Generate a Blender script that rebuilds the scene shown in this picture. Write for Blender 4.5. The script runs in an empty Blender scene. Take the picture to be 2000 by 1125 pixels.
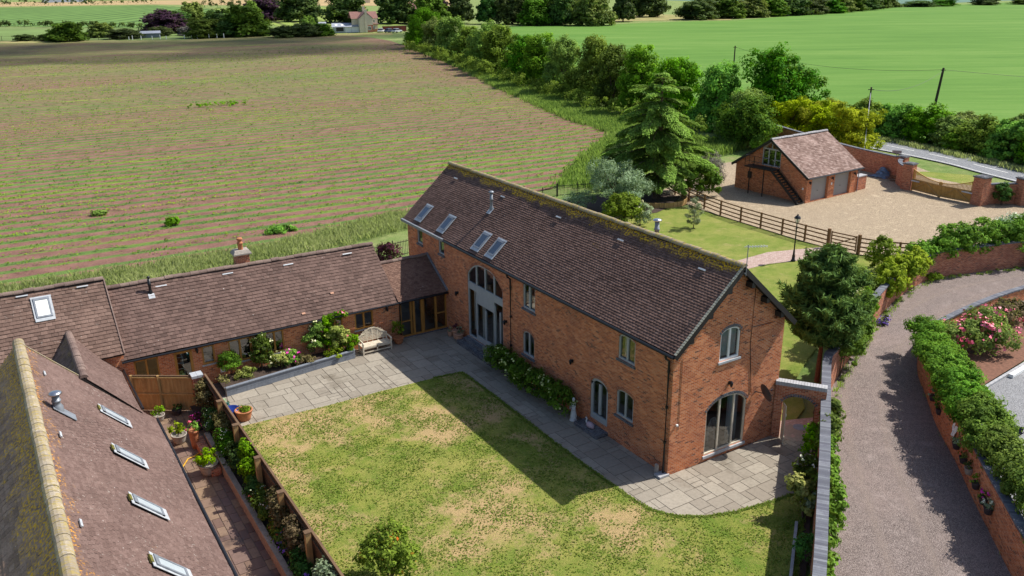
import bpy, math, random
import numpy as np
from mathutils import Vector, Matrix
random.seed(7)
SC = bpy.context.scene
COL = SC.collection
R = math.radians
V = Vector

# ------------------------------------------------------------------ objects
def tag(o, label=None, cat=None, group=None, kind=None):
    if label: o['label'] = label
    if cat: o['category'] = cat
    if group: o['group'] = group
    if kind: o['kind'] = kind
    return o

def thing(name, label, cat, loc=(0, 0, 0), rz=0, group=None):
    o = bpy.data.objects.new(name, None)
    COL.objects.link(o)
    o.empty_display_size = .3
    o.location = loc
    o.rotation_euler = (0, 0, rz)
    o['_o'] = tuple(loc)
    return tag(o, label, cat, group)

def dup(root, loc, rz=0, sc=(1, 1, 1), label=None, group=None, cat=None):
    r = root.copy(); COL.objects.link(r)
    r.location = loc; r.rotation_euler = (0, 0, rz); r.scale = sc
    if label: r['label'] = label
    if group: r['group'] = group
    if cat: r['category'] = cat
    for ch in list(root.children):
        c = ch.copy(); COL.objects.link(c); c.parent = r
        for g in list(ch.children):
            d = g.copy(); COL.objects.link(d); d.parent = c
    return r

def nrm(v):
    v = V(v); return v.normalized()

class MB:
    """collects faces and links them as ONE mesh object"""
    def __init__(s):
        s.v = []; s.f = []; s.r = []; s.u = {}
    def face(s, pts, rnd=None, uv=None):
        b = len(s.v)
        s.v.extend([tuple(p) for p in pts])
        if uv: s.u[len(s.f)] = uv
        s.f.append(tuple(range(b, b + len(pts))))
        s.r.append(random.random() if rnd is None else rnd)
    def obox(s, c, a, b, d, rnd=None):
        """box: centre c and three half-extent vectors"""
        c = V(c); a = V(a); b = V(b); d = V(d)
        if a.cross(b).dot(d) < 0: a = -a
        rr = random.random() if rnd is None else rnd
        p = [[[c + a*i + b*j + d*k for k in (-1, 1)] for j in (-1, 1)] for i in (-1, 1)]
        for q in ((p[0][0][0], p[0][0][1], p[0][1][1], p[0][1][0]), (p[1][0][0], p[1][1][0], p[1][1][1], p[1][0][1]),
                  (p[0][0][0], p[1][0][0], p[1][0][1], p[0][0][1]), (p[0][1][0], p[0][1][1], p[1][1][1], p[1][1][0]),
                  (p[0][0][0], p[0][1][0], p[1][1][0], p[1][0][0]), (p[0][0][1], p[1][0][1], p[1][1][1], p[0][1][1])):
            s.face(q, rr)
        return s
    def box(s, x0, y0, z0, x1, y1, z1, rnd=None):
        return s.obox(((x0+x1)/2, (y0+y1)/2, (z0+z1)/2), ((x1-x0)/2, 0, 0), (0, (y1-y0)/2, 0), (0, 0, (z1-z0)/2), rnd)
    def bar(s, p0, p1, w, d, up=(0, 0, 1), rnd=None):
        """beam p0->p1; w across, d along 'up'"""
        p0 = V(p0); p1 = V(p1); t = (p1-p0); L = t.length; t.normalize()
        up = V(up); side = t.cross(up)
        if side.length < 1e-4: side = t.cross(V((1, 0, 0)))
        side.normalize(); u2 = side.cross(t)
        return s.obox((p0+p1)/2, t*L/2, side*w/2, u2*d/2, rnd)
    def tube(s, pts, rad, n=8, cap=True, rnd=None):
        pts = [V(p) for p in pts]
        if not hasattr(rad, '__len__'): rad = [rad]*len(pts)
        rings = []
        for i, p in enumerate(pts):
            t = (pts[min(i+1, len(pts)-1)] - pts[max(i-1, 0)]).normalized()
            a = t.cross(V((0, 0, 1)))
            if a.length < 1e-3: a = V((1, 0, 0))
            a.normalize(); b = t.cross(a)
            rings.append([p + (a*math.cos(2*math.pi*k/n) + b*math.sin(2*math.pi*k/n))*rad[i] for k in range(n)])
        rr = random.random() if rnd is None else rnd
        for i in range(len(rings)-1):
            for k in range(n):
                s.face((rings[i][k], rings[i+1][k], rings[i+1][(k+1) % n], rings[i][(k+1) % n]), rr)
        if cap:
            s.face(rings[0], rr); s.face(list(reversed(rings[-1])), rr)
        return s
    def lathe(s, c, prof, n=16, rnd=None):
        """prof: list of (radius, z)"""
        c = V(c); rr = random.random() if rnd is None else rnd
        ring = [[c + V((r*math.cos(2*math.pi*k/n), r*math.sin(2*math.pi*k/n), z)) for k in range(n)] for r, z in prof]
        for i in range(len(ring)-1):
            for k in range(n):
                s.face((ring[i][k], ring[i][(k+1) % n], ring[i+1][(k+1) % n], ring[i+1][k]), rr)
        return s
    def build(s, name, mat, parent=None, smooth=False, bevel=0, org=None):
        root = parent
        while root is not None and root.parent is not None: root = root.parent
        if org is None: org = V(root['_o']) if (root is not None and '_o' in root) else V((0, 0, 0))
        me = bpy.data.meshes.new(name)
        me.from_pydata([tuple(V(p)-V(org)) for p in s.v], [], s.f)
        uvl = me.uv_layers.new(name='UVMap')
        uvs = np.zeros((len(me.loops), 2), np.float32)
        vs = s.v
        li = 0
        for i, f in enumerate(s.f):
            e = s.u.get(i)
            if e:
                for k, q in enumerate(e): uvs[li+k] = q
            else:
                a = V(vs[f[0]]); b = V(vs[f[1]]); c = V(vs[f[2]])
                n = (b-a).cross(c-a)
                if n.length > 1e-9: n.normalize()
                if abs(n.z) > .9:
                    for k, q in enumerate(f): uvs[li+k] = (vs[q][0], vs[q][1])
                else:
                    h = math.hypot(n.x, n.y) or 1; tx, ty = -n.y/h, n.x/h
                    for k, q in enumerate(f): uvs[li+k] = (vs[q][0]*tx + vs[q][1]*ty, vs[q][2])
            li += len(f)
        uvl.data.foreach_set('uv', uvs.ravel())
        at = me.attributes.new('rnd', 'FLOAT', 'FACE')
        at.data.foreach_set('value', np.array(s.r, np.float32))
        if smooth:
            me.polygons.foreach_set('use_smooth', [True]*len(me.polygons))
        me.materials.append(mat)
        o = bpy.data.objects.new(name, me)
        COL.objects.link(o)
        if parent is not None: o.parent = parent
        if smooth or bevel:
            import bmesh
            bm = bmesh.new(); bm.from_mesh(me)
            bmesh.ops.remove_doubles(bm, verts=bm.verts, dist=1e-4)
            bm.to_mesh(me); bm.free()
        if bevel:
            md = o.modifiers.new('bevel', 'BEVEL'); md.width = bevel; md.segments = 2; md.limit_method = 'ANGLE'
        return o

def leafmesh(name, c, n, size, rnd, mat, parent=None, aspect=.55, fold=.25, tang=None, org=None, seed=1):
    """many small folded leaf faces in one mesh (numpy)"""
    rng = np.random.default_rng(seed)
    c = np.asarray(c, np.float64); n = np.asarray(n, np.float64)
    N = len(c)
    size = np.broadcast_to(np.asarray(size, np.float64), (N,))[:, None]
    n = n/np.maximum(np.linalg.norm(n, axis=1, keepdims=True), 1e-6)
    if tang is None:
        tang = rng.normal(size=(N, 3))
    t = tang - n*np.sum(tang*n, axis=1, keepdims=True)
    t = t/np.maximum(np.linalg.norm(t, axis=1, keepdims=True), 1e-6)
    b = np.cross(n, t)
    h = size*.5
    vv = np.stack([c - t*h, c + b*h*aspect + n*h*fold, c + t*h, c - b*h*aspect + n*h*fold], axis=1).reshape(-1, 3)
    if parent is not None and '_o' in parent and org is None: org = parent['_o']
    if org is not None: vv = vv - np.array(org)[None]
    me = bpy.data.meshes.new(name)
    me.vertices.add(N*4); me.vertices.foreach_set('co', vv.astype(np.float32).ravel())
    me.loops.add(N*4); me.loops.foreach_set('vertex_index', np.arange(N*4, dtype=np.int32))
    me.polygons.add(N)
    me.polygons.foreach_set('loop_start', np.arange(0, N*4, 4, dtype=np.int32))
    me.polygons.foreach_set('loop_total', np.full(N, 4, np.int32))
    me.update(calc_edges=True)
    at = me.attributes.new('rnd', 'FLOAT', 'FACE')
    at.data.foreach_set('value', np.broadcast_to(rnd, (N,)).astype(np.float32))
    me.materials.append(mat)
    o = bpy.data.objects.new(name, me); COL.objects.link(o)
    if parent is not None: o.parent = parent
    return o

def sph(rng, n):
    d = rng.normal(size=(n, 3)); return d/np.linalg.norm(d, axis=1, keepdims=True)

def crown_pts(lobes, n, rng, clumps, cr, zmin=-.6, fill=.12, shell=(.7, 1.0)):
    """leaf positions: small leafy clumps scattered through lobes"""
    L = np.array(lobes, float)
    w = (L[:, 3]*L[:, 4] + L[:, 3]*L[:, 5] + L[:, 4]*L[:, 5]); w /= w.sum()
    k = rng.choice(len(L), clumps, p=w)
    d = sph(rng, clumps)
    d[:, 2] = np.where(d[:, 2] < zmin, -d[:, 2], d[:, 2])
    rr = rng.uniform(shell[0], shell[1], (clumps, 1))
    cc = L[k, :3] + L[k, 3:6]*d*rr
    cs = cr*rng.uniform(.6, 1.35, clumps)
    ct = rng.uniform(0, 1, clumps)
    m = rng.integers(0, clumps, n)
    o = sph(rng, n); rad = rng.uniform(0, 1, (n, 1))**.45
    P = cc[m] + o*rad*cs[m][:, None]*np.array([1, 1, .8])
    Nn = .7*o + .6*d[m] + .45*rng.normal(size=(n, 3)) + np.array([0, 0, .35])
    t = .6*ct[m] + .4*rng.uniform(0, 1, n)
    nf = int(n*fill)
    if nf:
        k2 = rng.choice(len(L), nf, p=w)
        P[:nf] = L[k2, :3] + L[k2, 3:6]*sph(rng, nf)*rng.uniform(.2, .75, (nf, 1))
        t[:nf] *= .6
    return P, Nn, t

def blob_lobes(r, h, z0, k, rng, squash=1.0, low=0):
    """irregular lobes filling a crown of radius r between z0 and h"""
    out = [(0, 0, (z0+h)/2, r*.72, r*.72, (h-z0)*.47)]
    for i in range(k):
        a = rng.uniform(0, 2*math.pi); q = rng.uniform(.25, .62)*r
        z = rng.uniform(z0 + (h-z0)*.25, h - (h-z0)*.22)
        s = rng.uniform(.34, .55)*r*(1.05 - .4*abs((z-z0)/(h-z0)-.45))
        out.append((q*math.cos(a), q*math.sin(a), z, s, s, s*.85*squash))
    for i in range(low):
        a = 2*math.pi*i/low + rng.uniform(-.3, .3); q = rng.uniform(.5, .72)*r; s = rng.uniform(.34, .48)*r
        out.append((q*math.cos(a), q*math.sin(a), s*.8, s, s, s))
    return out

# ------------------------------------------------------------------ materials
class G:
    def __init__(s, name):
        s.m = bpy.data.materials.new(name); s.m.use_nodes = True
        s.nt = s.m.node_tree; s.nt.nodes.clear()
        s.out = s.nt.nodes.new('ShaderNodeOutputMaterial')
        s._c = {}
    def n(s, t, ins=None, **props):
        nd = s.nt.nodes.new('ShaderNode' + t)
        for k, v in props.items(): setattr(nd, k, v)
        for k, v in (ins or {}).items():
            if hasattr(v, 'links') and hasattr(v, 'node'): s.nt.links.new(v, nd.inputs[k])
            elif v is not None: nd.inputs[k].default_value = v
        return nd
    def obj(s):
        if 'o' not in s._c: s._c['o'] = s.n('TexCoord').outputs['Object']
        return s._c['o']
    def pos(s):
        if 'p' not in s._c: s._c['p'] = s.n('NewGeometry').outputs['Position']
        return s._c['p']
    def uv(s):
        if 'u' not in s._c: s._c['u'] = s.n('UVMap', uv_map='UVMap').outputs[0]
        return s._c['u']
    def rnd(s):
        if 'r' not in s._c: s._c['r'] = s.n('Attribute', attribute_name='rnd').outputs['Fac']
        return s._c['r']
    def sc(s, vec, x, y, z, rz=0):
        return s.n('Mapping', {'Vector': vec, 'Scale': (x, y, z), 'Rotation': (0, 0, rz)}).outputs[0]
    def noise(s, vec, scale, detail=4, rough=.6, out='Fac', dist=0):
        return s.n('TexNoise', {'Vector': vec, 'Scale': scale, 'Detail': detail, 'Roughness': rough, 'Distortion': dist}).outputs[out]
    def ramp(s, fac, stops, interp='LINEAR'):
        nd = s.n('ValToRGB', {0: fac}); cr = nd.color_ramp; cr.interpolation = interp
        while len(cr.elements) < len(stops): cr.elements.new(.5)
        for e, (p, c) in zip(cr.elements, stops):
            e.position = p; e.color = (c, c, c, 1) if not hasattr(c, '__len__') else (*c[:3], 1)
        return nd.outputs[0]
    def mix(s, a, b, f, blend='MIX'):
        def c4(x): return (*x[:3], 1) if isinstance(x, tuple) else x
        return s.n('Mix', {0: f, 6: c4(a), 7: c4(b)}, data_type='RGBA', blend_type=blend).outputs[2]
    def math(s, op, a, b=0, clamp=False):
        return s.n('Math', {0: a, 1: b}, operation=op, use_clamp=clamp).outputs[0]
    def maprange(s, v, a, b, c=0, d=1):
        return s.n('MapRange', {0: v, 1: a, 2: b, 3: c, 4: d}).outputs[0]
    def bump(s, h, strength=.3, dist=.02):
        return s.n('Bump', {'Height': h, 'Strength': strength, 'Distance': dist}).outputs[0]
    def princ(s, col, rough=.7, metal=0, normal=None, spec=.4, **kw):
        ins = {'Base Color': (*col, 1) if isinstance(col, tuple) else col, 'Roughness': rough, 'Metallic': metal, 'Specular IOR Level': spec}
        if normal is not None: ins['Normal'] = normal
        ins.update(kw)
        return s.n('BsdfPrincipled', ins)
    def done(s, sh):
        s.nt.links.new(sh.outputs[0] if hasattr(sh, 'outputs') else sh, s.out.inputs[0]); return s.m

def m_plain(name, col, rough=.6, metal=0, var=.25, scale=6, spec=.4, bump=0):
    g = G(name)
    f = g.noise(g.obj(), scale, 5)
    lo = tuple(c*(1-var) for c in col); hi = tuple(min(1, c*(1+var)) for c in col)
    c = g.ramp(f, [(.25, lo), (.75, hi)])
    nb = g.bump(g.noise(g.obj(), scale*6, 3), bump, .01) if bump else None
    return g.done(g.princ(c, rough, metal, nb, spec))

def m_brick(name, cols, mortar=(.50, .40, .30), stain=.35, bw=.205, bh=.068, wash=(.52, .38, .28), dark=1.31):
    g = G(name)
    b = g.n('TexBrick', {'Vector': g.uv(), 'Color1': (0, 0, 0, 1), 'Color2': (1, 1, 1, 1), 'Mortar': (.5, .5, .5, 1), 'Scale': 1.0,
                         'Mortar Size': .006, 'Mortar Smooth': .2, 'Bias': 0.0, 'Brick Width': bw, 'Row Height': bh}, offset=.5, squash=1)
    # per-brick random shade picks the colour of each brick
    shade = g.n('SeparateColor', {0: b.outputs['Color']}).outputs[0]
    k = len(cols)
    c = g.ramp(shade, [(.04 + .92*i/(k-1), cc) for i, cc in enumerate(cols)])
    big = g.noise(g.uv(), .35, 5, .65)
    c = g.mix(c, g.mix(c, tuple(x*.55 for x in cols[0]), .5), g.maprange(big, .52, .74))
    mot = g.noise(g.uv(), 1.3, 6, .72)
    c = g.mix(c, tuple(x*f for x, f in zip(cols[0], (.9, .85, 1.0))), g.maprange(mot, .46, .66, 0, .6))
    med = g.noise(g.uv(), 2.3, 6, .7)
    c = g.mix(c, wash, g.math('MULTIPLY', g.maprange(med, .60, .8), stain*1.1))
    # dark burnt headers in streaky groups
    dk = g.noise(g.uv(), .9, 4, .6)
    c = g.mix(c, (.13, .055, .035), g.math('MULTIPLY', g.math('GREATER_THAN', g.math('ADD', shade, g.math('MULTIPLY', dk, .7)), dark), .8))
    fine = g.noise(g.uv(), 28, 3, .6)
    c = g.mix(c, (0, 0, 0), g.maprange(fine, .35, .75, 0, .15), 'MIX')
    # damp and dirt near the ground and random pale repair spots
    sp = g.noise(g.uv(), 6.5, 2, .5)
    c = g.mix(c, (.55, .5, .45), g.maprange(sp, .72, .76, 0, .8))
    c = g.mix(c, mortar, b.outputs['Fac'])
    h = g.math('SUBTRACT', g.math('MULTIPLY', fine, .4), b.outputs['Fac'])
    return g.done(g.princ(c, .88, 0, g.bump(h, .5, .012), .2))

def m_tile(name, cols, smax, lich=0.0, lwidth=.9, moss=(.36, .26, .05), pale=.15, streak=.35, rough=.85, lthr=.66, lsp=.47):
    """clay tiles; per-tile shade in 'rnd', lichen gathers towards the ridge (uv v = distance up the slope)"""
    g = G(name)
    r = g.rnd(); k = len(cols)
    c = g.ramp(r, [(i/(k-1), cc) for i, cc in enumerate(cols)])
    big = g.noise(g.sc(g.uv(), .5, .35, 1), 1.0, 5, .6)
    c = g.mix(c, tuple(min(1, x*1.5) for x in cols[-1]), g.maprange(big, .5, .75, 0, streak))
    c = g.mix(c, tuple(x*.5 for x in cols[0]), g.maprange(big, .45, .25, 0, .35))
    fn = g.noise(g.uv(), 22, 3, .6)
    c = g.mix(c, tuple(x*.35 for x in cols[0]), g.maprange(fn, .42, .75, 0, .6))
    v = g.n('SeparateXYZ', {0: g.uv()}).outputs[1]
    near = g.maprange(v, smax - lwidth, smax - .05)
    ln = g.noise(g.uv(), 1.1, 6, .75)
    lf = g.math('ADD', g.math('MULTIPLY', near, .42*lich), ln)
    ls = g.noise(g.uv(), 11, 4, .7)
    lmask = g.math('MULTIPLY', g.maprange(lf, lthr, lthr+.14), g.maprange(ls, lsp, lsp+.09))
    c = g.mix(c, moss, g.math('MULTIPLY', lmask, min(1, lich)))
    ps = g.noise(g.sc(g.uv(), 1, 1, 1), 7, 4, .75)
    pm = g.math('MULTIPLY', g.maprange(ps, .60, .7), g.maprange(g.noise(g.uv(), .55, 4, .7), .45, .65))
    c = g.mix(c, (.42, .38, .33), g.math('MULTIPLY', pm, pale*2))
    sp = g.noise(g.uv(), 9.5, 1, .5)
    c = g.mix(c, (.6, .57, .54), g.maprange(sp, .775, .80, 0, .8))
    return g.done(g.princ(c, rough, 0, g.bump(fn, .35, .006), .18))

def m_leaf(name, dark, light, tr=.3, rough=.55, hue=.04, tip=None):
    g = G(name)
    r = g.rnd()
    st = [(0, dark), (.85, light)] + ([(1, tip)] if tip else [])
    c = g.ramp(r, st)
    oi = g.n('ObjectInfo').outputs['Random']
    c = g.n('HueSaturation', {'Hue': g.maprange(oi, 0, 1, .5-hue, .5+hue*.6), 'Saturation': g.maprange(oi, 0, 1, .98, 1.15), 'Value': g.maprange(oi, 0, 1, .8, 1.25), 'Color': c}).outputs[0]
    p = g.princ(c, .75, 0, None, .10)
    t = g.n('BsdfTranslucent', {'Color': g.mix(c, (.35, .5, .05), .35)})
    mx = g.n('MixShader', {0: tr, 1: p.outputs[0], 2: t.outputs[0]})
    return g.done(mx)

def m_flower(name, a, b):
    g = G(name)
    return g.done(g.princ(g.ramp(g.rnd(), [(0, a), (1, b)]), .5, 0, None, .3))

def m_wood(name, a, b, rough=.7, sx=1, sy=14):
    g = G(name)
    f = g.noise(g.sc(g.uv(), sx*9, sy*.12, 1), 1.0, 5, .65)
    c = g.mix(g.ramp(f, [(.3, a), (.72, b)]), a, g.maprange(g.rnd(), 0, 1, 0, .6))
    c = g.mix(c, tuple(x*.4 for x in a), g.maprange(g.noise(g.obj(), 3, 5), .55, .8, 0, .6))
    return g.done(g.princ(c, rough, 0, g.bump(f, .25, .005), .25))

def m_slab(name, cols, stain=(.08, .07, .055), amount=.55, rough=.8, scale=.45, edge=.5):
    g = G(name)
    k = len(cols)
    c = g.ramp(g.rnd(), [(i/(k-1), cc) for i, cc in enumerate(cols)])
    f = g.noise(g.pos(), 7, 6, .7)
    c = g.mix(c, tuple(x*.6 for x in cols[0]), g.maprange(f, .42, .75, 0, .5))
    b = g.noise(g.pos(), scale, 6, .62)
    wet = g.maprange(b, .56, .70)
    c = g.mix(c, stain, g.math('MULTIPLY', wet, amount))
    rg = g.n('MapRange', {0: wet, 3: rough, 4: rough*.55}).outputs[0]
    return g.done(g.princ(c, rg, 0, g.bump(f, .3, .01), .35))

def m_gravel(name, cols, scale=22, patch=(.2, .16, .13), pf=.4, ps=.25, track=None):
    g = G(name)
    vo = g.n('TexVoronoi', {'Vector': g.pos(), 'Scale': scale}, feature='F1')
    sh = g.n('SeparateColor', {0: vo.outputs['Color']}).outputs[0]
    k = len(cols)
    c = g.ramp(sh, [(i/(k-1), cc) for i, cc in enumerate(cols)])
    c = g.mix(c, tuple(x*.3 for x in cols[0]), g.maprange(vo.outputs['Distance'], .35, .75, 0, .8))
    big = g.noise(g.pos(), ps, 6, .65)
    c = g.mix(c, patch, g.maprange(big, .45, .75, 0, pf))
    md = g.noise(g.pos(), 3.2, 5, .75)
    c = g.mix(c, tuple(x*.55 for x in cols[0]), g.maprange(md, .5, .72, 0, .55))
    c = g.mix(c, tuple(min(1, x*1.25) for x in cols[-1]), g.maprange(g.noise(g.pos(), 1.1, 5, .7), .55, .75, 0, .4))
    return g.done(g.princ(c, .9, 0, g.bump(g.math('SUBTRACT', 1.0, vo.outputs['Distance']), .9, .03), .25))

def m_lawn(name, green, lush, straw, bare, bias=0.0, freq=1.0, spots=()):
    g = G(name)
    p = g.pos()
    a = g.noise(p, .33*freq, 7, .7)
    b = g.noise(p, 1.5*freq, 6, .72)
    d = g.noise(p, 9, 5, .8)
    e = g.noise(g.sc(p, 30, 30, 30), 1.0, 3, .7)
    f1 = g.math('ADD', g.math('MULTIPLY', a, .62), g.math('MULTIPLY', b, .38))
    c = g.mix(lush, green, g.maprange(g.noise(p, .8*freq, 5, .7), .38, .62))
    c = g.mix(c, straw, g.maprange(g.math('ADD', f1, g.math('MULTIPLY', d, .22)), .55-bias, .74-bias, 0, .85))
    a2 = g.noise(g.n('Mapping', {'Vector': p, 'Location': (31, 17, 0)}).outputs[0], .62*freq, 7, .74)
    fl = g.math('ADD', a2, g.math('MULTIPLY', d, .26))
    for (x, y, r, k) in spots:
        ds = g.n('VectorMath', {0: p, 1: (x, y, 0)}, operation='DISTANCE').outputs['Value']
        fl = g.math('ADD', fl, g.maprange(ds, r, r*.25, 0, k))
    c = g.mix(c, bare, g.maprange(fl, .68-bias, .84-bias, 0, .85))
    c = g.mix(c, tuple(x*.35 for x in lush), g.maprange(d, .52, .8, 0, .75))
    c = g.mix(c, tuple(x*.5 for x in lush), g.maprange(e, .5, .75, 0, .55))
    c = g.mix(c, tuple(min(1, x*1.5) for x in straw), g.maprange(e, .48, .25, 0, .35))
    return g.done(g.princ(c, .95, 0, g.bump(g.math('ADD', e, d), .9, .05), .12))
# ------------------------------------------------------------------ material instances
BRICK = m_brick('brick_orange', [(.37, .095, .035), (.57, .165, .052), (.65, .205, .072), (.71, .28, .125), (.49, .135, .048)])
BRICKR = m_brick('brick_red', [(.28, .075, .04), (.42, .12, .055), (.50, .165, .08), (.58, .24, .13), (.36, .11, .06)], stain=.3)
BLUEB = m_brick('brick_blue', [(.05, .055, .07), (.10, .11, .13), (.16, .17, .19)], (.3, .29, .27), .2, dark=9)
COPING = m_brick('coping_blue', [(.10, .105, .125), (.15, .16, .185), (.21, .22, .245)], (.09, .085, .085), .05, bw=.115, bh=3.0, wash=(.3, .3, .32), dark=9)
STONEC = m_plain('grey_stone', (.36, .36, .37), .8, 0, .25, 5, bump=.2)
T_BARN = m_tile('tile_barn', [(.105, .063, .050), (.145, .087, .069), (.175, .106, .085), (.21, .13, .104)], 4.28, 1.0, .72, (.80, .47, .015), .25, .25, lthr=.655)
T_WING = m_tile('tile_wing', [(.095, .060, .050), (.128, .081, .067), (.15, .095, .079), (.18, .116, .096)], 4.0, .35, .5, (.25, .2, .07), .32, .5)
T_LINK = m_tile('tile_link', [(.15, .085, .065), (.20, .115, .085), (.25, .15, .11)], 3.0, .1, .3, (.2, .15, .07), .1, .3)
T_END = m_tile('tile_end', [(.12, .076, .060), (.155, .098, .077), (.185, .118, .093), (.22, .144, .115)], 4.0, .35, .5, (.25, .2, .07), .45, .4)
T_A = m_tile('tile_neighbour', [(.125, .079, .067), (.145, .092, .078), (.162, .105, .09), (.19, .126, .108)], 5.9, .85, 1.0, (.66, .30, .02), .75, .45, lthr=.65, lsp=.52)
T_GAR = m_tile('tile_garage', [(.15, .09, .072), (.21, .135, .11), (.27, .18, .15), (.36, .26, .225)], 4.9, .05, .3, (.3, .25, .15), .45, .7)
RIDGE_B = m_tile('ridge_barn', [(.19, .16, .13), (.26, .22, .18), (.33, .28, .23)], .3, .9, 3.0, (.38, .29, .06), .5, .4)
RIDGE_R = m_tile('ridge_brown', [(.15, .10, .085), (.20, .14, .12), (.25, .18, .15)], .3, .25, 3.0, (.25, .2, .1), .35, .4)
RIDGE_A = m_tile('ridge_pale', [(.27, .22, .16), (.33, .28, .21), (.40, .34, .26)], .3, .75, 3.0, (.33, .25, .07), .6, .4)
RIDGE_G = m_plain('ridge_grey', (.30, .29, .30), .85, 0, .3, 4)
UNDER = m_plain('roof_underlay', (.02, .016, .015), .95)
MORTAR = m_plain('verge_mortar', (.40, .38, .30), .9, 0, .35, 9)
BLACK = m_plain('black_metal', (.012, .012, .014), .35, 0, .2)
BLACKP = m_plain('black_paint', (.018, .016, .016), .5, 0, .3)
LEAD = m_plain('lead_grey', (.22, .24, .27), .5, .3, .25, 5)
LEADL = m_plain('lead_light', (.42, .44, .46), .55, .1, .25, 5)
STEEL = m_plain('brushed_steel', (.55, .55, .56), .28, .95, .1)
SAGE = m_plain('sage_frame', (.36, .38, .38), .5, 0, .08, 4)
WHITEF = m_plain('white_frame', (.74, .74, .72), .5, 0, .06)
OAK = m_wood('oak_frame', (.30, .135, .03), (.48, .24, .06), .5)
GATEW = m_wood('gate_wood', (.36, .20, .05), (.56, .34, .10), .65)
FENCEW = m_wood('fence_wood', (.33, .20, .075), (.54, .37, .16), .8)
FENCED = m_wood('fence_dark', (.10, .06, .035), (.20, .125, .07), .85)
RAILW = m_wood('rail_wood', (.13, .07, .03), (.24, .13, .055), .8)
PALEW = m_wood('teak_grey', (.52, .45, .34), (.74, .67, .54), .7)
SLEEP = m_wood('grey_sleeper', (.15, .17, .20), (.23, .25, .29), .75)
TARP = m_plain('blue_tarp', (.10, .16, .24), .4, 0, .4, 4)
ROLLER = m_plain('roller_door', (.30, .29, .28), .5, 0, .05, 2)
TERRA = m_plain('terracotta', (.42, .16, .07), .75, 0, .2, 8)
TERRAL = m_plain('terracotta_pale', (.48, .26, .17), .8, 0, .2, 8)
POTBLUE = m_plain('glazed_blue', (.01, .03, .20), .15, 0, .2, 4, .6)
POTSTONE = m_plain('stone_pot', (.33, .29, .25), .85, 0, .3, 10)
POTDARK = m_plain('dark_pot', (.05, .04, .045), .5, 0, .3, 5)
STATUE = m_plain('pale_stone', (.58, .60, .60), .8, 0, .2, 10)
PINKST = m_plain('pink_resin', (.48, .36, .40), .6, 0, .2, 10)
SOIL = m_plain('dark_soil', (.055, .036, .026), .95, 0, .4, 4, bump=.5)
MULCH = m_plain('red_mulch', (.17, .08, .05), .95, 0, .4, 6, bump=.5)
WHITE = m_plain('white_paint', (.78, .78, .76), .6, 0, .05)
RENDER_C = m_plain('cream_render', (.60, .53, .40), .9, 0, .08, 1)
REDTILE = m_plain('red_tile', (.24, .12, .10), .85, 0, .25, 2)
METALS = m_plain('grey_sheet', (.34, .36, .40), .5, .1, .12, 1)
BARK = m_plain('bark', (.12, .085, .06), .95, 0, .4, 7, bump=.6)
BARKR = m_plain('bark_red', (.15, .07, .045), .95, 0, .4, 7, bump=.6)
POLEW = m_plain('tarred_pole', (.045, .032, .026), .9, 0, .3, 4)
RED = m_plain('red_plastic', (.55, .03, .02), .4, 0, .1)
CURTAIN = m_plain('curtain', (.70, .72, .74), .9, 0, .08, 3)
FLOORIN = m_plain('indoor_floor', (.30, .24, .18), .5, 0, .2, 2)
INNER = m_plain('indoor_wall', (.30, .28, .26), .9)
YELLOWH = m_plain('yellow_hose', (.65, .36, .02), .5)
FENCER = m_plain('red_fence', (.22, .05, .035), .8)

def m_glass(name, tint=(.72, .78, .78), refl=1.0):
    g = G(name)
    fr = g.n('Fresnel', {'IOR': 1.6}).outputs[0]
    t = g.n('BsdfTransparent', {'Color': (*tint, 1)})
    wob = g.bump(g.noise(g.obj(), 1.4, 2), .04, .05)
    gl = g.n('BsdfGlossy', {'Color': (.95, .97, 1, 1), 'Roughness': .015, 'Normal': wob})
    f = g.math('ADD', g.math('MULTIPLY', fr, refl), .10, True)
    mx = g.n('MixShader', {0: f, 1: t.outputs[0], 2: gl.outputs[0]})
    return g.done(mx)
GLASS = m_glass('window_glass')
GLASSB = m_glass('rooflight_glass', (.30, .36, .40), 1.6)

GLASSA = m_plain('rooflight_painted_sky', (.40, .45, .48), .12, 0, .08, 3, .7)  # opaque pane, the sky's reflection is painted in as pale grey-blue
PAVE = m_slab('patio_slab', [(.25, .215, .17), (.285, .25, .20), (.31, .275, .22), (.345, .305, .245)], (.13, .105, .075), .6, .85, .55)
PAVEJ = m_plain('patio_joint', (.17, .13, .10), .95, 0, .3, 6)
STONEP = m_slab('sandstone_slab', [(.15, .095, .075), (.26, .18, .11), (.18, .12, .10), (.31, .22, .13), (.14, .09, .085)], (.07, .045, .035), .75, .6, .7)
GRAVELY = m_gravel('yard_gravel', [(.36, .27, .18), (.50, .39, .26), (.60, .49, .34)], 24, (.30, .23, .16), .4)
GRAVELD = m_gravel('drive_gravel', [(.215, .168, .152), (.315, .255, .232), (.42, .35, .32)], 38, (.36, .27, .24), .5, .22)
ASPH = m_gravel('car_park_asphalt', [(.30, .30, .31), (.36, .36, .37), (.41, .41, .42)], 30, (.27, .27, .28), .4)
ROADM = m_gravel('road_asphalt', [(.27, .28, .30), (.31, .32, .34), (.35, .36, .38)], 30, (.25, .26, .28), .3)
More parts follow.
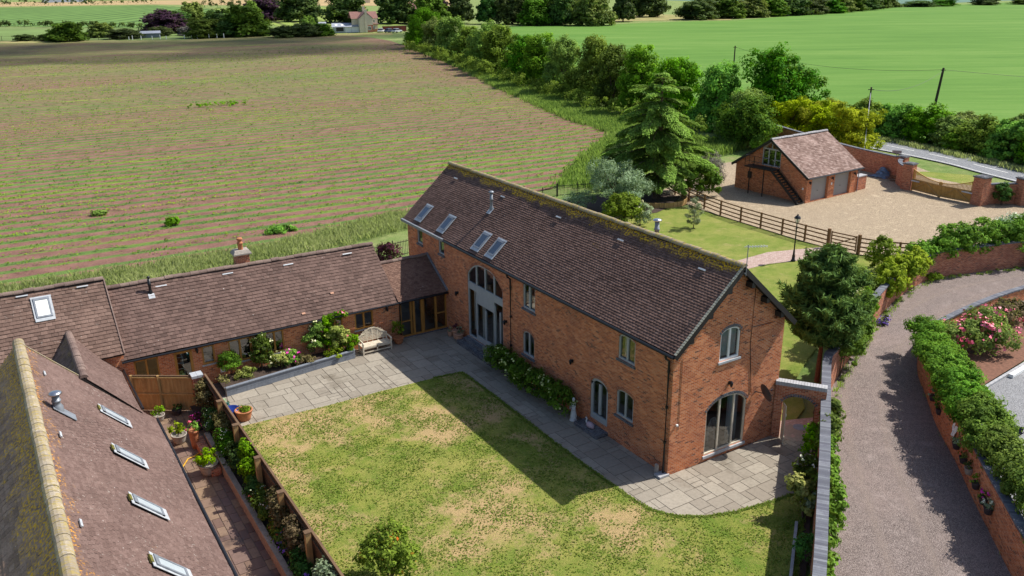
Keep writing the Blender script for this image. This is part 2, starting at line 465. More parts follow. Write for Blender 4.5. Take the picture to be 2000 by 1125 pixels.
SPOTS = [(-9.5, 11.6, 2.6, .17), (-11.6, 11.9, 1.8, .16), (-6, 11.1, 1.9, .13), (-5.8, 8.4, 1.5, .17), (-5.2, 7.2, 1.3, .14), (-12.4, 8.2, 1.6, .16), (-12.3, 3.6, 1.7, .14), (-9.0, 1.2, 1.8, .14), (-5.6, 3.0, 1.5, .17), (-3.5, -.6, 1.6, .15), (-2.9, 8.4, 1.3, .15),
         (-6.7, .4, 1.6, .15), (-3.7, -2.3, 1.6, .15), (-2.6, 11.0, 1.4, .14), (-2.6, 5.0, 1.2, .13), (-7.4, 2.0, 1.2, .13)]
SPOTS = [(x, y, r*1.4, k*.92) for x, y, r, k in SPOTS]
LAWN = m_lawn('lawn_patchy', (.225, .258, .045), (.11, .19, .022), (.37, .325, .095), (.52, .345, .185), .0, 1.0, SPOTS)
LAWNG = m_lawn('lawn_green', (.215, .265, .05), (.14, .21, .03), (.33, .31, .09), (.40, .32, .14), .0)
MEADOW = m_lawn('rough_grass', (.18, .26, .07), (.11, .19, .04), (.30, .31, .13), (.34, .29, .15), .0, .5)
DRYG = m_lawn('dry_grass', (.24, .25, .08), (.16, .19, .05), (.38, .32, .14), (.42, .33, .17), .05, .3)
GREENF = m_lawn('green_crop', (.14, .262, .058), (.12, .24, .048), (.165, .28, .068), (.19, .29, .085), -.05, .12)
def m_brickpave():
    g = G('brick_path')
    b = g.n('TexBrick', {'Vector': g.pos(), 'Color1': (.36, .24, .20, 1), 'Color2': (.48, .36, .31, 1), 'Mortar': (.22, .17, .14, 1), 'Scale': 1.0,
                         'Mortar Size': .008, 'Brick Width': .21, 'Row Height': .105})
    c = g.mix(b.outputs['Color'], (.30, .22, .18), g.maprange(g.noise(g.pos(), 3, 5, .7), .45, .75, 0, .6))
    return g.done(g.princ(c, .9))
BPATH = m_brickpave()

def m_green():
    g = G('green_crop')
    p = g.pos(); q = g.sc(p, 1, 1, 1, R(32))
    a = g.noise(g.sc(q, .012, .06, 1), 1.0, 6, .65); b = g.noise(g.sc(q, .06, .35, 1), 1.0, 5, .7); d = g.noise(p, 1.6, 5, .8)
    c = g.ramp(g.math('ADD', g.math('MULTIPLY', a, .6), g.math('MULTIPLY', b, .4)), [(.34, (.078, .175, .030)), (.5, (.110, .218, .040)), (.66, (.16, .265, .060))])
    c = g.mix(c, (.06, .13, .025), g.maprange(d, .5, .8, 0, .45))
    y = g.n('SeparateXYZ', {0: g.sc(p, 1, 1, 1, R(40))}).outputs[1]
    w = g.math('ABSOLUTE', g.math('SINE', g.math('MULTIPLY', y, .13)))
    c = g.mix(c, (.10, .17, .04), g.math('MULTIPLY', g.maprange(w, .05, .0), .35))
    f = g.noise(g.sc(q, .25, .8, 1), 1.0, 3, .7)
    c = g.mix(c, (.34, .36, .16), g.math('MULTIPLY', g.maprange(f, .70, .76), g.maprange(a, .52, .62, 0, .7)))
    return g.done(g.princ(c, .95, 0, None, .08))
def m_field():
    g = G('crop_field')
    p = g.pos()
    q = g.sc(p, 1, 1, 1, R(2))
    x, y, z = g.n('SeparateXYZ', {0: q}).outputs
    wob = g.noise(g.sc(p, .05, .05, 1), 1.0, 3)
    ph = g.math('ADD', g.math('MULTIPLY', y, math.pi), g.math('MULTIPLY', wob, .6))
    row = g.math('SINE', ph)
    # long streaks of weed growth along the rows
    st = g.noise(g.sc(q, .045, .42, 1), 1.0, 6, .68)
    st2 = g.noise(g.sc(q, .012, .05, 1), 1.0, 4, .6)
    cl = g.noise(p, 2.6, 6, .8)
    fine = g.noise(p, 9, 4, .8)
    e = g.math('ADD', g.math('MULTIPLY', row, .26), g.math('ADD', g.math('MULTIPLY', st, .95), g.math('MULTIPLY', cl, .4)))
    e = g.math('ADD', e, g.math('MULTIPLY', g.math('SUBTRACT', st2, .5), .85))
    gm = g.maprange(e, .64, .82)
    soil = g.ramp(g.noise(p, .5, 6, .7), [(.3, (.165, .085, .066)), (.7, (.285, .155, .118))])
    soil = g.mix(soil, (.11, .06, .045), g.maprange(fine, .52, .78, 0, .8))
    green = g.ramp(g.noise(g.sc(q, .05, .2, 1), 1.0, 5, .7), [(.32, (.07, .165, .035)), (.5, (.115, .23, .042)), (.68, (.20, .31, .03))])
    green = g.mix(green, (.05, .08, .03), g.maprange(fine, .5, .75, 0, .8))
    c = g.mix(soil, green, g.math('MULTIPLY', gm, .85))
    c = g.mix(c, (.040, .085, .022), g.math('MULTIPLY', g.maprange(row, .45, .95), g.math('MULTIPLY', g.maprange(cl, .46, .60), g.maprange(st, .42, .58, .15, .9))))
    br = g.noise(g.n('Mapping', {'Vector': q, 'Location': (7, 3, 0), 'Scale': (.035, .33, 1)}).outputs[0], 1.0, 4, .6)
    c = g.mix(c, g.ramp(fine, [(.3, (.30, .44, .03)), (.7, (.13, .24, .02))]), g.math('MULTIPLY', g.maprange(br, .645, .69), g.maprange(row, -.4, .6, .2, .9)))
    # bare red strip at the right-hand end
    xe = g.n('SeparateXYZ', {0: p}).outputs
    edge = g.math('SUBTRACT', xe[0], g.math('ADD', g.math('MULTIPLY', xe[1], .245), 24.0))
    c = g.mix(c, soil, g.maprange(edge, 0, 14, 0, .65))
    h = g.math('ADD', g.math('MULTIPLY', row, .5), g.math('MULTIPLY', cl, .8))
    return g.done(g.princ(c, .95, 0, g.bump(h, .9, .16), .12))
FIELD = m_field()

def m_rows(name, a, b, rz, sc, thr=.0):
    g = G(name)
    q = g.sc(g.pos(), 1, 1, 1, rz)
    y = g.n('SeparateXYZ', {0: q}).outputs[1]
    w = g.math('SINE', g.math('MULTIPLY', y, sc))
    f = g.noise(g.pos(), .04, 5, .7)
    c = g.mix(a, tuple(x*1.35 for x in a), g.maprange(f, .35, .7))
    c = g.mix(c, b, g.math('MULTIPLY', g.maprange(w, thr, .95), g.maprange(g.noise(g.pos(), .02, 3), .35, .6, .25, .9)))
    return g.done(g.princ(c, .95, 0, None, .1))
ROWSG = m_rows('far_row_crop', (.11, .19, .05), (.035, .07, .02), R(-62), .55)
ROWSD = m_rows('far_vines', (.20, .26, .06), (.045, .04, .025), R(-78), .9, .1)
TANF = m_rows('far_stubble', (.36, .26, .13), (.30, .22, .12), R(-30), .2)
FARG = m_rows('far_pasture', (.13, .19, .06), (.17, .2, .08), R(20), .05)

L_HEDGE = m_leaf('leaf_hedgerow', (.030, .074, .010), (.235, .43, .052))
L_HEDGE2 = m_leaf('leaf_willowy', (.045, .092, .025), (.27, .44, .10))
L_OAK = m_leaf('leaf_oak', (.018, .050, .009), (.135, .27, .036))
L_CEDAR = m_leaf('needle_cedar', (.022, .058, .014), (.25, .48, .09), .3)
L_CONIF = m_leaf('needle_cypress', (.018, .05, .016), (.12, .26, .06), .2)
L_YEL = m_leaf('needle_gold', (.09, .14, .008), (.50, .62, .04), .35)
L_OLIVE = m_leaf('leaf_silver', (.09, .135, .075), (.42, .52, .33), .3)
L_BRIGHT = m_leaf('leaf_bright', (.03, .08, .008), (.24, .44, .04), .35)
L_LIME = m_leaf('leaf_lime', (.06, .12, .012), (.36, .48, .05), .4)
L_DARK = m_leaf('leaf_dark', (.016, .036, .012), (.09, .17, .045), .2)
L_PURPLE = m_leaf('leaf_purple', (.015, .008, .016), (.075, .035, .065), .2)
L_PLUM = m_leaf('leaf_plum', (.03, .008, .018), (.14, .03, .06), .25)
L_CLIMB = m_leaf('leaf_climber', (.028, .075, .014), (.20, .37, .062), .33)
L_VARI = m_leaf('leaf_variegated', (.08, .13, .02), (.45, .46, .16), .3)
L_RUSSET = m_leaf('leaf_russet', (.05, .045, .02), (.26, .22, .10), .3)
L_RED = m_leaf('leaf_photinia', (.045, .078, .018), (.27, .335, .07), .35, tip=(.55, .13, .07))
L_GREY = m_leaf('leaf_grey', (.10, .09, .075), (.36, .34, .29), .2)
L_FAR = m_leaf('leaf_far', (.018, .036, .016), (.10, .165, .045), .25)
L_FARL = m_leaf('leaf_far_light', (.04, .07, .022), (.22, .29, .07), .25)
L_CROP = m_leaf('leaf_weeds', (.06, .12, .03), (.28, .38, .06), .35, hue=0)
L_GRASS = m_leaf('grass_blades', (.25, .31, .12), (.52, .55, .28), .45, hue=0, tip=(.68, .62, .42))
L_GRASSG = m_leaf('grass_blades_green', (.15, .27, .06), (.38, .54, .13), .45, hue=0, tip=(.58, .58, .30))
F_WHITE = m_flower('petal_white', (.55, .62, .35), (.85, .85, .72))
F_PINK = m_flower('petal_pink', (.72, .08, .16), (.85, .28, .36))
F_MAG = m_flower('petal_magenta', (.55, .01, .28), (.75, .06, .45))
F_PURP = m_flower('petal_purple', (.10, .04, .40), (.25, .12, .6))
F_CREAM = m_flower('petal_cream', (.62, .60, .25), (.8, .8, .5))
F_GREEN = m_flower('petal_green', (.38, .48, .14), (.62, .68, .30))
STONEB = m_plain('brown_stone', (.33, .25, .19), .85, 0, .3, 6, bump=.3)
F_REDF = m_flower('petal_red', (.6, .04, .02), (.8, .18, .08))

# ------------------------------------------------------------------ ground sheets
def sheet(name, pts, z, mat, kind='structure', thick=0, label=None):
    mb = MB()
    a = sum(pts[i][0]*pts[(i+1) % len(pts)][1] - pts[(i+1) % len(pts)][0]*pts[i][1] for i in range(len(pts)))
    if a < 0: pts = list(reversed(pts))
    mb.face([(x, y, z) for x, y in pts])
    if thick:
        for i in range(len(pts)):
            p = pts[i]; q = pts[(i+1) % len(pts)]
            mb.face([(p[0], p[1], z-thick), (q[0], q[1], z-thick), (q[0], q[1], z), (p[0], p[1], z)])
    return tag(mb.build(name, mat), None, None, None, kind)

def inside(p, poly):
    x, y = p; c = False; n = len(poly); j = n-1
    for i in range(n):
        xi, yi = poly[i]; xj, yj = poly[j]
        if (yi > y) != (yj > y) and x < (xj-xi)*(y-yi)/(yj-yi)+xi: c = not c
        j = i
    return c

def inside_np(x, y, poly):
    c = np.zeros(len(x), bool); n = len(poly); j = n-1
    for i in range(n):
        xi, yi = poly[i]; xj, yj = poly[j]
        if yi != yj:
            m = ((yi > y) != (yj > y)) & (x < (xj-xi)*(y-yi)/(yj-yi)+xi)
            c ^= m
        j = i
    return c

def smooth_poly(pts, k=4):
    out = []
    n = len(pts)
    for i in range(n-1):
        p0 = V(pts[max(i-1, 0)]); p1 = V(pts[i]); p2 = V(pts[i+1]); p3 = V(pts[min(i+2, n-1)])
        for j in range(k):
            t = j/k
            out.append(tuple(.5*((2*p1) + (p2-p0)*t + (2*p0-5*p1+4*p2-p3)*t*t + (3*p1-p0-3*p2+p3)*t**3)))
    out.append(tuple(pts[-1]))
    return out

FPOLY = [(-140, 48), (-20, 39.8), (-12, 39.2), (-4, 39.4), (8, 42.4), (24, 42.6), (37.0, 53.6), (47.4, 62.3), (49.2, 73.9), (54.4, 91.6), (62, 116.2), (75.4, 156.2),
         (88.9, 203.8), (98, 240), (100, 262), (96, 272), (41, 277), (-7, 312), (-140, 400)]
sheet('terrain', [(-2500, -1500), (4500, -1500), (4500, 5000), (-2500, 5000)], -.10, MEADOW)
sheet('field', FPOLY, -.03, FIELD)
sheet('field_headland', [(-140, 404), (-7, 314), (41, 278.5), (100, 273), (112, 268), (118, 283), (95, 289), (42, 291), (-5, 326), (-140, 420)], -.05, DRYG)
sheet('far_pasture', [(-200, 470), (-5, 331), (42, 296), (60, 300), (56, 372), (-1, 443), (-200, 560)], -.06, FARG)
sheet('far_row_field', [(-260, 640), (-1, 450), (52, 380), (95, 350), (140, 640), (128, 775), (18, 806), (-300, 900)], -.05, ROWSG)
sheet('far_vine_field', [(98, 345), (150, 330), (190, 420), (215, 600), (200, 640), (140, 640)], -.05, ROWSD)
sheet('far_stubble_field', [(-300, 1010), (20, 850), (130, 815), (205, 660), (300, 560), (420, 800), (158, 1000), (25, 1060)], -.04, TANF)
RF = [(76, 47), (73.5, 34), (72.5, 25), (69, 12), (60, -20), (300, -260), (900, 60), (600, 320), (455, 311), (354, 284), (275, 262), (251, 270), (209, 273), (172, 286),
      (118, 215), (92, 140), (76, 90), (70, 62)]
sheet('green_field', RF, -.04, m_green())
sheet('far_blue_field', [(455, 330), (620, 345), (1500, 100), (2200, 900), (1200, 1600), (520, 700)], -.04, m_rows('far_blue_crop', (.10, .17, .13), (.12, .2, .16), R(10), .02))
sheet('far_rough_pasture', [(232, 292), (262, 276), (275, 266), (300, 285), (290, 420), (240, 380)], -.03, DRYG)
YARD = [(31.2, 36), (29.95, 30), (29.75, 24), (29.6, 18.5), (29.9, 15), (30.6, 13.2), (33, 10.0), (36.5, 8.7), (44, 6.0), (58, 11), (57, 18), (57, 24), (60, 30), (62, 40), (45, 42)]
sheet('gravel_yard', YARD, -.004, GRAVELY)
NR = smooth_poly([(66, 75), (65.2, 52), (64.6, 38.4), (63.8, 29.7), (62.2, 24.2), (60.2, 17), (54, 0), (44, -25)])
FR = smooth_poly([(72.5, 75), (71.4, 52), (70.6, 40.7), (69.2, 32), (67.3, 24.5), (65.2, 17), (59, -1), (49, -27)])
sheet('road', NR + FR[::-1], .004, ROADM)
mk = MB()
cl = [((a[0]+b[0])/2, (a[1]+b[1])/2) for a, b in zip(NR, FR)]
def strip(mb, line, w, z, dash=None):
    acc = 0
    for i in range(len(line)-1):
        p = V((*line[i], z)); q = V((*line[i+1], z)); d = q-p; L = d.length; d.normalize(); s = V((-d.y, d.x, 0))*w/2
        t = 0
        while t < L:
            e = min(L, t + (.5 if dash else L))
            if not dash or (acc % (dash[0]+dash[1])) < dash[0]:
                mb.face([p+d*t-s, p+d*e-s, p+d*e+s, p+d*t+s])
            acc += e-t; t = e
strip(mk, cl, .14, .010, (4.0, 2.0))
strip(mk, [(p[0]+.35, p[1]) for p in NR], .13, .010)
strip(mk, [(p[0]-.3, p[1]) for p in FR], .10, .010)
tag(mk.build('road_markings', m_plain('road_paint', (.66, .66, .63), .7, 0, .25, 3)), kind='structure')
sheet('road_verge', [(56.5, 29), (58.5, 27.6), (60.4, 24.5), (60.8, 22.6), (58.6, 21.0), (56.4, 22)], .0, LAWNG)
sheet('far_road_verge', [(p[0]+.05, p[1]) for p in FR] + [(p[0]+1.5, p[1]) for p in FR[::-1]], .0, DRYG)
RW = [(-7, -12.3, 2.1), (-2.2, -8.75, 2.1), (.4, -6.75, 2.1), (3.55, -4.3, 2.1), (7.65, -1.05, 2.1), (10.3, 1.0, 2.1), (11.7, 1.75, 1.95), (13.3, 2.55, 1.8), (15.8, 3.7, 1.65), (19.5, 5.4, 1.6),
      (24, 7.15, 1.65), (28.5, 8.3, 1.75), (31, 8.1, 1.8), (33.5, 7.5, 1.8), (37, 6.5, 1.8), (43, 4.4, 1.8)]
DRV = [(x, y) for x, y, h in RW] + [(43, .8), (30, 2.5), (25, 2.6), (20.6, 2.2), (18.2, 1.3), (14.7, -1.3), (12.4, -3.3), (10.4, -5.5), (8.3, -7.5), (5.4, -10.6), (0, -16.5), (-4, -22)]
sheet('gravel_drive', DRV, -.002, GRAVELD)
TR = G('gravel_track'); _n = TR.noise(TR.pos(), 2.2, 6, .75); _u = TR.n('SeparateXYZ', {0: TR.uv()}).outputs[1]
_e = TR.math('SUBTRACT', 1.0, TR.math('ABSOLUTE', TR.math('SUBTRACT', TR.math('MULTIPLY', _u, 2), 1)))
_m = TR.maprange(TR.math('MULTIPLY', TR.math('ADD', _e, TR.math('MULTIPLY', _n, .9)), .6), .50, .9, 0, .3)
_c = TR.ramp(TR.noise(TR.pos(), 24, 4, .8), [(.35, (.30, .235, .20)), (.65, (.46, .38, .33))])
TR.done(TR.n('MixShader', {0: _m, 1: TR.n('BsdfTransparent').outputs[0], 2: TR.princ(_c, .9, 0, None, .15).outputs[0]}))
def tracks(name, line, half, w, z):
    mb = MB(); line = [V((*p, z)) for p in smooth_poly(line, 6)]
    for s in (-half, half):
        L = []
        for i, p in enumerate(line):
            t = (line[min(i+1, len(line)-1)]-line[max(i-1, 0)]).normalized(); n_ = V((-t.y, t.x, 0)); L.append((p+n_*(s-w/2), p+n_*(s+w/2)))
        for i in range(len(L)-1): mb.face([L[i][0], L[i+1][0], L[i+1][1], L[i][1]], .5, [(i, 0), (i+1, 0), (i+1, 1), (i, 1)])
    tag(mb.build(name, TR.m), kind='structure')
tracks('drive_tracks', [(-4, -15), (2.6, -8.9), (9.2, -2.2), (14.3, 1.6), (20, 4.0), (28, 5.6), (37, 4.4), (44, 2.4)], .75, .85, .002)
sheet('car_park', [(16.6, -2.55), (21.8, -2.0), (45, .4), (45, -40), (-2, -24), (6.2, -11.0), (9.2, -7.9), (13.2, -3.9)], .006, ASPH)
GLAWN = [(5.95, .2), (7.4, .2), (9.0, .9), (11, 3.1), (13, 4.2), (19.2, 7.0), (24, 9.0), (28.3, 9.6), (31.5, 8.9), (30.3, 13.2), (29.7, 15), (29.4, 18.5), (29.5, 24), (29.7, 30), (27, 34), (18, 34), (6, 32)]
sheet('garden_lawn', GLAWN, -.005, LAWNG)
sheet('garden_path', [(5.95, 17.6), (22, 17.75), (25.4, 17.95), (29.4, 16.7), (29.5, 14.9), (26.9, 15.15), (23.4, 16.1), (5.95, 16.3)], .002, BPATH)
sheet('gate_path', [(5.6, .1), (5.95, .45), (6.9, .75), (8.6, .05), (7.3, -1.2), (6.9, -1.7)], .004, BPATH)
LAWNP = [(-3.6, 12.75), (-2.15, 12.55), (-2.13, 9.75), (-2.2, 6.06), (-2.25, 2.89), (-2.2, .54), (-2.15, -.67), (-2.0, -1.5), (-1.5, -2.25), (-.6, -2.85), (.55, -3.2), (1.88, -3.42), (3.0, -3.52),
         (3.35, -3.75), (2.2, -4.7), (-.6, -6.8), (-3.5, -9.2), (-13.55, -9), (-13.55, 13.0), (-12.6, 13.05), (-9, 12.85), (-6.4, 12.85)]
sheet('lawn', LAWNP, .02, LAWN, thick=.03)
sheet('wing_side_bed', [(2.9, -3.8), (4.2, -3.1), (6.0, -1.9), (6.9, -1.5), (-7, -12), (-7.4, -11.2)], .012, SOIL)
sheet('fence_bed', [(-14.45, -8), (-13.6, -8), (-13.6, 15.4), (-14.45, 15.4)], .42, SOIL)
sheet('cedar_bed', [(26.2, 30.5), (28.8, 31.5), (31.5, 33.5), (31, 38), (22, 38), (21, 31)], .02, SOIL)
sheet('rose_bed', [(16.3, -2.35), (21.8, -1.75), (30, -.6), (30, 2.3), (20.8, 2.0), (18.2, 1.0)], .02, MULCH)

def slabs(name, x0, y0, x1, y1, unit, sizes, mat, joint, z, keep, seed, gap=.012, rz=0):
    rg = random.Random(seed); nx = int((x1-x0)/unit); ny = int((y1-y0)/unit)
    occ = [[False]*ny for _ in range(nx)]
    mb = MB()
    for j in range(ny):
        for i in range(nx):
            if occ[i][j]: continue
            ss = sizes[:]; rg.shuffle(ss); ss.append((1, 1))
            for a, b in ss:
                if i+a <= nx and j+b <= ny and not any(occ[i+p][j+q] for p in range(a) for q in range(b)): break
            for p in range(a):
                for q in range(b): occ[i+p][j+q] = True
            X0 = x0+i*unit+gap; Y0 = y0+j*unit+gap; X1 = x0+(i+a)*unit-gap; Y1 = y0+(j+b)*unit-gap
            if keep((X0+X1)/2, (Y0+Y1)/2):
                zz = z + rg.uniform(-.004, .004); t = [rg.uniform(-.003, .003) for _ in range(4)]
                rr = rg.random()
                P = [V((X0, Y0, zz+t[0])), V((X1, Y0, zz+t[1])), V((X1, Y1, zz+t[2])), V((X0, Y1, zz+t[3]))]
                mb.face(P, rr)
                dn = V((0, 0, .03))
                for k in range(4): mb.face([P[k]-dn, P[(k+1) % 4]-dn, P[(k+1) % 4], P[k]], rr)
    return tag(mb.build(name, mat), kind='structure')
PP = [(-13.5, 12.4), (-2.6, 12.4), (-2.6, -4.2), (3.2, -4.2), (7.4, -1.3), (6.9, .0), (5.9, .0), (.02, 0.0), (.02, 18.1), (-2.98, 18.1), (-5.9, 18.1), (-5.9, 17.1), (-12.6, 16.3), (-13.5, 16.2)]
slabs('patio_paving', -13.6, -4.4, 7.6, 18.4, .29, [(2, 2), (3, 2), (2, 3), (3, 3), (2, 1), (1, 2), (3, 2), (2, 2), (4, 3)], PAVE, PAVEJ, .008, lambda x, y: inside((x, y), PP), 5)
sheet('patio_bedding', [(-13.6, 12.3), (-2.7, 12.3), (-2.7, -4.0), (2.0, -4.6), (3.4, -4.0), (7.3, -1.4), (7, .2), (.1, .1), (.1, 18.3), (-13.6, 18.3)], -.012, PAVEJ)
slabs('side_yard_paving', -16.9, -8, -14.4, 17.4, .3, [(2, 2), (3, 2), (2, 3), (3, 3), (1, 2), (2, 1)], STONEP, PAVEJ, .008, lambda x, y: True, 9)
sheet('side_yard_bedding', [(-17.2, -8), (-14.3, -8), (-14.0, 18), (-17.2, 18)], -.012, PAVEJ)
# ------------------------------------------------------------------ building helpers
def top_at(op, u):
    uc = (op['u0']+op['u1'])/2; hw = (op['u1']-op['u0'])/2
    return op['v1'] + op.get('rise', 0)*max(0, 1-abs((u-uc)/hw)**2.7)

def wall(mb, P0, U, N, top, ops=(), depth=.14):
    """one wall face with real openings; top = [(u, z), ...]"""
    P0 = V(P0); U = V(U); N = V(N); Z = V((0, 0, 1))
    flip = U.cross(Z).dot(N) < 0
    def P(u, v, d=0): return P0 + U*u + Z*v - N*d
    def q(a, b, c, d): mb.face([a, b, c, d] if not flip else [d, c, b, a], .5)
    def tv(u):
        for (a, za), (b, zb) in zip(top, top[1:]):
            if a-1e-6 <= u <= b+1e-6: return za + (zb-za)*(u-a)/(b-a)
        return top[-1][1]
    us = {round(u, 4) for u, z in top}
    for o in ops:
        k = 12 if o.get('rise') else 1
        for i in range(k+1): us.add(round(o['u0'] + (o['u1']-o['u0'])*i/k, 4))
    us = sorted(us)
    for a, b in zip(us, us[1:]):
        mid = (a+b)/2
        cols = sorted([o for o in ops if o['u0'] < mid < o['u1']], key=lambda o: o['v0'])
        la = lb = 0.0
        for o in cols:
            if o['v0'] > la: q(P(a, la), P(b, lb), P(b, o['v0']), P(a, o['v0']))
            la, lb = top_at(o, a), top_at(o, b)
        q(P(a, la), P(b, lb), P(b, tv(b)), P(a, tv(a)))
    for o in ops:
        k = 12 if o.get('rise') else 1
        pts = [(o['u0'], o['v0']), (o['u1'], o['v0'])] + [(o['u1']+(o['u0']-o['u1'])*i/k, top_at(o, o['u1']+(o['u0']-o['u1'])*i/k)) for i in range(k+1)]
        for (a, va), (b, vb) in zip(pts, pts[1:]+pts[:1]):
            q(P(a, va, depth), P(b, vb, depth), P(b, vb), P(a, va))

def window(bld, P0, U, N, o, name='window', fmat=None, glass=None, mull=(.5,), trans=(), fw=.065, inset=.07, sill=None, arch=None, solid=None, extra=None, label=None, sillw=.07):
    P0 = V(P0); U = V(U); N = V(N); Z = V((0, 0, 1))
    fmat = fmat or SAGE
    def P(u, v, d): return P0 + U*u + Z*v - N*d
    u0, u1, v0, v1 = o['u0'], o['u1'], o['v0'], o['v1']; rise = o.get('rise', 0)
    f = MB(); k = 12 if rise else 1
    h = fw/2
    f.bar(P(u0+h, v0, inset), P(u0+h, top_at(o, u0+h*.5), inset), fw, .07, N)
    f.bar(P(u1-h, v0, inset), P(u1-h, top_at(o, u1-h*.5), inset), fw, .07, N)
    f.bar(P(u0, v0+h, inset-.003), P(u1, v0+h, inset-.003), fw*1.15, .076, N)
    for i in range(k):
        a = u0 + (u1-u0)*i/k; b = u0 + (u1-u0)*(i+1)/k
        f.bar(P(a, top_at(o, a)-h, inset+.002), P(b, top_at(o, b)-h, inset+.002), fw, .074, N)
    for m in mull:
        t = m if not isinstance(m, tuple) else m[0]; lo, hi = (0, 1) if not isinstance(m, tuple) else m[1:3]
        u = u0 + (u1-u0)*t; tp = top_at(o, u)-fw*.5
        f.bar(P(u, v0 + (tp-v0)*lo, inset+.004), P(u, v0 + (tp-v0)*hi, inset+.004), fw*1.25, .062, N)
    for t in trans:
        a, lo, hi, wd = t
        f.bar(P(u0+(u1-u0)*lo, a, inset-.001), P(u0+(u1-u0)*hi, a, inset-.001), wd, .06, N)
    w = tag(f.build(name, fmat, bld), label)
    g = MB(); pts = [(u0+.01, v0+.01), (u1-.01, v0+.01)] + [(u1-.01+(u0-u1+.02)*i/k, top_at(o, u1-.01+(u0-u1+.02)*i/k)-.01) for i in range(k+1)]
    fl = U.cross(Z).dot(N) < 0
    g.face([P(u, v, inset+.025) for u, v in (pts if not fl else pts[::-1])], .5)
    g.build('pane', glass or GLASS, w)
    if solid:
        for (a, b, c, d) in solid:
            s = MB(); s.obox(P((a+b)/2, (c+d)/2, inset-.006), U*(b-a)/2, Z*(d-c)/2, N*.04); s.build('panel', fmat, w)
    if sill:
        s = MB(); s.obox(P((u0+u1)/2, v0-sillw/2-.004, .03), U*((u1-u0)/2+.06), Z*sillw/2, N*.09)
        s.build('sill', sill, w)
    if arch:
        a_ = MB(); n = max(9, int((u1-u0)/.078)); t = .115
        for i in range(n):
            ua = u0-.03 + (u1-u0+.06)*i/n; ub = u0-.03+(u1-u0+.06)*(i+.82)/n
            um = (ua+ub)/2; uu = min(max(um, u0), u1)
            sl = -2*rise*(um-(u0+u1)/2)/(((u1-u0)/2)**2)
            T = nrm(U + Z*sl); B = nrm(Z - U*sl)
            c = P(um, top_at(o, uu), -.006) + B*(t*.52)
            a_.obox(c, T*((ub-ua)/2), B*t/2, N*.012)
        a_.build('brick_arch', arch, w)
    return w

def slope(parent, name, P, U, S, L, SL, mat, g=.105, tw=.17, t=.017, seed=1, jit=.006, sag=.012, deck=True, missing=()):
    """a tiled roof slope: every tile its own little slab lapped over the course below"""
    rg = random.Random(seed)
    P = V(P); U = nrm(U); S = nrm(S); N = U.cross(S)
    if N.z < 0: N = -N
    fl = U.cross(S).dot(N) < 0
    mb = MB()
    nr = int(math.ceil(SL/g)); off = rg.uniform(0, 3)
    def sg(u, s): return sag*(math.sin(u*.83+off)+math.sin(u*.31+2*off)+.6*math.sin(s*1.7+u*.5)) - sag
    for i in range(nr):
        s0 = i*g; s1 = min(SL, s0+g*1.12)
        u = -(tw/2 if i % 2 else 0) + rg.uniform(-.01, .01)
        rowt = rg.uniform(-.08, .08)
        while u < L:
            a = max(0, u+.003); b = min(L, u+tw-.003); u += tw*rg.uniform(.97, 1.03)
            if b-a < .02: continue
            j = rg.uniform(-jit, jit); j2 = rg.uniform(-jit, jit)*.6
            r = min(1, max(0, rg.random()*.9 + rowt + .05))
            h = sg((a+b)/2, s0)
            ds = rg.uniform(-.006, .006)
            A = P+U*a+S*(s0+ds)+N*(t+j+h); B = P+U*b+S*(s0+ds)+N*(t+j+j2+h)
            M = P+U*((a+b)/2)+S*(s0+ds)+N*(t+j+j2*.5+h+.005)
            C = P+U*b+S*s1+N*(.001+h); D = P+U*a+S*s1+N*(.001+h); E = P+U*((a+b)/2)+S*s1+N*(.005+h)
            A0 = A-N*t*.5; B0 = B-N*t*.5
            m = (a+b)/2
            fs = [([A, M, E, D], [(a, s0), (m, s0), (m, s1), (a, s1)]), ([M, B, C, E], [(m, s0), (b, s0), (b, s1), (m, s1)]), ([A0, B0, B, M, A], [(a, s0), (b, s0), (b, s0), (m, s0), (a, s0)])]
            for f, uvs in fs:
                if fl: f = f[::-1]; uvs = uvs[::-1]
                mb.face(f, r, uvs)
    o = mb.build(name, mat, parent)
    if deck:
        d = MB(); d.obox(P+U*L/2+S*SL/2-N*(.05+4*sag), U*L/2, S*SL/2, N*.03, .5)
        d.build('roof_deck', UNDER, o)
    return o, N

def ridge(parent, p0, p1, mat, r=.12, seg=.42, seed=3, name='ridge'):
    rg = random.Random(seed); p0 = V(p0); p1 = V(p1); T = (p1-p0); L = T.length; T.normalize()
    S = T.cross(V((0, 0, 1))).normalized(); mb = MB(); n = int(L/seg)
    for i in range(n):
        rr = r*rg.uniform(.95, 1.06); j = V((0, 0, rg.uniform(-.012, .012))); rnd = rg.random()
        a = p0+T*(L*i/n+.006)+j; b = p0+T*(L*(i+1)/n-.004)+j+V((0, 0, rg.uniform(-.006, .012)))
        A = []; B = []
        for k in range(8):
            an = math.pi*(k/7) ; c = math.cos(an)*rr*1.15; s = math.sin(an)*rr
            A.append(a+S*c+V((0, 0, s-.03))); B.append(b+S*c+V((0, 0, s*.96-.03)))
        for k in range(7):
            x0 = k/7*.3; x1 = (k+1)/7*.3
            mb.face([A[k], A[k+1], B[k+1], B[k]], rnd, [(i*seg, x0), (i*seg, x1), ((i+1)*seg, x1), ((i+1)*seg, x0)])
        mb.face(A[::-1], rnd); mb.face(B, rnd)
    return mb.build(name, mat, parent)

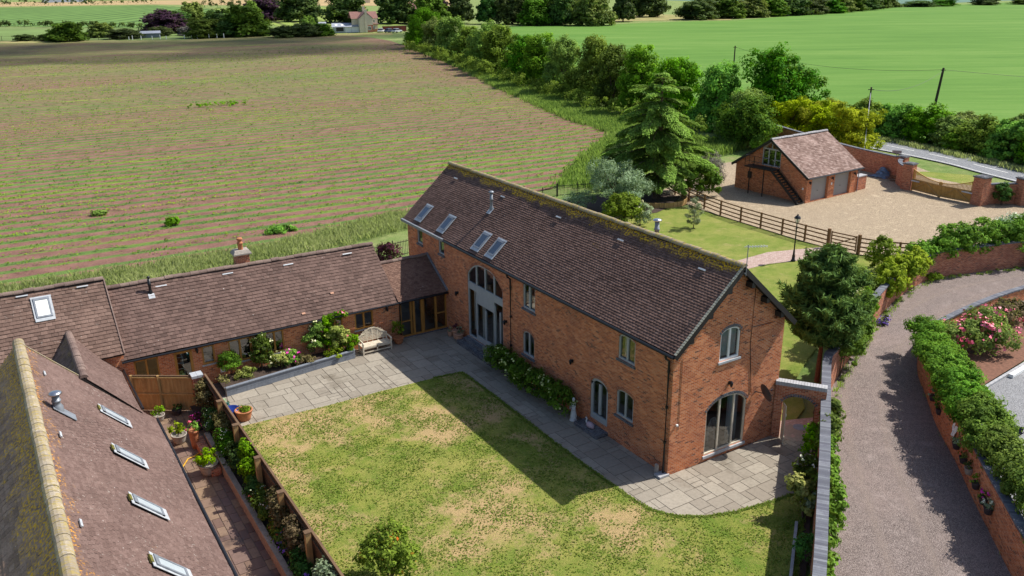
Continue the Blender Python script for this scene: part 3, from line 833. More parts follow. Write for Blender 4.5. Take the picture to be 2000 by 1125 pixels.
def rooflight(bld, P, U, S, N, w, l, label=None, glass=None, open_=0):
    """P = middle of the light on the tile surface"""
    P = V(P); f = MB()
    for s in (-1, 1): f.obox(P+U*s*(w/2-.035)+N*.045, U*.035, S*l/2, N*.03)
    f.obox(P+S*(l/2-.06)+N*.048, U*w/2, S*.06, N*.034); f.obox(P-S*(l/2-.04)+N*.045, U*w/2, S*.04, N*.029)
    o = tag(f.build('rooflight', LEAD, bld), label)
    g = MB(); g.obox(P+N*.052, U*(w/2-.07), S*(l/2-.08), N*.008); g.build('pane', glass or GLASSB, o)
    a = MB(); a.obox(P-S*(l/2+.09)+N*.032, U*(w/2+.08), S*.09, N*.006)
    a.obox(P+U*(w/2+.045)+N*.03, U*.045, S*(l/2), N*.006); a.obox(P-U*(w/2+.045)+N*.03, U*.045, S*(l/2), N*.006)
    a.obox(P+S*(l/2+.05)+N*.034, U*(w/2+.1), S*.05, N*.008)
    a.build('flashing', LEADL, o)
    return o

def flue(bld, P, h, r=.07, capr=.13, mat=None, name='flue', cap=True, capmat=None):
    P = V(P); m = MB()
    m.lathe(P, [(r*1.5, -.15), (r*1.5, .12), (r*1.05, .2), (r, .22), (r, h*.6), (r*1.25, h*.62), (r*1.25, h*.7), (r, h*.72), (r, h), (0, h)], 14)
    o = m.build(name, mat or LEAD, bld, smooth=True)
    if cap:
        c = MB(); c.lathe(P+V((0, 0, h)), [(0, .02), (capr*.55, .02), (capr*.6, .06), (capr, .07), (capr*.95, .11), (capr*.5, .15), (0, .165)], 16)
        c.build('cowl', capmat or mat or LEAD, o, smooth=True)
    return o

def wall_lamp(bld, P, N, mat=None):
    P = V(P); N = V(N); m = MB()
    m.obox(P+N*.02, N*.02, V((0, 0, 1)).cross(N)*.05, (0, 0, .07))
    c = P+N*.13
    m.lathe(c, [(0, -.16), (.035, -.14), (.06, -.06), (.075, .04), (.03, .1), (0, .13)], 8)
    m.bar(P, P+N*.13+V((0, 0, .03)), .025, .025)
    return m.build('wall_lamp', mat or BLACK, bld)

# ------------------------------------------------------------------ the barn
barn = thing('barn', 'long two storey orange brick barn with dark tiled roof edged in yellow lichen', 'barn', (2.95, 11, 0))
FX = ((0, 0, 0), (0, 1, 0), (-1, 0, 0)); GY = ((0, 0, 0), (1, 0, 0), (0, -1, 0))
screen = dict(u0=12.13, u1=15.65, v0=.42, v1=3.92, rise=.78)
w1 = dict(u0=9.28, u1=10.30, v0=3.74, v1=4.98); w2 = dict(u0=9.35, u1=10.33, v0=1.38, v1=2.42, rise=.2)
w3 = dict(u0=2.19, u1=3.23, v0=3.82, v1=4.80, rise=.14); adoor = dict(u0=3.79, u1=4.99, v0=.36, v1=2.06, rise=.3)
w4 = dict(u0=2.17, u1=3.24, v0=1.28, v1=2.36, rise=.14)
s1 = dict(u0=20.74, u1=21.40, v0=4.13, v1=4.98); s2 = dict(u0=18.15, u1=18.78, v0=4.18, v1=4.98)
gw = dict(u0=2.35, u1=3.42, v0=4.25, v1=5.40, rise=.2); gd_ = dict(u0=1.88, u1=4.10, v0=.27, v1=2.22, rise=.45)
wb = MB()
wall(wb, *FX, [(0, 5.34), (22.64, 5.34)], [screen, w1, w2, w3, adoor, w4, s1, s2])
wall(wb, *GY, [(0, 5.34), (2.955, 7.96), (5.91, 5.34)], [gw, gd_])
wall(wb, (0, 22.64, 0), (1, 0, 0), (0, 1, 0), [(0, 5.34), (2.955, 7.96), (5.91, 5.34)])
wall(wb, (5.91, 0, 0), (0, 1, 0), (1, 0, 0), [(0, 5.34), (22.64, 5.34)])
wb.build('wall', BRICK, barn)
ins = MB()   # rooms behind the glass
ins.box(.16, .16, .12, 5.75, 5.6, .2, .5); ins.box(.16, 5.55, .2, 5.75, 5.65, 5.0, .5)
ins.build('floor', FLOORIN, barn)
ins = MB(); ins.box(.2, 5.66, .1, 5.7, 22.4, .3, .3); ins.box(5.6, .2, .2, 5.75, 22.4, 5, .4); ins.box(.2, .25, 3.3, 5.6, 11.6, 3.4, .4); ins.box(.3, 11.5, .2, 5.6, 11.6, 5, .4)
ins.box(.3, 16.6, .2, 5.6, 16.7, 5, .4)
ins.build('indoor_partition', INNER, barn)
window(barn, *FX, screen, 'glazed_screen', SAGE, mull=[(.25, .66, 1), (.5, .66, 1), (.75, .66, 1), (.245, 0, .6), (.765, 0, .6), (.505, 0, .45), (.10, 0, .6)],
       trans=[(3.46, 0, 1, .07)], fw=.075, solid=[(12.16, 15.62, 3.12, 3.42), (13.0, 14.78, 2.52, 3.12), (13.02, 14.76, .45, .72)], arch=BRICKR, sill=LEAD)
for o, s, a in ((w1, BLUEB, None), (w2, BLUEB, BRICKR), (w3, BLUEB, BRICKR), (w4, BLUEB, BRICKR), (s1, BLUEB, None), (s2, BLUEB, None)):
    window(barn, *FX, o, 'window', SAGE, mull=(.5,) if o is not s1 and o is not s2 else (), sill=s, arch=a, fw=.07, sillw=.1)
window(barn, *FX, adoor, 'arched_door', SAGE, mull=[(.5, .18, .9)], fw=.13, solid=[(3.85, 4.93, .40, .62)], arch=BRICKR)
window(barn, *GY, gw, 'window', WHITEF, fw=.07, sill=LEADL, arch=BLUEB, sillw=.09)
window(barn, *GY, gd_, 'patio_door', PALEW, mull=(.345, .70), fw=.06, sill=LEADL, arch=BLUEB, sillw=.11)
sh = MB()
for i in range(16): sh.obox((2.72, .155, 4.42+i*.066), (.19, 0, 0), (0, .02, .014), (0, -.006, .02)); sh.obox((3.12, .155, 4.42+i*.066), (.19, 0, 0), (0, .02, .014), (0, -.006, .02))
sh.build('shutter', WHITE, barn)
cu = MB()
for i in range(14):
    x = 3.45+i*.045; y = .42+.05*math.sin(i*1.9); y2 = .42+.05*math.sin((i+1)*1.9)
    cu.face([(x, y, .22), (x+.045, y2, .22), (x+.045, y2, 2.6), (x, y, 2.6)]); 
cu.build('curtain', CURTAIN, barn)
for y0, y1, zt in ((13.15, 13.55, 2.5), (14.2, 14.6, 2.5), (15.05, 15.5, 3.0), (9.35, 9.6, 4.9), (10.05, 10.25, 4.9), (2.3, 2.5, 4.8), (2.95, 3.18, 4.8), (9.4, 9.62, 2.6)):
    cu = MB(); k = int((y1-y0)/.05)
    for i in range(k):
        a = y0+i*.05; x = .26+.03*math.sin(i*1.9); x2 = .26+.03*math.sin((i+1)*1.9); cu.face([(x, a, zt-2.2 if zt < 4 else zt-1.3), (x2, a+.05, zt-2.2 if zt < 4 else zt-1.3), (x2, a+.05, zt), (x, a, zt)])
    cu.build('curtain', CURTAIN, barn)
# roof
run, rise_ = 3.205, 2.86; SLB = math.hypot(run, rise_)
SB = V((run, 0, rise_))/SLB
rf, NB = slope(barn, 'roof', (-.25, -.34, 5.27), (0, 1, 0), SB, 23.08, SLB, T_BARN, seed=11, g=.115, t=.026, jit=.003)
slope(barn, 'roof', (6.16, -.34, 5.27), (0, 1, 0), (-SB.x, 0, SB.z), 23.08, SLB, T_BARN, seed=12, g=.125, tw=.25)
ridge(barn, (2.955, -.36, 8.15), (2.955, 22.76, 8.15), RIDGE_B, .13, .33)
ve = MB()
for sx, ex in ((-.25, 2.955), (6.16, 2.955)):
    ve.obox(((sx+ex)/2, -.335, 6.595), V((ex-sx, 0, 2.86))/2, (0, .02, 0), V((-2.86, 0, ex-sx)).normalized()*.10)
ve.build('bargeboard', BLACKP, barn)
vm = MB()
for i in range(38):
    t = (i+.5)/38; c = V((-.25, -.30, 5.285)).lerp(V((2.955, -.30, 8.145)), t)
    vm.obox(c+NB*.02, SB*.045, (0, .055, 0), NB*.012)
vm.build('verge_tiles', MORTAR, barn)
for x, z in ((.55, 5.78), (1.45, 6.57), (2.35, 7.37), (3.55, 7.37), (4.45, 6.57), (5.35, 5.78)):
    p = MB(); sgn = -1 if x < 2.9 else 1
    p.obox((x, -.16, z-.10), (.085, 0, 0), (0, .16, 0), (0, 0, .11)); p.face([(x-.085, -.32, z-.21), (x+.085, -.32, z-.21), (x+.085, 0, z-.36), (x-.085, 0, z-.36)])
    p.build('purlin_end', BLACKP, barn)
gt = MB(); gt.tube([(-.30, -.3, 5.20), (-.30, 17.62, 5.20)], .06, 8); gt.build('gutter', BLACK, barn)
gt = MB(); gt.obox((-.315, 20.2, 5.23), (.055, 0, 0), (0, 2.55, 0), (0, 0, .075)); gt.build('box_gutter', LEAD, barn)
fb = MB(); fb.box(-.16, .0, 5.02, -.02, 22.6, 5.16); fb.build('eaves_board', BLACKP, barn)
for y in (11.28, .16):
    d = MB(); d.tube([(-.30, y, 5.17), (-.26, y, 5.0), (-.09, y, 4.86), (-.085, y, .1), (-.16, y, .03)], .048, 8)
    for z in (4.4, 2.9, 1.4): d.tube([(-.085, y, z), (-.085, y, z+.09)], .06, 8)
    d.build('downpipe', BLACK, barn)
for y in (16.71, 11.79, 6.29): wall_lamp(barn, (0, y, 2.5), (-1, 0, 0))
wall_lamp(barn, (3.0, 0, 3.22), (0, -1, 0))
for y, xc, in ((21.1, .40), (18.4, .385), (14.6, .35), (13.2, .34)):
    s = (xc+.25)/SB.x
    rooflight(barn, V((-.25, y, 5.29))+SB*s+NB*.02, V((0, 1, 0)), SB, NB, .62, .92)
for x, y in ((2.36, 20.9), (2.33, 15.77), (2.35, 10.77), (2.36, 6.16), (2.4, 1.27)):
    v = MB(); v.obox(V((-.25, y, 5.29))+SB*((x+.25)/SB.x)+NB*.045, V((0, .19, 0)), SB*.035, NB*.018); v.build('roof_vent', LEADL, barn)
flue(barn, (1.66, 15.85, 6.99), .86, .075, .15, LEAD)
fl = MB(); fl.obox(V((1.6, 15.85, 6.94))+NB*.035, V((0, .17, 0)), SB*.2, NB*.008); fl.build('flashing', LEADL, barn)
flue(barn, (3.6, 5.3, 7.55), .9, .10, .2, LEAD, capmat=STEEL)
ae = MB(); ae.tube([(2.95, -.42, 7.8), (2.95, -.42, 9.0)], .016, 6); ae.bar((2.95, -.42, 7.86), (2.95, -.2, 7.86), .03, .05); ae.build('aerial_mast', LEAD, barn)
ab = MB(); a0 = V((2.95, -.42, 8.92)); dr = V((.75, -.35, 0)).normalized()
ab.bar(a0-dr*.15, a0+dr*.75, .02, .02)
for i in range(7): ab.bar(a0+dr*(i*.11)-V((.3, .75, 0)).normalized()*.16, a0+dr*(i*.11)+V((.3, .75, 0)).normalized()*.16, .012, .012)
ab.build('aerial', LEADL, barn)
ds = MB(); c = V((4.62, -.42, 2.46)); ax = V((.92, -.22, .30)).normalized(); e1 = ax.cross(V((0, 0, 1))).normalized(); e2 = ax.cross(e1)
prev = None
for i in range(6):
    rr = .07+.066*i; ring = [c + (e1*math.cos(k*math.pi/8)*rr*.92 + e2*math.sin(k*math.pi/8)*rr) + ax*(rr*rr*.55) for k in range(16)]
    if prev:
        for k in range(16): ds.face([prev[k], prev[(k+1) % 16], ring[(k+1) % 16], ring[k]])
    else: ds.face(ring)
    prev = ring
ds.bar(c, (4.53, 0, 2.42), .03, .03); ds.bar(c-e2*.2, c+ax*.35, .02, .02); ds.obox(c+ax*.36, ax*.05, e1*.025, e2*.025)
ds.build('satellite_dish', POTDARK, barn)
cb = MB(); cb.tube([(4.02, -.015, 7.0), (4.0, -.015, 4.6), (4.3, -.015, 2.44)], .012, 5); cb.tube([(4.0, -.015, 5.35), (5.3, -.015, 5.3)], .012, 5); cb.build('cable', BLACKP, barn); cb = MB(); cb.tube([(.42, -.012, 4.9), (.42, -.012, 1.9)], .008, 4); cb.build('cable', BLACKP, barn)
al = MB(); al.lathe((.3, -.05, 2.15), [(0, -.04), (.05, -.03), (.05, .03), (0, .05)], 8); al.build('security_sensor', WHITE, barn)
st = MB(); st.box(-.62, 12.3, .0, 0, 15.9, .2); st.box(-.32, 12.3, .2, 0, 15.7, .36); st.build('doorstep', BLUEB, barn)
st = MB(); st.box(-.62, 3.72, .0, 0, 5.3, .16); st.build('doorstep', BLUEB, barn)
ch = MB()   # white chair inside the patio door
ch.lathe((3.1, 1.0, .66), [(0, 0), (.22, 0), (.22, .04), (0, .04)], 12)
for a, b in ((-1, -1), (1, -1), (-1, 1), (1, 1)): ch.bar((3.1+a*.15, 1+b*.15, .68), (3.1+a*.2, 1+b*.2, .2), .03, .03)
ch.tube([(2.9, .82, .7), (2.88, .78, 1.05), (2.98, .78, 1.24), (3.1, .78, 1.28), (3.22, .78, 1.24), (3.32, .78, 1.05), (3.3, .82, .7)], .022, 6)
for i in range(4): ch.bar((2.97+i*.085, .8, .7), (2.97+i*.085, .78, 1.22), .018, .018)
tag(ch.build('dining_chair', WHITE), 'white spindle back chair seen through the glass patio doors', 'chair')
ex = MB(); ex.box(-.42, -.06, .02, .06, .30, .10); ex.build('gully_surround', STONEC, barn)
rg_ = MB(); rg_.box(-.30, .28, .02, -.2, .42, .42); tag(rg_.build('stone_block', POTSTONE), 'small upright stone block by the foot of the corner drainpipe', 'stone')

# ------------------------------------------------------------------ glazed link
link = thing('link_building', 'low link with oak framed glass doors joining the barn to the cottage range', 'link building', (-1.5, 19, 0))
PL = ((-2.95, 18.05, 0), (1, 0, 0), (0, -1, 0))
lo = dict(u0=.12, u1=2.92, v0=.06, v1=2.10)
lw = MB(); wall(lw, *PL, [(0, 2.15), (2.95, 2.15)], [lo], .1); wall(lw, (-2.95, 22.4, 0), (1, 0, 0), (0, 1, 0), [(0, 2.15), (2.95, 2.15)]); lw.build('wall', BRICK, link)
window(link, *PL, lo, 'glazed_doors', OAK, mull=[.235, .50, .765], trans=[(.95, 0, .235, .07), (1.0, .765, 1, .07)], fw=.085, inset=.05, sill=BLUEB,
       solid=[(.88, 1.0, .1, 2.05), (1.36, 1.52, .1, 2.05), (2.2, 2.32, .1, 2.05)])
li = MB(); li.box(-2.8, 18.3, .02, -.1, 22.3, .06); li.box(-2.8, 21.5, .06, -.1, 21.6, 2.2); li.build('floor', FLOORIN, link)
SLk = V((0, 2.35, 1.51)); LkL = SLk.length
slope(link, 'roof', (-2.98, 17.85, 2.22), (1, 0, 0), SLk, 2.97, LkL, T_LINK, seed=21, g=.095, t=.02)
slope(link, 'roof', (-2.98, 22.55, 2.22), (1, 0, 0), (0, -2.35, 1.51), 2.97, LkL, T_LINK, seed=22, g=.13, tw=.25)
ridge(link, (-2.9, 20.2, 3.75), (-.01, 20.2, 3.75), RIDGE_R, .11, .36)
mf = MB(); mf.obox((-.04, 19.02, 3.05), (.035, 0, 0), V((0, 2.35, 1.51))/2, V((0, -1.51, 2.35)).normalized()*.07); mf.build('flashing', LEAD, link)
g_ = MB(); g_.tube([(-2.95, 17.80, 2.17), (-.02, 17.80, 2.17)], .055, 8); g_.build('gutter', BLACK, link)
d_ = MB(); d_.tube([(-2.86, 17.8, 2.15), (-2.87, 17.97, 1.95), (-2.87, 17.98, .02)], .04, 8); d_.build('downpipe', BLACK, link)

# ------------------------------------------------------------------ cottage range (wing)
wing = thing('cottage_range', 'single storey brick cottage range with brown tiled roof and oak windows', 'cottage', (-10, 19.5, 0))
X0 = -16.62; PW = ((X0, 18.05, 0), (1, 0, 0), (0, -1, 0))
def uw(a, b, v0, v1): return dict(u0=a-X0, u1=b-X0, v0=v0, v1=v1)
ww = [uw(-16.13, -15.07, .9, 2.02), uw(-13.13, -12.54, 1.08, 2.03), uw(-11.88, -10.78, .86, 2.03), uw(-10.1, -9.17, .86, 2.03), uw(-6.92, -6.05, 1.1, 2.03), uw(-5.41, -4.38, 1.08, 2.03)]
dr_ = uw(-14.38, -13.56, .1, 2.02)
lw = MB(); wall(lw, *PW, [(0, 2.2), (13.67, 2.2)], ww+[dr_], .1); wall(lw, (X0, 24.1, 0), (1, 0, 0), (0, 1, 0), [(0, 2.2), (13.67, 2.2)])
wall(lw, (-2.95, 18.05, 0), (0, 1, 0), (1, 0, 0), [(0, 2.2), (2.95, 4.5), (6.05, 2.2)])
lw.build('wall', BRICK, wing)
for o in ww:
    window(wing, *PW, o, 'window', OAK, mull=(.5,) if o['u1']-o['u0'] > .7 else (), fw=.075, inset=.04, sill=STONEC, sillw=.06)
window(wing, *PW, dr_, 'door', OAK, mull=(), fw=.12, inset=.04)
li = MB(); li.box(X0+.15, 18.3, .02, -3.1, 24, .06); li.box(X0+.15, 21.4, .06, -3.1, 21.5, 2.6); li.build('floor', FLOORIN, wing)
ladder = MB()
for s in (0, .3): ladder.bar((-14.2+s, 18.5, .1), (-14.25+s, 18.75, 2.0), .03, .03)
for i in range(6): ladder.bar((-14.2, 18.52+i*.04, .35+i*.28), (-13.9, 18.52+i*.04, .35+i*.28), .03, .03)
ladder.build('clothes_rail', WHITE, wing)
S1 = V((0, 3.1, 2.50)); L1 = S1.length
slope(wing, 'roof', (X0, 17.88, 2.22), (13.68, 0, -.02), S1, 13.68, L1, T_WING, seed=31, g=.195, tw=.27, t=.032, sag=.02)
slope(wing, 'roof', (X0, 24.2, 2.22), (1, 0, 0), (0, -3.1, 2.5), 13.68, L1, T_WING, seed=32, g=.13, tw=.25)
ridge(wing, (X0, 20.98, 4.78), (-2.95, 20.98, 4.68), RIDGE_R, .12, .4)
g_ = MB(); g_.tube([(X0, 17.83, 2.15), (-2.95, 17.83, 2.15)], .05, 8); g_.build('gutter', BLACK, wing)
NW = V((0, -2.5, 3.1)).normalized(); SW = nrm(S1)
flue(wing, (-14.6, 20.45, 4.25), .75, .065, .075, BLACK)
fl = MB(); fl.obox(V((-14.6, 20.3, 4.18))+NW*.03, (.14, 0, 0), SW*.14, NW*.008); fl.build('flashing', LEADL, wing)
for x, y, z in ((-14.06, 20.68, 4.46), (-10.88, 20.7, 4.48), (-7.81, 20.62, 4.42), (-4.57, 20.63, 4.43)):
    v = MB(); v.obox(V((x, y, z))+NW*.04, (.26, 0, 0), SW*.03, NW*.02); v.build('roof_vent', LEADL, wing)
for x, y in ((-6.2, 18.9), (-8.0, 18.25)):
    v = MB(); v.obox(V((x, y, 2.22+(y-17.88)*.806))+NW*.045, (.09, 0, 0), SW*.055, NW*.008); v.build('new_tile', TERRAL, wing)
cs = MB(); cs.box(-10.32, 21.0, 4.2, -9.62, 21.5, 5.32); cs.build('chimney', BRICKR, wing)
ck = wing.children[-1]
cc = MB(); cc.face([(-10.42, 20.9, 5.32), (-9.52, 20.9, 5.32), (-9.62, 21.0, 5.48), (-10.32, 21.0, 5.48)]); cc.face([(-9.52, 20.9, 5.32), (-9.52, 21.6, 5.32), (-9.62, 21.5, 5.48), (-9.62, 21.0, 5.48)])
cc.face([(-10.42, 21.6, 5.32), (-10.42, 20.9, 5.32), (-10.32, 21.0, 5.48), (-10.32, 21.5, 5.48)]); cc.face([(-9.52, 21.6, 5.32), (-10.42, 21.6, 5.32), (-10.32, 21.5, 5.48), (-9.62, 21.5, 5.48)])
cc.face([(-10.32, 21.0, 5.48), (-9.62, 21.0, 5.48), (-9.62, 21.5, 5.48), (-10.32, 21.5, 5.48)]); cc.box(-10.42, 20.9, 5.25, -9.52, 21.6, 5.319); cc.build('chimney_cap', POTSTONE, ck)
cp = MB(); cp.lathe((-9.97, 21.25, 5.46), [(.13, 0), (.12, .3), (.15, .33), (.15, .38), (.11, .4), (.11, .5), (.15, .53), (.15, .6), (.12, .62), (0, .62)], 14); cp.build('chimney_pot', TERRA, ck, smooth=True)
wall_lamp(wing, (-13.35, 18.05, 1.95), (0, -1, 0)); wall_lamp(wing, (-3.6, 18.05, 1.95), (0, -1, 0))
hb = MB(); hb.box(-12.4, 17.9, .55, -12.15, 18.05, .75); hb.build('meter_box', WHITE, wing)

# ------------------------------------------------------------------ taller end range on the left
endr = thing('end_range', 'slightly taller tiled range continuing left from the cottage roof, with one roof window', 'cottage', (-20, 20, 0))
S2 = V((0, 3.25, 2.62)); L2 = S2.length
EX = -28.0
slope(endr, 'roof', (EX, 17.74, 2.62), (1, 0, 0), S2, 11.55, L2, T_END, seed=41, g=.195, tw=.27, t=.032, sag=.016)
slope(endr, 'roof', (EX, 24.24, 2.62), (1, 0, 0), (0, -3.25, 2.62), 11.55, L2, T_END, seed=42, g=.13, tw=.25)
ridge(endr, (EX, 20.99, 5.27), (-16.47, 20.99, 5.27), RIDGE_R, .12, .4)
lw = MB(); wall(lw, (EX, 17.95, 0), (1, 0, 0), (0, -1, 0), [(0, 2.6), (11.5, 2.6)]); wall(lw, (-16.5, 17.95, 0), (0, 1, 0), (1, 0, 0), [(0, 2.6), (3.04, 5.1), (6.08, 2.6)]); lw.build('wall', BRICK, endr)
N2 = V((0, -2.62, 3.25)).normalized()
rooflight(endr, V((-19.17, 20.18, 4.59))+N2*.02, V((1, 0, 0)), nrm(S2), N2, .64, 1.04, 'roof window with pale drawn blind behind the glass', glass=m_plain('pale_blind', (.80, .80, .74), .25, 0, .05, 3))
for x, y, z in ((-19.87, 20.8, 5.09), (-17.41, 20.78, 5.07)):
    v = MB(); v.obox(V((x, y, z))+N2*.04, (.24, 0, 0), nrm(S2)*.03, N2*.02); v.build('roof_vent', LEADL, endr)
vb = MB(); vb.obox((-16.455, 19.36, 3.93), (.025, 0, 0), S2/2, N2*.03); vb.build('verge', RIDGE_R, endr)

# ------------------------------------------------------------------ neighbouring house, bottom left
hsA = thing('neighbour_house', 'near house with brown roof, pale lichen covered ridge and four slim roof windows', 'house', (-20, 2, 0))
SA = V((-4.1, 0, 4.28)); LA = SA.length; SAn = nrm(SA); NA = V((4.28, 0, 4.1)).normalized()
SKA = [(x, y, 1.8+(-16.3-x)*1.044) for x, y in ((-18.0, 9.6), (-18.05, 6.22), (-18.09, 2.78), (-18.14, -.62))]
slope(hsA, 'roof', (-16.3, -7.5, 1.78), (0, 1, 0), SA, 19.8, LA, T_A, seed=51, g=.115, tw=.2, t=.012, jit=.004)
slope(hsA, 'roof', (-24.5, -7.5, 1.78), (0, 1, 0), (4.1, 0, 4.28), 19.8, LA, m_tile('tile_neighbour_back', [(.25, .16, .11), (.34, .22, .155), (.42, .28, .20)], LA, .95, 1.9, (.80, .44, .02), .9, .3, lthr=.585, lsp=.48), seed=52, g=.19, tw=.22, t=.03)  # tile colours of this slope are brightened to lift its shade
ridge(hsA, (-20.4, -7.5, 6.08), (-20.4, 12.36, 6.08), RIDGE_A, .17, .30, 8)
lw = MB(); wall(lw, (-16.55, -7.4, 0), (0, 1, 0), (1, 0, 0), [(0, 1.8), (19.6, 1.8)]); wall(lw, (-24.3, 12.2, 0), (1, 0, 0), (0, 1, 0), [(0, 1.8), (3.9, 5.8), (7.75, 1.8)]); lw.build('wall', BRICKR, hsA)
g_ = MB(); g_.tube([(-16.24, -7.5, 1.72), (-16.24, 12.3, 1.72)], .06, 8); g_.build('gutter', BLACK, hsA)
vg = MB(); vg.obox((-19.45, 12.29, 5.06), SA*.23, (0, .03, 0), NA*.04); vg.build('verge', RIDGE_A, hsA)
for x, y, z in SKA: rooflight(hsA, V((x, y, z))+NA*.02, V((0, 1, 0)), SAn, NA, .50, 1.05, None, GLASSA)
MOSS = m_plain('moss', (.12, .11, .02), .95, 0, .5, 12)
for x, y, z in SKA:
    mo = MB(); mo.obox(V((x, y, z))+SAn*.62+NA*.045, V((0, .17, 0)), SAn*.05, NA*.03); mo.build('moss_clump', MOSS, hsA)
fA = V((-19.72, 7.3, 5.36))
flue(hsA, fA, .50, .115, .21, LEAD, capmat=STEEL)
fl = MB(); fl.obox(fA-SAn*.2+NA*.04, (0, .24, 0), SAn*.42, NA*.01); fl.build('flashing', LEAD, hsA)
for x, y in ((-19.85, 10.2), (-19.87, 5.1), (-19.95, -.3)):
    v = MB(); v.obox(V((x, y, 1.8+(-16.3-x)*1.044))+NA*.04, (0, .17, 0), SAn*.035, NA*.018); v.build('roof_vent', LEADL, hsA)
hsB = thing('lean_range', 'small tiled range joining the near house to the left range', 'outbuilding', (-18.5, 15.5, 0))
UB = V((.11, 6.9, -.70)); ULB = UB.length
slope(hsB, 'roof', (-16.74, 11.95, 2.29), UB, (-1.81, 0, 2.06), ULB+.5, math.hypot(1.81, 2.06), T_A, seed=53, g=.115, tw=.2, t=.012)
slope(hsB, 'roof', (-20.36, 11.95, 2.29), UB, (1.81, 0, 2.06), ULB+.5, math.hypot(1.81, 2.06), m_tile('tile_lean_side', [(.17, .115, .09), (.23, .155, .125), (.29, .2, .16)], 2.74, .6, 1.5, (.4, .28, .05), .4, .3), seed=54, g=.19, tw=.22, t=.03)
ridge(hsB, V((-18.55, 11.95, 4.33)), V((-18.55, 11.95, 4.33))+UB*1.06, RIDGE_R, .14, .4)
lw = MB(); wall(lw, (-16.85, 12.3, 0), (0, 1, 0), (1, 0, 0), [(0, 2.25), (5.6, 1.7)]); lw.build('wall', BRICKR, hsB)
g_ = MB(); g_.tube([V((-16.69, 12.3, 2.32)), V((-16.69, 12.3, 2.32))+UB*.85], .05, 8); g_.build('gutter', BLACK, hsB)
# ------------------------------------------------------------------ garage
gar = thing('garage', 'brick double garage with mottled roof, grey roller doors and black outside stair', 'garage', (42, 29.5, 0))
ga = .05
gU = V((math.cos(ga), math.sin(ga), 0)); gW = V((-math.sin(ga), math.cos(ga), 0)); g0 = V((38.59, 25.79, 0)); Zv = V((0, 0, 1))
def gp(u, w, z): return g0 + gU*u + gW*w + Zv*z
GD = 7.75; GL = 7.1
d1 = dict(u0=.68, u1=2.98, v0=.03, v1=2.14); d2 = dict(u0=3.86, u1=6.16, v0=.03, v1=2.14)
fd = dict(u0=2.9, u1=4.9, v0=2.56, v1=4.05)
wb = MB()
wall(wb, g0, gU, -gW, [(0, 2.3), (GL, 2.3)], [d1, d2], .3)
wall(wb, g0, gW, -gU, [(0, 2.3), (GD/2, 4.88), (GD, 2.3)], [fd], .12)
wall(wb, gp(GL, 0, 0), gW, gU, [(0, 2.3), (GD/2, 4.88), (GD, 2.3)])
wall(wb, gp(0, GD, 0), gU, gW, [(0, 2.3), (GL, 2.3)])
wb.build('wall', BRICK, gar)
for o in (d1, d2):
    m = MB()
    for i in range(21):
        z = .03+i*.1; m.obox(gp((o['u0']+o['u1'])/2, .24, z+.05), gU*1.15, gW*.012, Zv*.046)
        m.obox(gp((o['u0']+o['u1'])/2, .255, z+.1), gU*1.15, gW*.008, Zv*.006)
    dd = m.build('garage_door', ROLLER, gar)
    h = MB(); h.obox(gp((o['u0']+o['u1'])/2, .215, .85), gU*.07, gW*.015, Zv*.02); h.build('handle', BLACK, dd)
fo = window(gar, g0, gW, -gU, fd, 'french_window', SAGE, mull=(.33, .67), trans=[(3.15, 0, .33, .07), (3.15, .67, 1, .07)], fw=.08)
tf = MB(); tg = MB()   # raking top lights under the gable
A = [gp(-.0, 2.95, 4.07), gp(0, 3.9, 4.72), gp(0, 4.85, 4.07)]
tf.obox(gp(-.03, 3.9, 4.07), gW*.95, gU*.03, Zv*.04); tf.bar(A[0], A[1], .07, .06, gU); tf.bar(A[1], A[2], .07, .06, gU); tf.bar(gp(0, 3.9, 4.05), A[1], .07, .06, gU)
tf.build('gable_frame', SAGE, fo)
tg.face([gp(-.012, 2.95, 4.07), gp(-.012, 4.85, 4.07), gp(-.012, 3.9, 4.72)][::-1]); tg.build('pane', GLASS, fo)
gi = MB(); gi.obox(gp(3.6, 3.9, 2.4), gU*3.4, gW*3.7, Zv*.05); gi.obox(gp(3.4, 3.9, 3.0), gU*.05, gW*1.8, Zv*.5); gi.build('floor', INNER, gar)
SG = gW*(GD/2+.3) + Zv*2.72; SGl = SG.length; NG = (-gW*2.72+Zv*(GD/2+.3)).normalized()
slope(gar, 'roof', gp(-.3, -.3, 2.24), gU, SG, 7.75, SGl, T_GAR, seed=61, g=.2, tw=.28, t=.02)
slope(gar, 'roof', gp(-.3, GD+.3, 2.24), gU, -gW*(GD/2+.3) + Zv*2.72, 7.75, SGl, T_GAR, seed=62, g=.2, tw=.28, t=.02)
ridge(gar, gp(-.3, GD/2, 4.97), gp(7.45, GD/2, 4.97), RIDGE_G, .13, .4)
bb = MB()
for s in (1, -1):
    ew = GD/2 - s*(GD/2+.3)
    bb.obox((gp(-.3, ew, 2.15)+gp(-.3, GD/2, 4.87))/2, (gp(-.3, GD/2, 4.87)-gp(-.3, ew, 2.15))/2, gU*.025, NG*.11 if s > 0 else (gW*2.72+Zv*(GD/2+.3)).normalized()*.11)
bb.build('bargeboard', BLACKP, gar)
gt = MB(); gt.tube([gp(-.3, -.36, 2.17), gp(7.45, -.36, 2.17)], .06, 8); gt.build('gutter', BLACK, gar)
dp = MB(); dp.tube([gp(7.25, -.36, 2.15), gp(7.2, -.06, 1.95), gp(7.2, -.06, .02)], .04, 7); dp.build('downpipe', LEAD, gar)
for u in (.34, 3.42, 6.6): wall_lamp(gar, gp(u, 0, 1.75), -gW)
ws_ = MB(); ws_.obox(gp(-.03, 6.1, 1.45), gU*.05, gW*.2, Zv*.3); ws_.build('wall_box', BLACKP, gar)
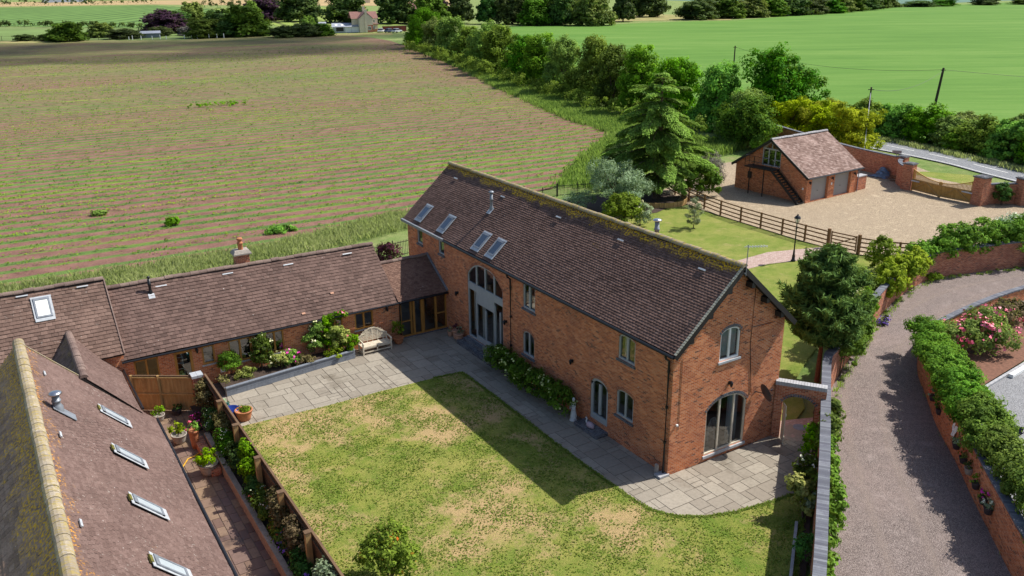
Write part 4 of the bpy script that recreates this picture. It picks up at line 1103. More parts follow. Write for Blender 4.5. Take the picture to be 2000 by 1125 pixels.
ns = MB(); ns.obox(gp(3.42, -.02, 1.25), gU*.07, gW*.015, Zv*.1); ns.obox(gp(-.02, .35, 1.2), gU*.015, gW*.07, Zv*.09); ns.build('meter_plate', WHITE, gar)
sta = MB()
sta.obox(gp(-.55, 4.4, 2.42), gU*.52, gW*1.5, Zv*.05)
for w_ in (5.35, 3.8): sta.bar(gp(-.98, w_, 0), gp(-.98, w_, 2.42), .07, .07)
n = 13
for i in range(n):
    t = i/(n-1); sta.obox(gp(-.62, 2.8-2.7*t, 2.3-2.2*t), gU*.38, gW*.13, Zv*.02)
for du in (-.4, .4): sta.bar(gp(-.62+du, 2.95, 2.40), gp(-.62+du, .05, .06), .04, .22)
so = sta.build('outside_stair', BLACKP, gar)
hr = MB()
for w_ in (5.88, 4.9, 3.9, 2.95): hr.bar(gp(-1.05, w_, 2.45), gp(-1.05, w_, 3.4), .035, .035)
for z in (3.4, 2.95): hr.bar(gp(-1.05, 5.88, z), gp(-1.05, 2.95, z), .03, .03)
hr.bar(gp(-1.05, 5.88, 3.4), gp(-.02, 5.88, 3.4), .03, .03); hr.bar(gp(-.5, 5.88, 2.45), gp(-.5, 5.88, 3.4), .025, .025)
hr.bar(gp(-1.03, 2.95, 3.4), gp(-1.03, .05, 1.0), .03, .03); hr.bar(gp(-1.03, .08, .0), gp(-1.03, .08, 1.02), .03, .03); hr.bar(gp(-1.03, 1.5, 1.2), gp(-1.03, 1.5, 2.2), .025, .025)
hr.build('handrail', BLACKP, so)

# ------------------------------------------------------------------ walls, piers, gates
def wall_run(name, pts, th, label, mat=BRICKR, cop=COPING, over=.04, copth=.09, cat='wall', group=None):
    """a free-standing brick wall with coping along a polyline of (x, y, height)"""
    t = thing(name, label, cat, (pts[0][0], pts[0][1], 0), 0, group)
    n = len(pts); L = []
    for i in range(n):
        a = V(pts[max(i-1, 0)][:2]); b = V(pts[min(i+1, n-1)][:2]); d = (b-a).normalized(); L.append(V((-d.y, d.x, 0)))
    def mk(h0, h1, w, m, nm):
        mb = MB(); acc = 0
        for i in range(n-1):
            p = V((*pts[i][:2], 0)); q = V((*pts[i+1][:2], 0)); ln = (q-p).length
            zp0 = h0(pts[i]); zq0 = h0(pts[i+1]); zp = h1(pts[i]); zq = h1(pts[i+1])
            for s in (1, -1):
                A = p+L[i]*w*s; B = q+L[i+1]*w*s
                f = [A+Zv*zp0, B+Zv*zq0, B+Zv*zq, A+Zv*zp]; u = [(acc, zp0), (acc+ln, zq0), (acc+ln, zq), (acc, zp)]
                if s > 0: f = f[::-1]; u = u[::-1]
                mb.face(f, .5, u)
            f = [p-L[i]*w+Zv*zp, q-L[i+1]*w+Zv*zq, q+L[i+1]*w+Zv*zq, p+L[i]*w+Zv*zp]
            mb.face(f, .5, [(acc, .5), (acc+ln, .5), (acc+ln, .5+2*w), (acc, .5+2*w)])
            acc += ln
        for i in (0, n-1):
            p = V((*pts[i][:2], 0)); mb.face([p-L[i]*w+Zv*h0(pts[i]), p+L[i]*w+Zv*h0(pts[i]), p+L[i]*w+Zv*h1(pts[i]), p-L[i]*w+Zv*h1(pts[i])], .5)
        return mb.build(nm, m, t)
    mk(lambda p: -.1, lambda p: p[2]-copth, th/2, mat, 'brickwork')
    if cop: mk(lambda p: p[2]-copth, lambda p: p[2], th/2+over, cop, 'coping')
    return t
RWs = [(p.x, p.y, p.z) for p in [V(q) for q in smooth_poly([tuple(q) for q in RW], 4)]]
wall_run('garden_wall', RWs, .30, 'long curving brick wall with blue grey coping along the left of the gravel drive')
ar = thing('arched_wall', 'short brick wall with arched gateway between the barn gable and the drive wall', 'wall', (6.4, -.8, 0))
aU = V((1.15, -1.64, 0)); aL = aU.length; aU.normalize(); aN = V((-aU.y, aU.x, 0))*-1
if aN.x > 0: aN = -aN
a0 = V((5.80, .02, 0)); ao = dict(u0=.34, u1=1.62, v0=.0, v1=1.72, rise=.30)
wb = MB(); wall(wb, a0+aN*.12, aU, aN, [(0, 2.45), (aL, 2.45)], [ao], .24); wall(wb, a0-aN*.12, aU, -aN, [(0, 2.45), (aL, 2.45)], [ao], .01); wb.build('brickwork', BRICKR, ar)
cp = MB(); n = 18
for i in range(n): cp.obox(a0+aU*(aL*(i+.5)/n)+Zv*2.53, aU*(aL/n*.46), aN*.17, Zv*.085)
cp.build('coping', STONEC, ar)
va = MB(); n = 16
for i in range(n):
    um = ao['u0']-.04+(ao['u1']-ao['u0']+.08)*(i+.5)/n; uu = min(max(um, ao['u0']), ao['u1'])
    sl = -2*ao['rise']*(um-(ao['u0']+ao['u1'])/2)/(((ao['u1']-ao['u0'])/2)**2); T = nrm(aU+Zv*sl); B = nrm(Zv-aU*sl)
    va.obox(a0+aU*um+Zv*top_at(ao, uu)+B*.06, T*.036, B*.06, aN*.135)
va.build('brick_arch', BLUEB, ar)
gl = thing('garden_gate', 'pale timber gate leaf standing open under the brick arch', 'gate', (6.0, -.3, 0))
m = MB(); hp = a0+aU*.40+aN*.1; gdv = (aN*1.0+aU*.28).normalized()
for i in range(5): m.obox(hp+gdv*(.06+i*.105)+Zv*.86, gdv*.048, aU*.018, Zv*(.80+.02*i))
m.build('board', PALEW, gl)
m = MB()
for z in (.3, 1.35): m.obox(hp+gdv*.27+aU*.03+Zv*z, gdv*.26, aU*.014, Zv*.05)
m.build('ledge', PALEW, gl)
gl = thing('garden_gate', 'dark slatted gate leaf folded back beside the drive wall behind the arch', 'gate', (7.2, -1.0, 0))
m = MB(); hp = a0+aU*1.60-aN*.15; gdv = (-aN+aU*.1).normalized()
for i in range(6): m.obox(hp+gdv*(.05+i*.11)+Zv*.8, gdv*.035, aU*.015, Zv*.75)
for z in (.3, 1.3): m.obox(hp+gdv*.32+Zv*z-aU*.03, gdv*.33, aU*.014, Zv*.05)
m.build('slats', FENCED, gl)
mh = MB(); mh.lathe((7.35, -.2, .0), [(0, .016), (.28, .016), (.28, .0)], 20); tag(mh.build('manhole_cover', LEAD), 'round grey manhole cover set in the brick path behind the arch', 'manhole cover')

def pier(x, y, h, w, label, rz=.0):
    t = thing('gate_pier', label, 'gate pier', (x, y, 0), 0, 'brick gate piers')
    t.rotation_euler.z = 0
    c, s = math.cos(rz)*w/2, math.sin(rz)*w/2
    a = V((c, s, 0)); b = V((-s, c, 0))
    m = MB(); m.obox((x, y, (h-.12)/2-.02), a, b, (0, 0, (h-.12)/2+.02)); m.build('brickwork', BRICKR, t)
    m = MB(); m.obox((x, y, h-.07), a*1.16, b*1.16, (0, 0, .05)); m.obox((x, y, h-.0), a*.9, b*.9, (0, 0, .02)); m.build('cap', BLUEB, t)
pier(50.35, 24.2, 2.4, .85, 'tall brick pier at the far end of the timber entrance gates', .12)
pier(50.2, 17.4, 2.45, .95, 'tall brick pier at the near end of the timber entrance gates', -.1)
pier(53.1, 15.5, 2.3, .85, 'brick pier at the right edge of the photo beyond the dark shrub', -.3)
pier(53.4, 27.0, 2.25, .8, 'brick pier standing behind the far gate pier beside the road', .1)
wall_run('entrance_wall', smooth_poly([(50.6, 24.6, 1.95), (51.2, 25.6, 2.0), (52.2, 26.5, 2.05), (53.2, 26.9, 2.05)], 4), .3, 'short curved brick wall sweeping from the far gate pier to the road')
wall_run('roadside_wall', smooth_poly([(53.4, 27.3, 2.1), (53.7, 30, 2.1), (54.4, 34, 2.1), (56.5, 41, 2.1), (59.5, 50, 2.1)], 3), .3, 'long red brick wall behind the garage along the road')
wall_run('entrance_wall', smooth_poly([(50.6, 17.1, 1.8), (51.7, 16.9, 1.75), (52.6, 16.3, 1.75), (53.0, 15.8, 1.8)], 4), .3, 'curved low brick wall behind the dark shrub right of the gates')
wall_run('roadside_wall', [(53.4, 15.2, 1.9), (55, 12.6, 1.9), (57, 9, 1.9)], .3, 'brick wall leaving the photo at the right edge beyond the last pier')
wall_run('side_pillar_wall', [(46.0, 26.6, 1.3), (47.4, 26.7, 1.3)], .6, 'low brick stub wall at the right end of the garage', cop=STONEC)

eg = thing('entrance_gates', 'pair of golden timber entrance gates with dipping picket tops between brick piers', 'gate', (49.95, 21, 0))
gA = V((50.28, 23.72, 0)); gB = V((49.82, 20.75, 0)); gC = V((49.98, 17.95, 0))
for P_, Q_ in ((gA, gB), (gC, gB)):
    d = (Q_-P_); L = d.length; d.normalize(); nn = V((-d.y, d.x, 0))
    if nn.x > 0: nn = -nn
    m = MB(); n = 26
    for i in range(n):
        t = (i+.5)/n
        m.obox(P_+d*(L*t)+Zv*.56, d*(L/n*.485), nn*.018, Zv*.46, random.random())
    gl = m.build('gate_leaf', GATEW, eg)
    m = MB()
    for i in range(n):
        t = (i+.5)/n; h = 1.88 - .62*math.sin(min(1, t*1.05)*math.pi/2)**.9
        m.obox(P_+d*(L*t)+Zv*(1.0+h)/2, d*.026, nn*.014, Zv*max(.05, (h-1.0)/2))
    m.build('picket', GATEW, gl)
    m = MB(); prev = None
    for i in range(15):
        t = i/14; h = 1.90 - .62*math.sin(min(1, t*1.05)*math.pi/2)**.9; p = P_+d*(L*t)+Zv*h
        if prev: m.bar(prev, p, .07, .06)
        prev = p
    m.bar(P_+d*.05, P_+d*.05+Zv*1.92, .10, .09, nn); m.bar(P_+d*(L-.06), P_+d*(L-.06)+Zv*1.36, .12, .09, nn)
    m.build('gate_frame', GATEW, gl)
    m = MB()
    for z in (.14, 1.04): m.bar(P_+nn*.04+Zv*z, P_+d*L+nn*.04+Zv*z, .06, .11)
    m.bar(P_+nn*.045+d*.1+Zv*.15, P_+nn*.045+d*(L*.5)+Zv*1.0, .05, .09, nn); m.bar(P_+nn*.045+d*(L-.15)+Zv*.15, P_+nn*.045+d*(L*.52)+Zv*1.0, .05, .09, nn)
    m.build('brace', FENCEW, gl)
    m = MB(); m.bar(P_+nn*.22-d*.1+Zv*.92, P_+nn*.12+d*.85+Zv*.92, .09, .10); m.build('gate_opener', LEADL, gl)
# blue tarpaulin and clutter against the road wall
def tarp():
    m = MB(); rg = random.Random(4); n = 10
    g_ = [[V((53.0-.9*j/n*1.0+.1*rg.uniform(-1, 1), 27.8+1.9*i/n, max(.03, 1.0*math.sin(math.pi*min(1, i/n*1.1+.05))*(1-j/n)**.8 + .07*rg.uniform(-1, 1)))) for j in range(n+1)] for i in range(n+1)]
    for i in range(n):
        for j in range(n): m.face([g_[i][j], g_[i][j+1], g_[i+1][j+1], g_[i+1][j]])
    return m.build('tarpaulin', TARP)
tag(tarp(), 'crumpled blue tarpaulin over a heap against the road wall', 'tarpaulin')
rg = random.Random(3)
for i in range(7):
    lp = MB(); a = V((52.5+rg.uniform(-.6, .3), 27.2+rg.uniform(-.6, .5), .06+.05*i)); b = a+V((rg.uniform(-.5, .4), -1.5+rg.uniform(-.2, .4), rg.uniform(0, .25))); lp.bar(a, b, .12, .05)
    tag(lp.build('plank', FENCED), 'old plank lying in the small heap beside the blue tarpaulin', 'plank', 'planks heaped beside the tarpaulin')

# ------------------------------------------------------------------ paddock fence
pf = thing('paddock_fence', 'brown timber fence of posts and four rails between garden lawn and gravel yard', 'fence', (29.8, 22, 0))
FP = [(32.4, 37.0), (31.7, 34.4), (30.9, 31.8), (30.3, 29.3), (29.92, 27.05), (29.75, 24.7), (29.72, 22.6), (29.72, 20.5), (29.74, 18.4), (29.82, 16.4)]
FP2 = [(30.25, 14.2), (30.75, 13.0), (31.5, 11.9), (32.4, 10.9), (33.4, 10.1)]
for line in (FP, FP2):
    for x, y in line:
        big = (x, y) in (FP[-1], FP2[0])
        m = MB(); w_ = .09 if big else .055
        m.box(x-w_, y-w_, -.1, x+w_, y+w_, 1.38 if big else 1.22); m.build('post', RAILW, pf)
    for z in (.22, .52, .84, 1.14):
        m = MB()
        for a, b in zip(line, line[1:]): m.bar((a[0]+.03, a[1], z), (b[0]+.03, b[1], z), .035, .09)
        m.build('rail', RAILW, pf)
sg = thing('field_gate', 'small five bar timber gate in the paddock fence behind the near conifer', 'gate', (30.0, 15.3, 0))
m = MB()
for z in (.2, .45, .7, .95, 1.18): m.bar((29.87, 16.2, z), (30.2, 14.4, z), .03, .08)
m.bar((29.87, 16.2, .2), (30.2, 14.4, 1.15), .025, .07); m.build('bars', RAILW, sg)
for x, y in ((29.87, 16.2), (30.2, 14.4)):
    m = MB(); m.bar((x, y, .1), (x, y, 1.25), .06, .08); m.build('stile', RAILW, sg)

def railing(pts, h, label):
    t = thing('iron_railing', label, 'railing', (*pts[0], 0)); m = MB(); r_ = MB()
    for a, b in zip(pts, pts[1:]):
        a = V((*a, 0)); b = V((*b, 0)); d = b-a; L = d.length; d.normalize(); n = int(L/.13)
        for i in range(n): p = a+d*(L*i/n); m.bar(p+Zv*.05, p+Zv*(h if i % 14 else h+.12), .022 if i % 14 else .06, .022 if i % 14 else .06)
        for z in (.18, h-.12): r_.bar(a+Zv*z, b+Zv*z, .03, .04)
    m.build('railing_bars', BLACKP, t); r_.build('rail', BLACKP, t)
railing([(-4.5, 30.3), (4.6, 31.5)], 1.2, 'black iron railing beyond the link roof, beside the plum coloured bush')
railing([(8, 35.5), (17, 38.2), (22.5, 39.5), (31.5, 36.9)], 1.1, 'black iron railing behind the silvery tree and the cedar')

# ------------------------------------------------------------------ timber fences by the near house
tf = thing('timber_fence', 'golden close boarded timber fence panel between the near house and the brick pier', 'fence', (-15.2, 16.3, 0))
A = V((-16.45, 17.2, 0)); B = V((-14.16, 15.65, 0)); d = (B-A); L = d.length; d.normalize(); nn = V((d.y, -d.x, 0))
if nn.y > 0: nn = -nn
m = MB(); n = 32
for i in range(n): m.obox(A+d*(L*(i+.5)/n)+Zv*.88+nn*(.008 if i % 2 else 0), d*(L/n*.52), nn*.01, Zv*.84, random.random())
m.build('boards', FENCEW, tf)
for t in (.02, .46):
    m = MB(); m.bar(A+d*(L*t)+nn*.06+Zv*-.05, A+d*(L*t)+nn*.06+Zv*1.78, .10, .10); m.build('post', FENCEW, tf)
for z in (.12, .86, 1.66):
    m = MB(); m.bar(A+nn*.05+Zv*z, B+nn*.05+Zv*z, .07, .075); m.build('rail', FENCEW, tf)
m = MB(); m.bar(A+Zv*1.74, B+Zv*1.74, .09, .04); m.build('capping', FENCED, tf)
bp = thing('brick_pier', 'square brick pier with grey blue cap joining the two timber fences', 'pier', (-13.95, 15.55, 0))
m = MB(); m.box(-14.16, 15.34, 0, -13.74, 15.76, 1.72); m.build('brickwork', BRICKR, bp)
m = MB(); m.box(-14.2, 15.3, 1.72, -13.955, 15.8, 1.84); m.box(-13.945, 15.3, 1.72, -13.70, 15.8, 1.84); m.build('cap', LEADL, bp)
lf = thing('lawn_fence', 'weathered dark timber fence with stout posts along the left side of the lawn', 'fence', (-13.65, 5, 0))
m = MB(); y = 15.3; 
while y > -7: m.obox((-13.64, y-.07, 1.08), (.012, 0, 0), (0, .072, 0), (0, 0, .74), random.random()); y -= .15
m.build('boards', FENCED, lf)
m = MB(); m.bar((-13.64, 15.3, 1.84), (-13.64, -7, 1.84), .08, .045); m.build('capping', FENCED, lf)
for z in (.7, 1.6):
    m = MB(); m.bar((-13.69, 15.3, z), (-13.69, -7, z), .05, .09); m.build('rail', FENCED, lf)
for y in (12.05, 9.65, 6.75, 4.1, 1.42, -1.3, -4):
    m = MB(); m.box(-13.92, y-.08, .3, -13.74, y+.08, 1.94, random.random()); m.build('post', FENCEW, lf)
    m = MB(); m.box(-13.94, y-.1, 1.941, -13.72, y+.1, 1.98); m.build('post_cap', FENCED, lf)
wall_run('retaining_wall', [(-14.5, -8, .58), (-14.5, 4, .58), (-14.48, 9.2, .58), (-14.46, 12.3, .58)], .14, 'low stone edged retaining wall beside the side yard paving', STONEB, STONEB, .03, .08)

# ------------------------------------------------------------------ planter, bench, pots, ornaments
pb = thing('raised_bed', 'long grey sleeper raised bed in front of the cottage windows', 'planter', (-9.3, 16.9, 0))
a = V((-12.65, 16.32, 0)); b = V((-5.92, 17.12, 0)); c = V((-5.92, 18.0, 0)); d = V((-12.65, 18.0, 0))
for p, q in ((a, b), (b, c)):
    m = MB()
    for z in (.10, .31): m.bar(p+Zv*z, q+Zv*z, .10, .20)
    m.bar(p+Zv*.435, q+Zv*.435, .17, .045); m.build('sleeper', SLEEP, pb)
m = MB(); m.face([a+Zv*.34, b+Zv*.34, c+Zv*.34, d+Zv*.34]); m.build('soil', SOIL, pb)

bt = thing('garden_bench', 'pale weathered teak bench with arched slatted back against the cottage wall', 'bench', (-4.62, 17.5, 0))
bx, by = -4.62, 17.42
m = MB()
for i in range(6): m.obox((bx, by-.24+i*.095, .42), (.80, 0, 0), (0, .043, 0), (0, 0, .014))
m.build('seat', PALEW, bt)
m = MB()
for i in range(8):
    z = .55+i*.075; hw = .78 if i < 3 else .78*(1-((i-2)/7.2)**2.2)*.92
    m.obox((bx, by+.30+.012*i, z), (hw, 0, 0), (0, .014, 0), (0, 0, .026))
pts = [(bx-.80, by+.33, .76), (bx-.62, by+.34, .86), (bx-.46, by+.35, .90), (bx-.34, by+.37, 1.02), (bx-.18, by+.38, 1.12), (bx, by+.38, 1.15), (bx+.18, by+.38, 1.12), (bx+.34, by+.37, 1.02), (bx+.46, by+.35, .90), (bx+.62, by+.34, .86), (bx+.80, by+.33, .76)]
for p, q in zip(pts, pts[1:]): m.bar(p, q, .05, .06)
for x, h in ((-.30, .98), (.30, .98), (0, 1.12), (-.6, .84), (.6, .84)): m.bar((bx+x, by+.31, .42), (bx+x, by+.36, h), .05, .03)
m.build('backrest', PALEW, bt)
for x in (-.78, .78):
    m = MB(); m.bar((bx+x, by-.28, 0), (bx+x, by-.28, .64), .07, .07); m.build('leg', PALEW, bt)
    m = MB(); m.bar((bx+x, by+.28, 0), (bx+x, by+.33, .80), .07, .07); m.build('leg', PALEW, bt)
    m = MB(); m.tube([(bx+x, by+.3, .68), (bx+x, by, .69), (bx+x, by-.28, .67), (bx+x, by-.36, .63), (bx+x, by-.33, .57)], .042, 7); m.build('armrest', PALEW, bt)
m = MB()
m.bar((bx-.78, by-.28, .36), (bx+.78, by-.28, .36), .05, .08); m.bar((bx-.78, by-.28, .13), (bx+.78, by-.28, .13), .045, .06); m.bar((bx-.78, by+.28, .13), (bx+.78, by+.28, .13), .045, .06)
m.bar((bx, by-.28, .1), (bx, by-.28, .4), .05, .06)
for x in (-.78, .78): m.bar((bx+x, by-.28, .13), (bx+x, by+.28, .13), .045, .06)
m.build('stretcher', PALEW, bt)

def pot_prof(r, h): return [(0, 0), (r*.68, 0), (r*.8, h*.25), (r*.97, h*.7), (r, h*.86), (r*1.08, h*.87), (r*1.1, h), (r*.95, h), (r*.9, h*.9), (0, h*.9)]
def pot(x, y, r, h, mat, label, plant=None, z=0, name='plant_pot', cat='plant pot', group=None):
    t = thing(name, label, cat, (x, y, z), 0, group)
    m = MB(); m.lathe((x, y, z), pot_prof(r, h), 18); m.build('pot', mat, t, smooth=True)
    if plant:
        pr, ph, lf, n, sz, mt = plant; rng = np.random.default_rng(int(abs(x*97+y*31)*10) % 9999)
        P, N_, T = crown_pts([(0, 0, ph*.5, pr, pr, ph*.52)], n, rng, max(8, n//35), pr*.35, -.8)
        leafmesh('foliage', P+np.array([x, y, z+h*.92]), N_, sz*rng.uniform(.7, 1.3, n), T, mt, t, seed=int(n))
        if lf:
            k = 26; P2, N2_, T2 = crown_pts([(0, 0, ph*.55, pr, pr, ph*.5)], k, rng, 12, pr*.2, -.2, 0, (.95, 1.08))
            leafmesh('flowers', P2+np.array([x, y, z+h*.92]), N2_, .085, T2, lf, t, aspect=1)
    return t
pot(-3.2, 17.6, .27, .36, TERRA, 'terracotta pot holding a bright green bush beside the glass link doors', (.36, .95, None, 420, .11, L_BRIGHT))
pot(-.42, 16.95, .16, .30, TERRAL, 'small pale terracotta pot on the paving by the link corner', (.16, .3, None, 60, .07, L_OLIVE))
pot(-.33, 16.45, .2, .52, TERRAL, 'tall pale terracotta pot with plum foliage left of the barn screen', (.22, .4, None, 110, .09, L_PLUM))
pot(-.36, 16.05, .22, .45, TERRAL, 'pale terracotta pot with grey green foliage nearest the barn screen steps', (.22, .45, None, 110, .09, L_OLIVE))
pot(-12.55, 13.62, .36, .50, TERRA, 'large round terracotta pot of short grass on the patio corner', (.28, .12, None, 420, .09, L_BRIGHT))
pot(-12.98, 14.05, .33, .48, POTBLUE, 'shiny dark blue glazed pot beside the large terracotta pot', None)
pot(-13.1, 14.75, .2, .42, m_plain('glazed_teal', (.02, .12, .13), .2), 'dark teal glazed pot behind the blue pot near the fence', (.2, .3, None, 60, .1, L_OLIVE))
pot(-15.42, 13.1, .30, .42, POTSTONE, 'grey purple pot with lime green leaves in the shaded side yard', (.32, .5, None, 170, .16, L_LIME))
pot(-14.98, 9.95, .36, .50, POTSTONE, 'rough stone pot with a bright lime bush against the side yard step', (.42, .55, None, 520, .12, L_LIME))
pot(-14.95, 12.3, .2, .85, TERRA, 'tall terracotta chimney pot planter with pink blooms in the side yard', (.3, .4, F_PINK, 150, .1, L_HEDGE2))
pot(-15.75, 15.6, .24, .3, POTSTONE, 'grey stone pot with yellow green leaves below the golden fence near the house', (.3, .35, None, 170, .11, L_BRIGHT))
pot(-14.95, 15.75, .2, .26, POTDARK, 'small dark pot of grey leaves at the foot of the golden fence', (.26, .25, None, 130, .09, L_DARK))
pot(-14.45, 13.9, .3, .3, POTDARK, 'dark pot crowded with magenta flowers near the brick pier', (.38, .4, F_MAG, 220, .10, L_PLUM))
pot(-15.35, .15, .25, .35, POTDARK, 'dark pot with white and pink petunias at the bottom edge of the photo', (.3, .4, F_PINK, 160, .1, L_BRIGHT))
hs = MB(); hs.tube([(-14.9, 11.75, .04), (-15.2, 11.55, .04), (-15.45, 11.5, .035), (-15.75, 11.0, .04), (-16.05, 10.7, .035), (-16.25, 10.3, .03)], .025, 7)
tag(hs.build('garden_hose', YELLOWH), 'orange yellow garden hose lying across the side yard paving', 'hose')
br = MB(); br.box(-14.95, 9.6, 0, -14.58, 12.6, .32); tag(br.build('brick_step', BRICKR), 'low brick ledge carrying pots against the retaining wall', 'ledge')

st = thing('statue', 'pale stone draped figure statue at the end of the hydrangea hedge', 'statue', (-.42, 5.62, 0))
m = MB(); m.lathe((-.42, 5.62, 0), [(0, 0), (.17, 0), (.17, .06), (.13, .1), (.15, .22), (.125, .38), (.10, .5), (.085, .58), (.105, .68), (.115, .78), (.085, .87), (.04, .91), (.038, .94), (.06, .98), (.065, 1.03), (.05, 1.09), (0, 1.12)], 14)
m.tube([(-.42, 5.52, .80), (-.48, 5.46, .66), (-.53, 5.52, .56), (-.52, 5.6, .6)], [.04, .035, .03, .03], 7); m.tube([(-.42, 5.72, .80), (-.44, 5.8, .68), (-.5, 5.78, .52)], [.04, .035, .028], 7)
m.build('figure', STATUE, st, smooth=True)
sw = thing('swan_planter', 'small pink and white swan ornament on the dark step by the arched door', 'ornament', (-.38, 4.5, .16))
m = MB(); m.tube([(-.38, 4.24, .22), (-.38, 4.32, .28), (-.38, 4.46, .30), (-.38, 4.6, .28), (-.38, 4.68, .26)], [.03, .11, .14, .12, .04], 10); m.build('body', PINKST, sw, smooth=True)
m = MB(); m.tube([(-.38, 4.66, .28), (-.38, 4.74, .36), (-.38, 4.71, .48), (-.38, 4.74, .54), (-.38, 4.81, .52)], [.05, .035, .03, .035, .012], 8); m.build('neck', STATUE, sw, smooth=True)

# ------------------------------------------------------------------ lamp post, poles, wires
lpn = thing('lamp_post', 'black Victorian style lamp post beside the garden path', 'lamp post', (25.27, 15.59, 0))
m = MB(); m.lathe((25.27, 15.59, 0), [(0, 0), (.16, 0), (.16, .08), (.11, .12), (.10, .4), (.07, .5), (.06, .75), (.045, .8), (.042, 2.3), (.06, 2.34), (.06, 2.4), (.035, 2.45), (.035, 2.6), (.08, 2.68), (0, 2.7)], 12); m.bar((25.05, 15.59, 2.3), (25.49, 15.59, 2.3), .025, .025); m.build('column', BLACK, lpn, smooth=True)
m = MB(); 
for k in range(4):
    a = math.pi/4+k*math.pi/2; m.bar((25.27+.10*math.cos(a), 15.59+.10*math.sin(a), 2.7), (25.27+.19*math.cos(a), 15.59+.19*math.sin(a), 3.02), .022, .022)
m.lathe((25.27, 15.59, 3.0), [(.22, 0), (.23, .03), (.13, .17), (.06, .2), (.06, .25), (.02, .3), (0, .34)], 8); lan = m.build('lantern', BLACK, lpn)
m = MB(); m.lathe((25.27, 15.59, 2.7), [(.095, 0), (.175, .3)], 4); m.build('lantern_glass', GLASS, lan)

def upole(x, y, h, lean, label, r=.13, arms=False):
    t = thing('utility_pole', label, 'utility pole', (x, y, 0), 0, 'wooden utility poles')
    m = MB(); m.tube([(x, y, -.2), (x+lean[0]*.5, y+lean[1]*.5, h*.5), (x+lean[0], y+lean[1], h)], [r, r*.9, r*.75], 8); m.build('pole', POLEW, t)
    m = MB(); m.bar((x+lean[0]-.25, y+lean[1]+.2, h-.25), (x+lean[0]+.25, y+lean[1]-.2, h-.25), .06, .08); m.lathe((x+lean[0], y+lean[1], h-.02), [(.1, 0), (.11, .03), (0, .07)], 8); m.build('crossarm', POLEW, t)
    return V((x+lean[0], y+lean[1], h-.2))
t1 = upole(63.8, 38.85, 6.7, (.1, .05), 'wooden pole rising behind the golden conifers and the garage', .11)
t2 = upole(82.96, 43.34, 7.3, (.45, -.35), 'dark leaning wooden pole behind the roadside hedge', .19)
t3 = upole(99.8, 93.8, 6.4, (0, 0), 'small distant wooden pole at the edge of the green field', .14)
m = MB(); m.tube([t1-Zv*.3, (58.2, 34.7, .2)], .028, 5); tag(m.build('stay_wire', LEADL), 'pale slanting stay wire running down from the pole behind the garage', 'wire')
def wire(a, b, sag, label):
    m = MB(); n = 14; pts = [V(a).lerp(V(b), i/n) - Zv*sag*4*(i/n)*(1-i/n) for i in range(n+1)]
    m.tube(pts, .018, 4, False); tag(m.build('overhead_wire', BLACKP), label, 'wire', 'overhead wires')
wire(t2, t3, 1.4, 'thin sagging wire from the leaning pole to the distant pole')
wire(t2-Zv*.15, t1, 1.0, 'thin sagging wire from the leaning pole to the pole behind the garage')
wire(t2, (125, 5, 6.5), 1.2, 'thin wire from the leaning pole out of the right side of the photo')

rs = thing('road_sign', 'small grey sign board seen from behind beside the road wall', 'sign', (56.2, 29.6, 0))
m = MB(); m.bar((56.2, 29.6, 0), (56.2, 29.6, 2.0), .06, .06); m.build('post', LEAD, rs)
m = MB(); m.obox((56.2, 29.6, 1.9), V((.25, -.35, 0)), V((.35, .25, 0))*.04, (0, 0, .14)); m.build('sign_board', LEAD, rs)

# ------------------------------------------------------------------ drive retaining wall, car park edge, wheelbarrow
DW = [(20.6, 2.35, .9), (18.4, 1.45, 1.1), (16.4, .15, 1.3), (14.75, -1.35, 1.5), (12.45, -3.4, 1.65), (10.4, -5.55, 1.7), (8.3, -7.6, 1.7), (6.1, -9.85, 1.7), (5.2, -10.8, 1.7), (1.5, -15, 1.7)]
wall_run('drive_wall', smooth_poly(DW, 3), .26, 'brick wall with hanging pots along the right side of the gravel drive', BRICK, COPING)
wall_run('drive_wall', smooth_poly([(20.9, 2.5, .85), (25, 2.95, .85), (29.5, 3.1, .85), (36, 2.6, .85), (44, 1.6, .85)], 3), .26, 'low brick wall with grey coping beside the rose bushes', BRICK, COPING)
kb = MB()
a = V((16.55, -2.52, .05)); b = V((24, -1.75, .05)); d = b-a; L = d.length; d.normalize(); n = int(L/.45)
for i in range(n): kb.obox(a+d*(.45*(i+.5)), d*.218, V((-d.y, d.x, 0))*.07, (0, 0, .07))
tag(kb.build('kerb', STONEC), 'pale stone kerb between the rose bed and the car park', 'kerb')
ps = MB(); ps.obox((21.2, -2.28, .1), (1.6, .16, 0), (-.012, .11, 0), (0, 0, .09)); tag(ps.build('parking_stop', WHITE, bevel=.02), 'white painted parking stop lying by the stone kerb', 'parking stop')
wbw = thing('wheelbarrow', 'black wheelbarrow with a red wheel tipped up on the car park edge', 'wheelbarrow', (13.75, -5.75, 0), 0)
m = MB(); c = V((13.62, -5.72, .42)); e1 = V((-.45, -.5, .62)).normalized(); e2 = V((.72, -.69, 0)).normalized(); e3 = e1.cross(e2)
q = [c+e1*a*(.42 if b2 < 0 else .5)+e2*b*(.25 if b2 < 0 else .36)+e3*b2*.14 for b2 in (-1, 1) for a, b in ((-1, -1), (1, -1), (1, 1), (-1, 1))]
m.face(q[:4]); 
for k in range(4): m.face([q[k], q[(k+1) % 4], q[4+(k+1) % 4], q[4+k]])
m.build('tray', BLACK, wbw)
for s in (-1, 1):
    m = MB(); m.tube([c-e1*.75+e2*.06*s-e3*.1, c+e2*.22*s-e3*.17, c+e1*.55+e2*.3*s-e3*.1, c+e1*.95+e2*.3*s+e3*.05], .02, 6); m.build('handle', BLACK, wbw)
wc = c-e1*.72-e3*.12; wc.z = .2
m = MB()
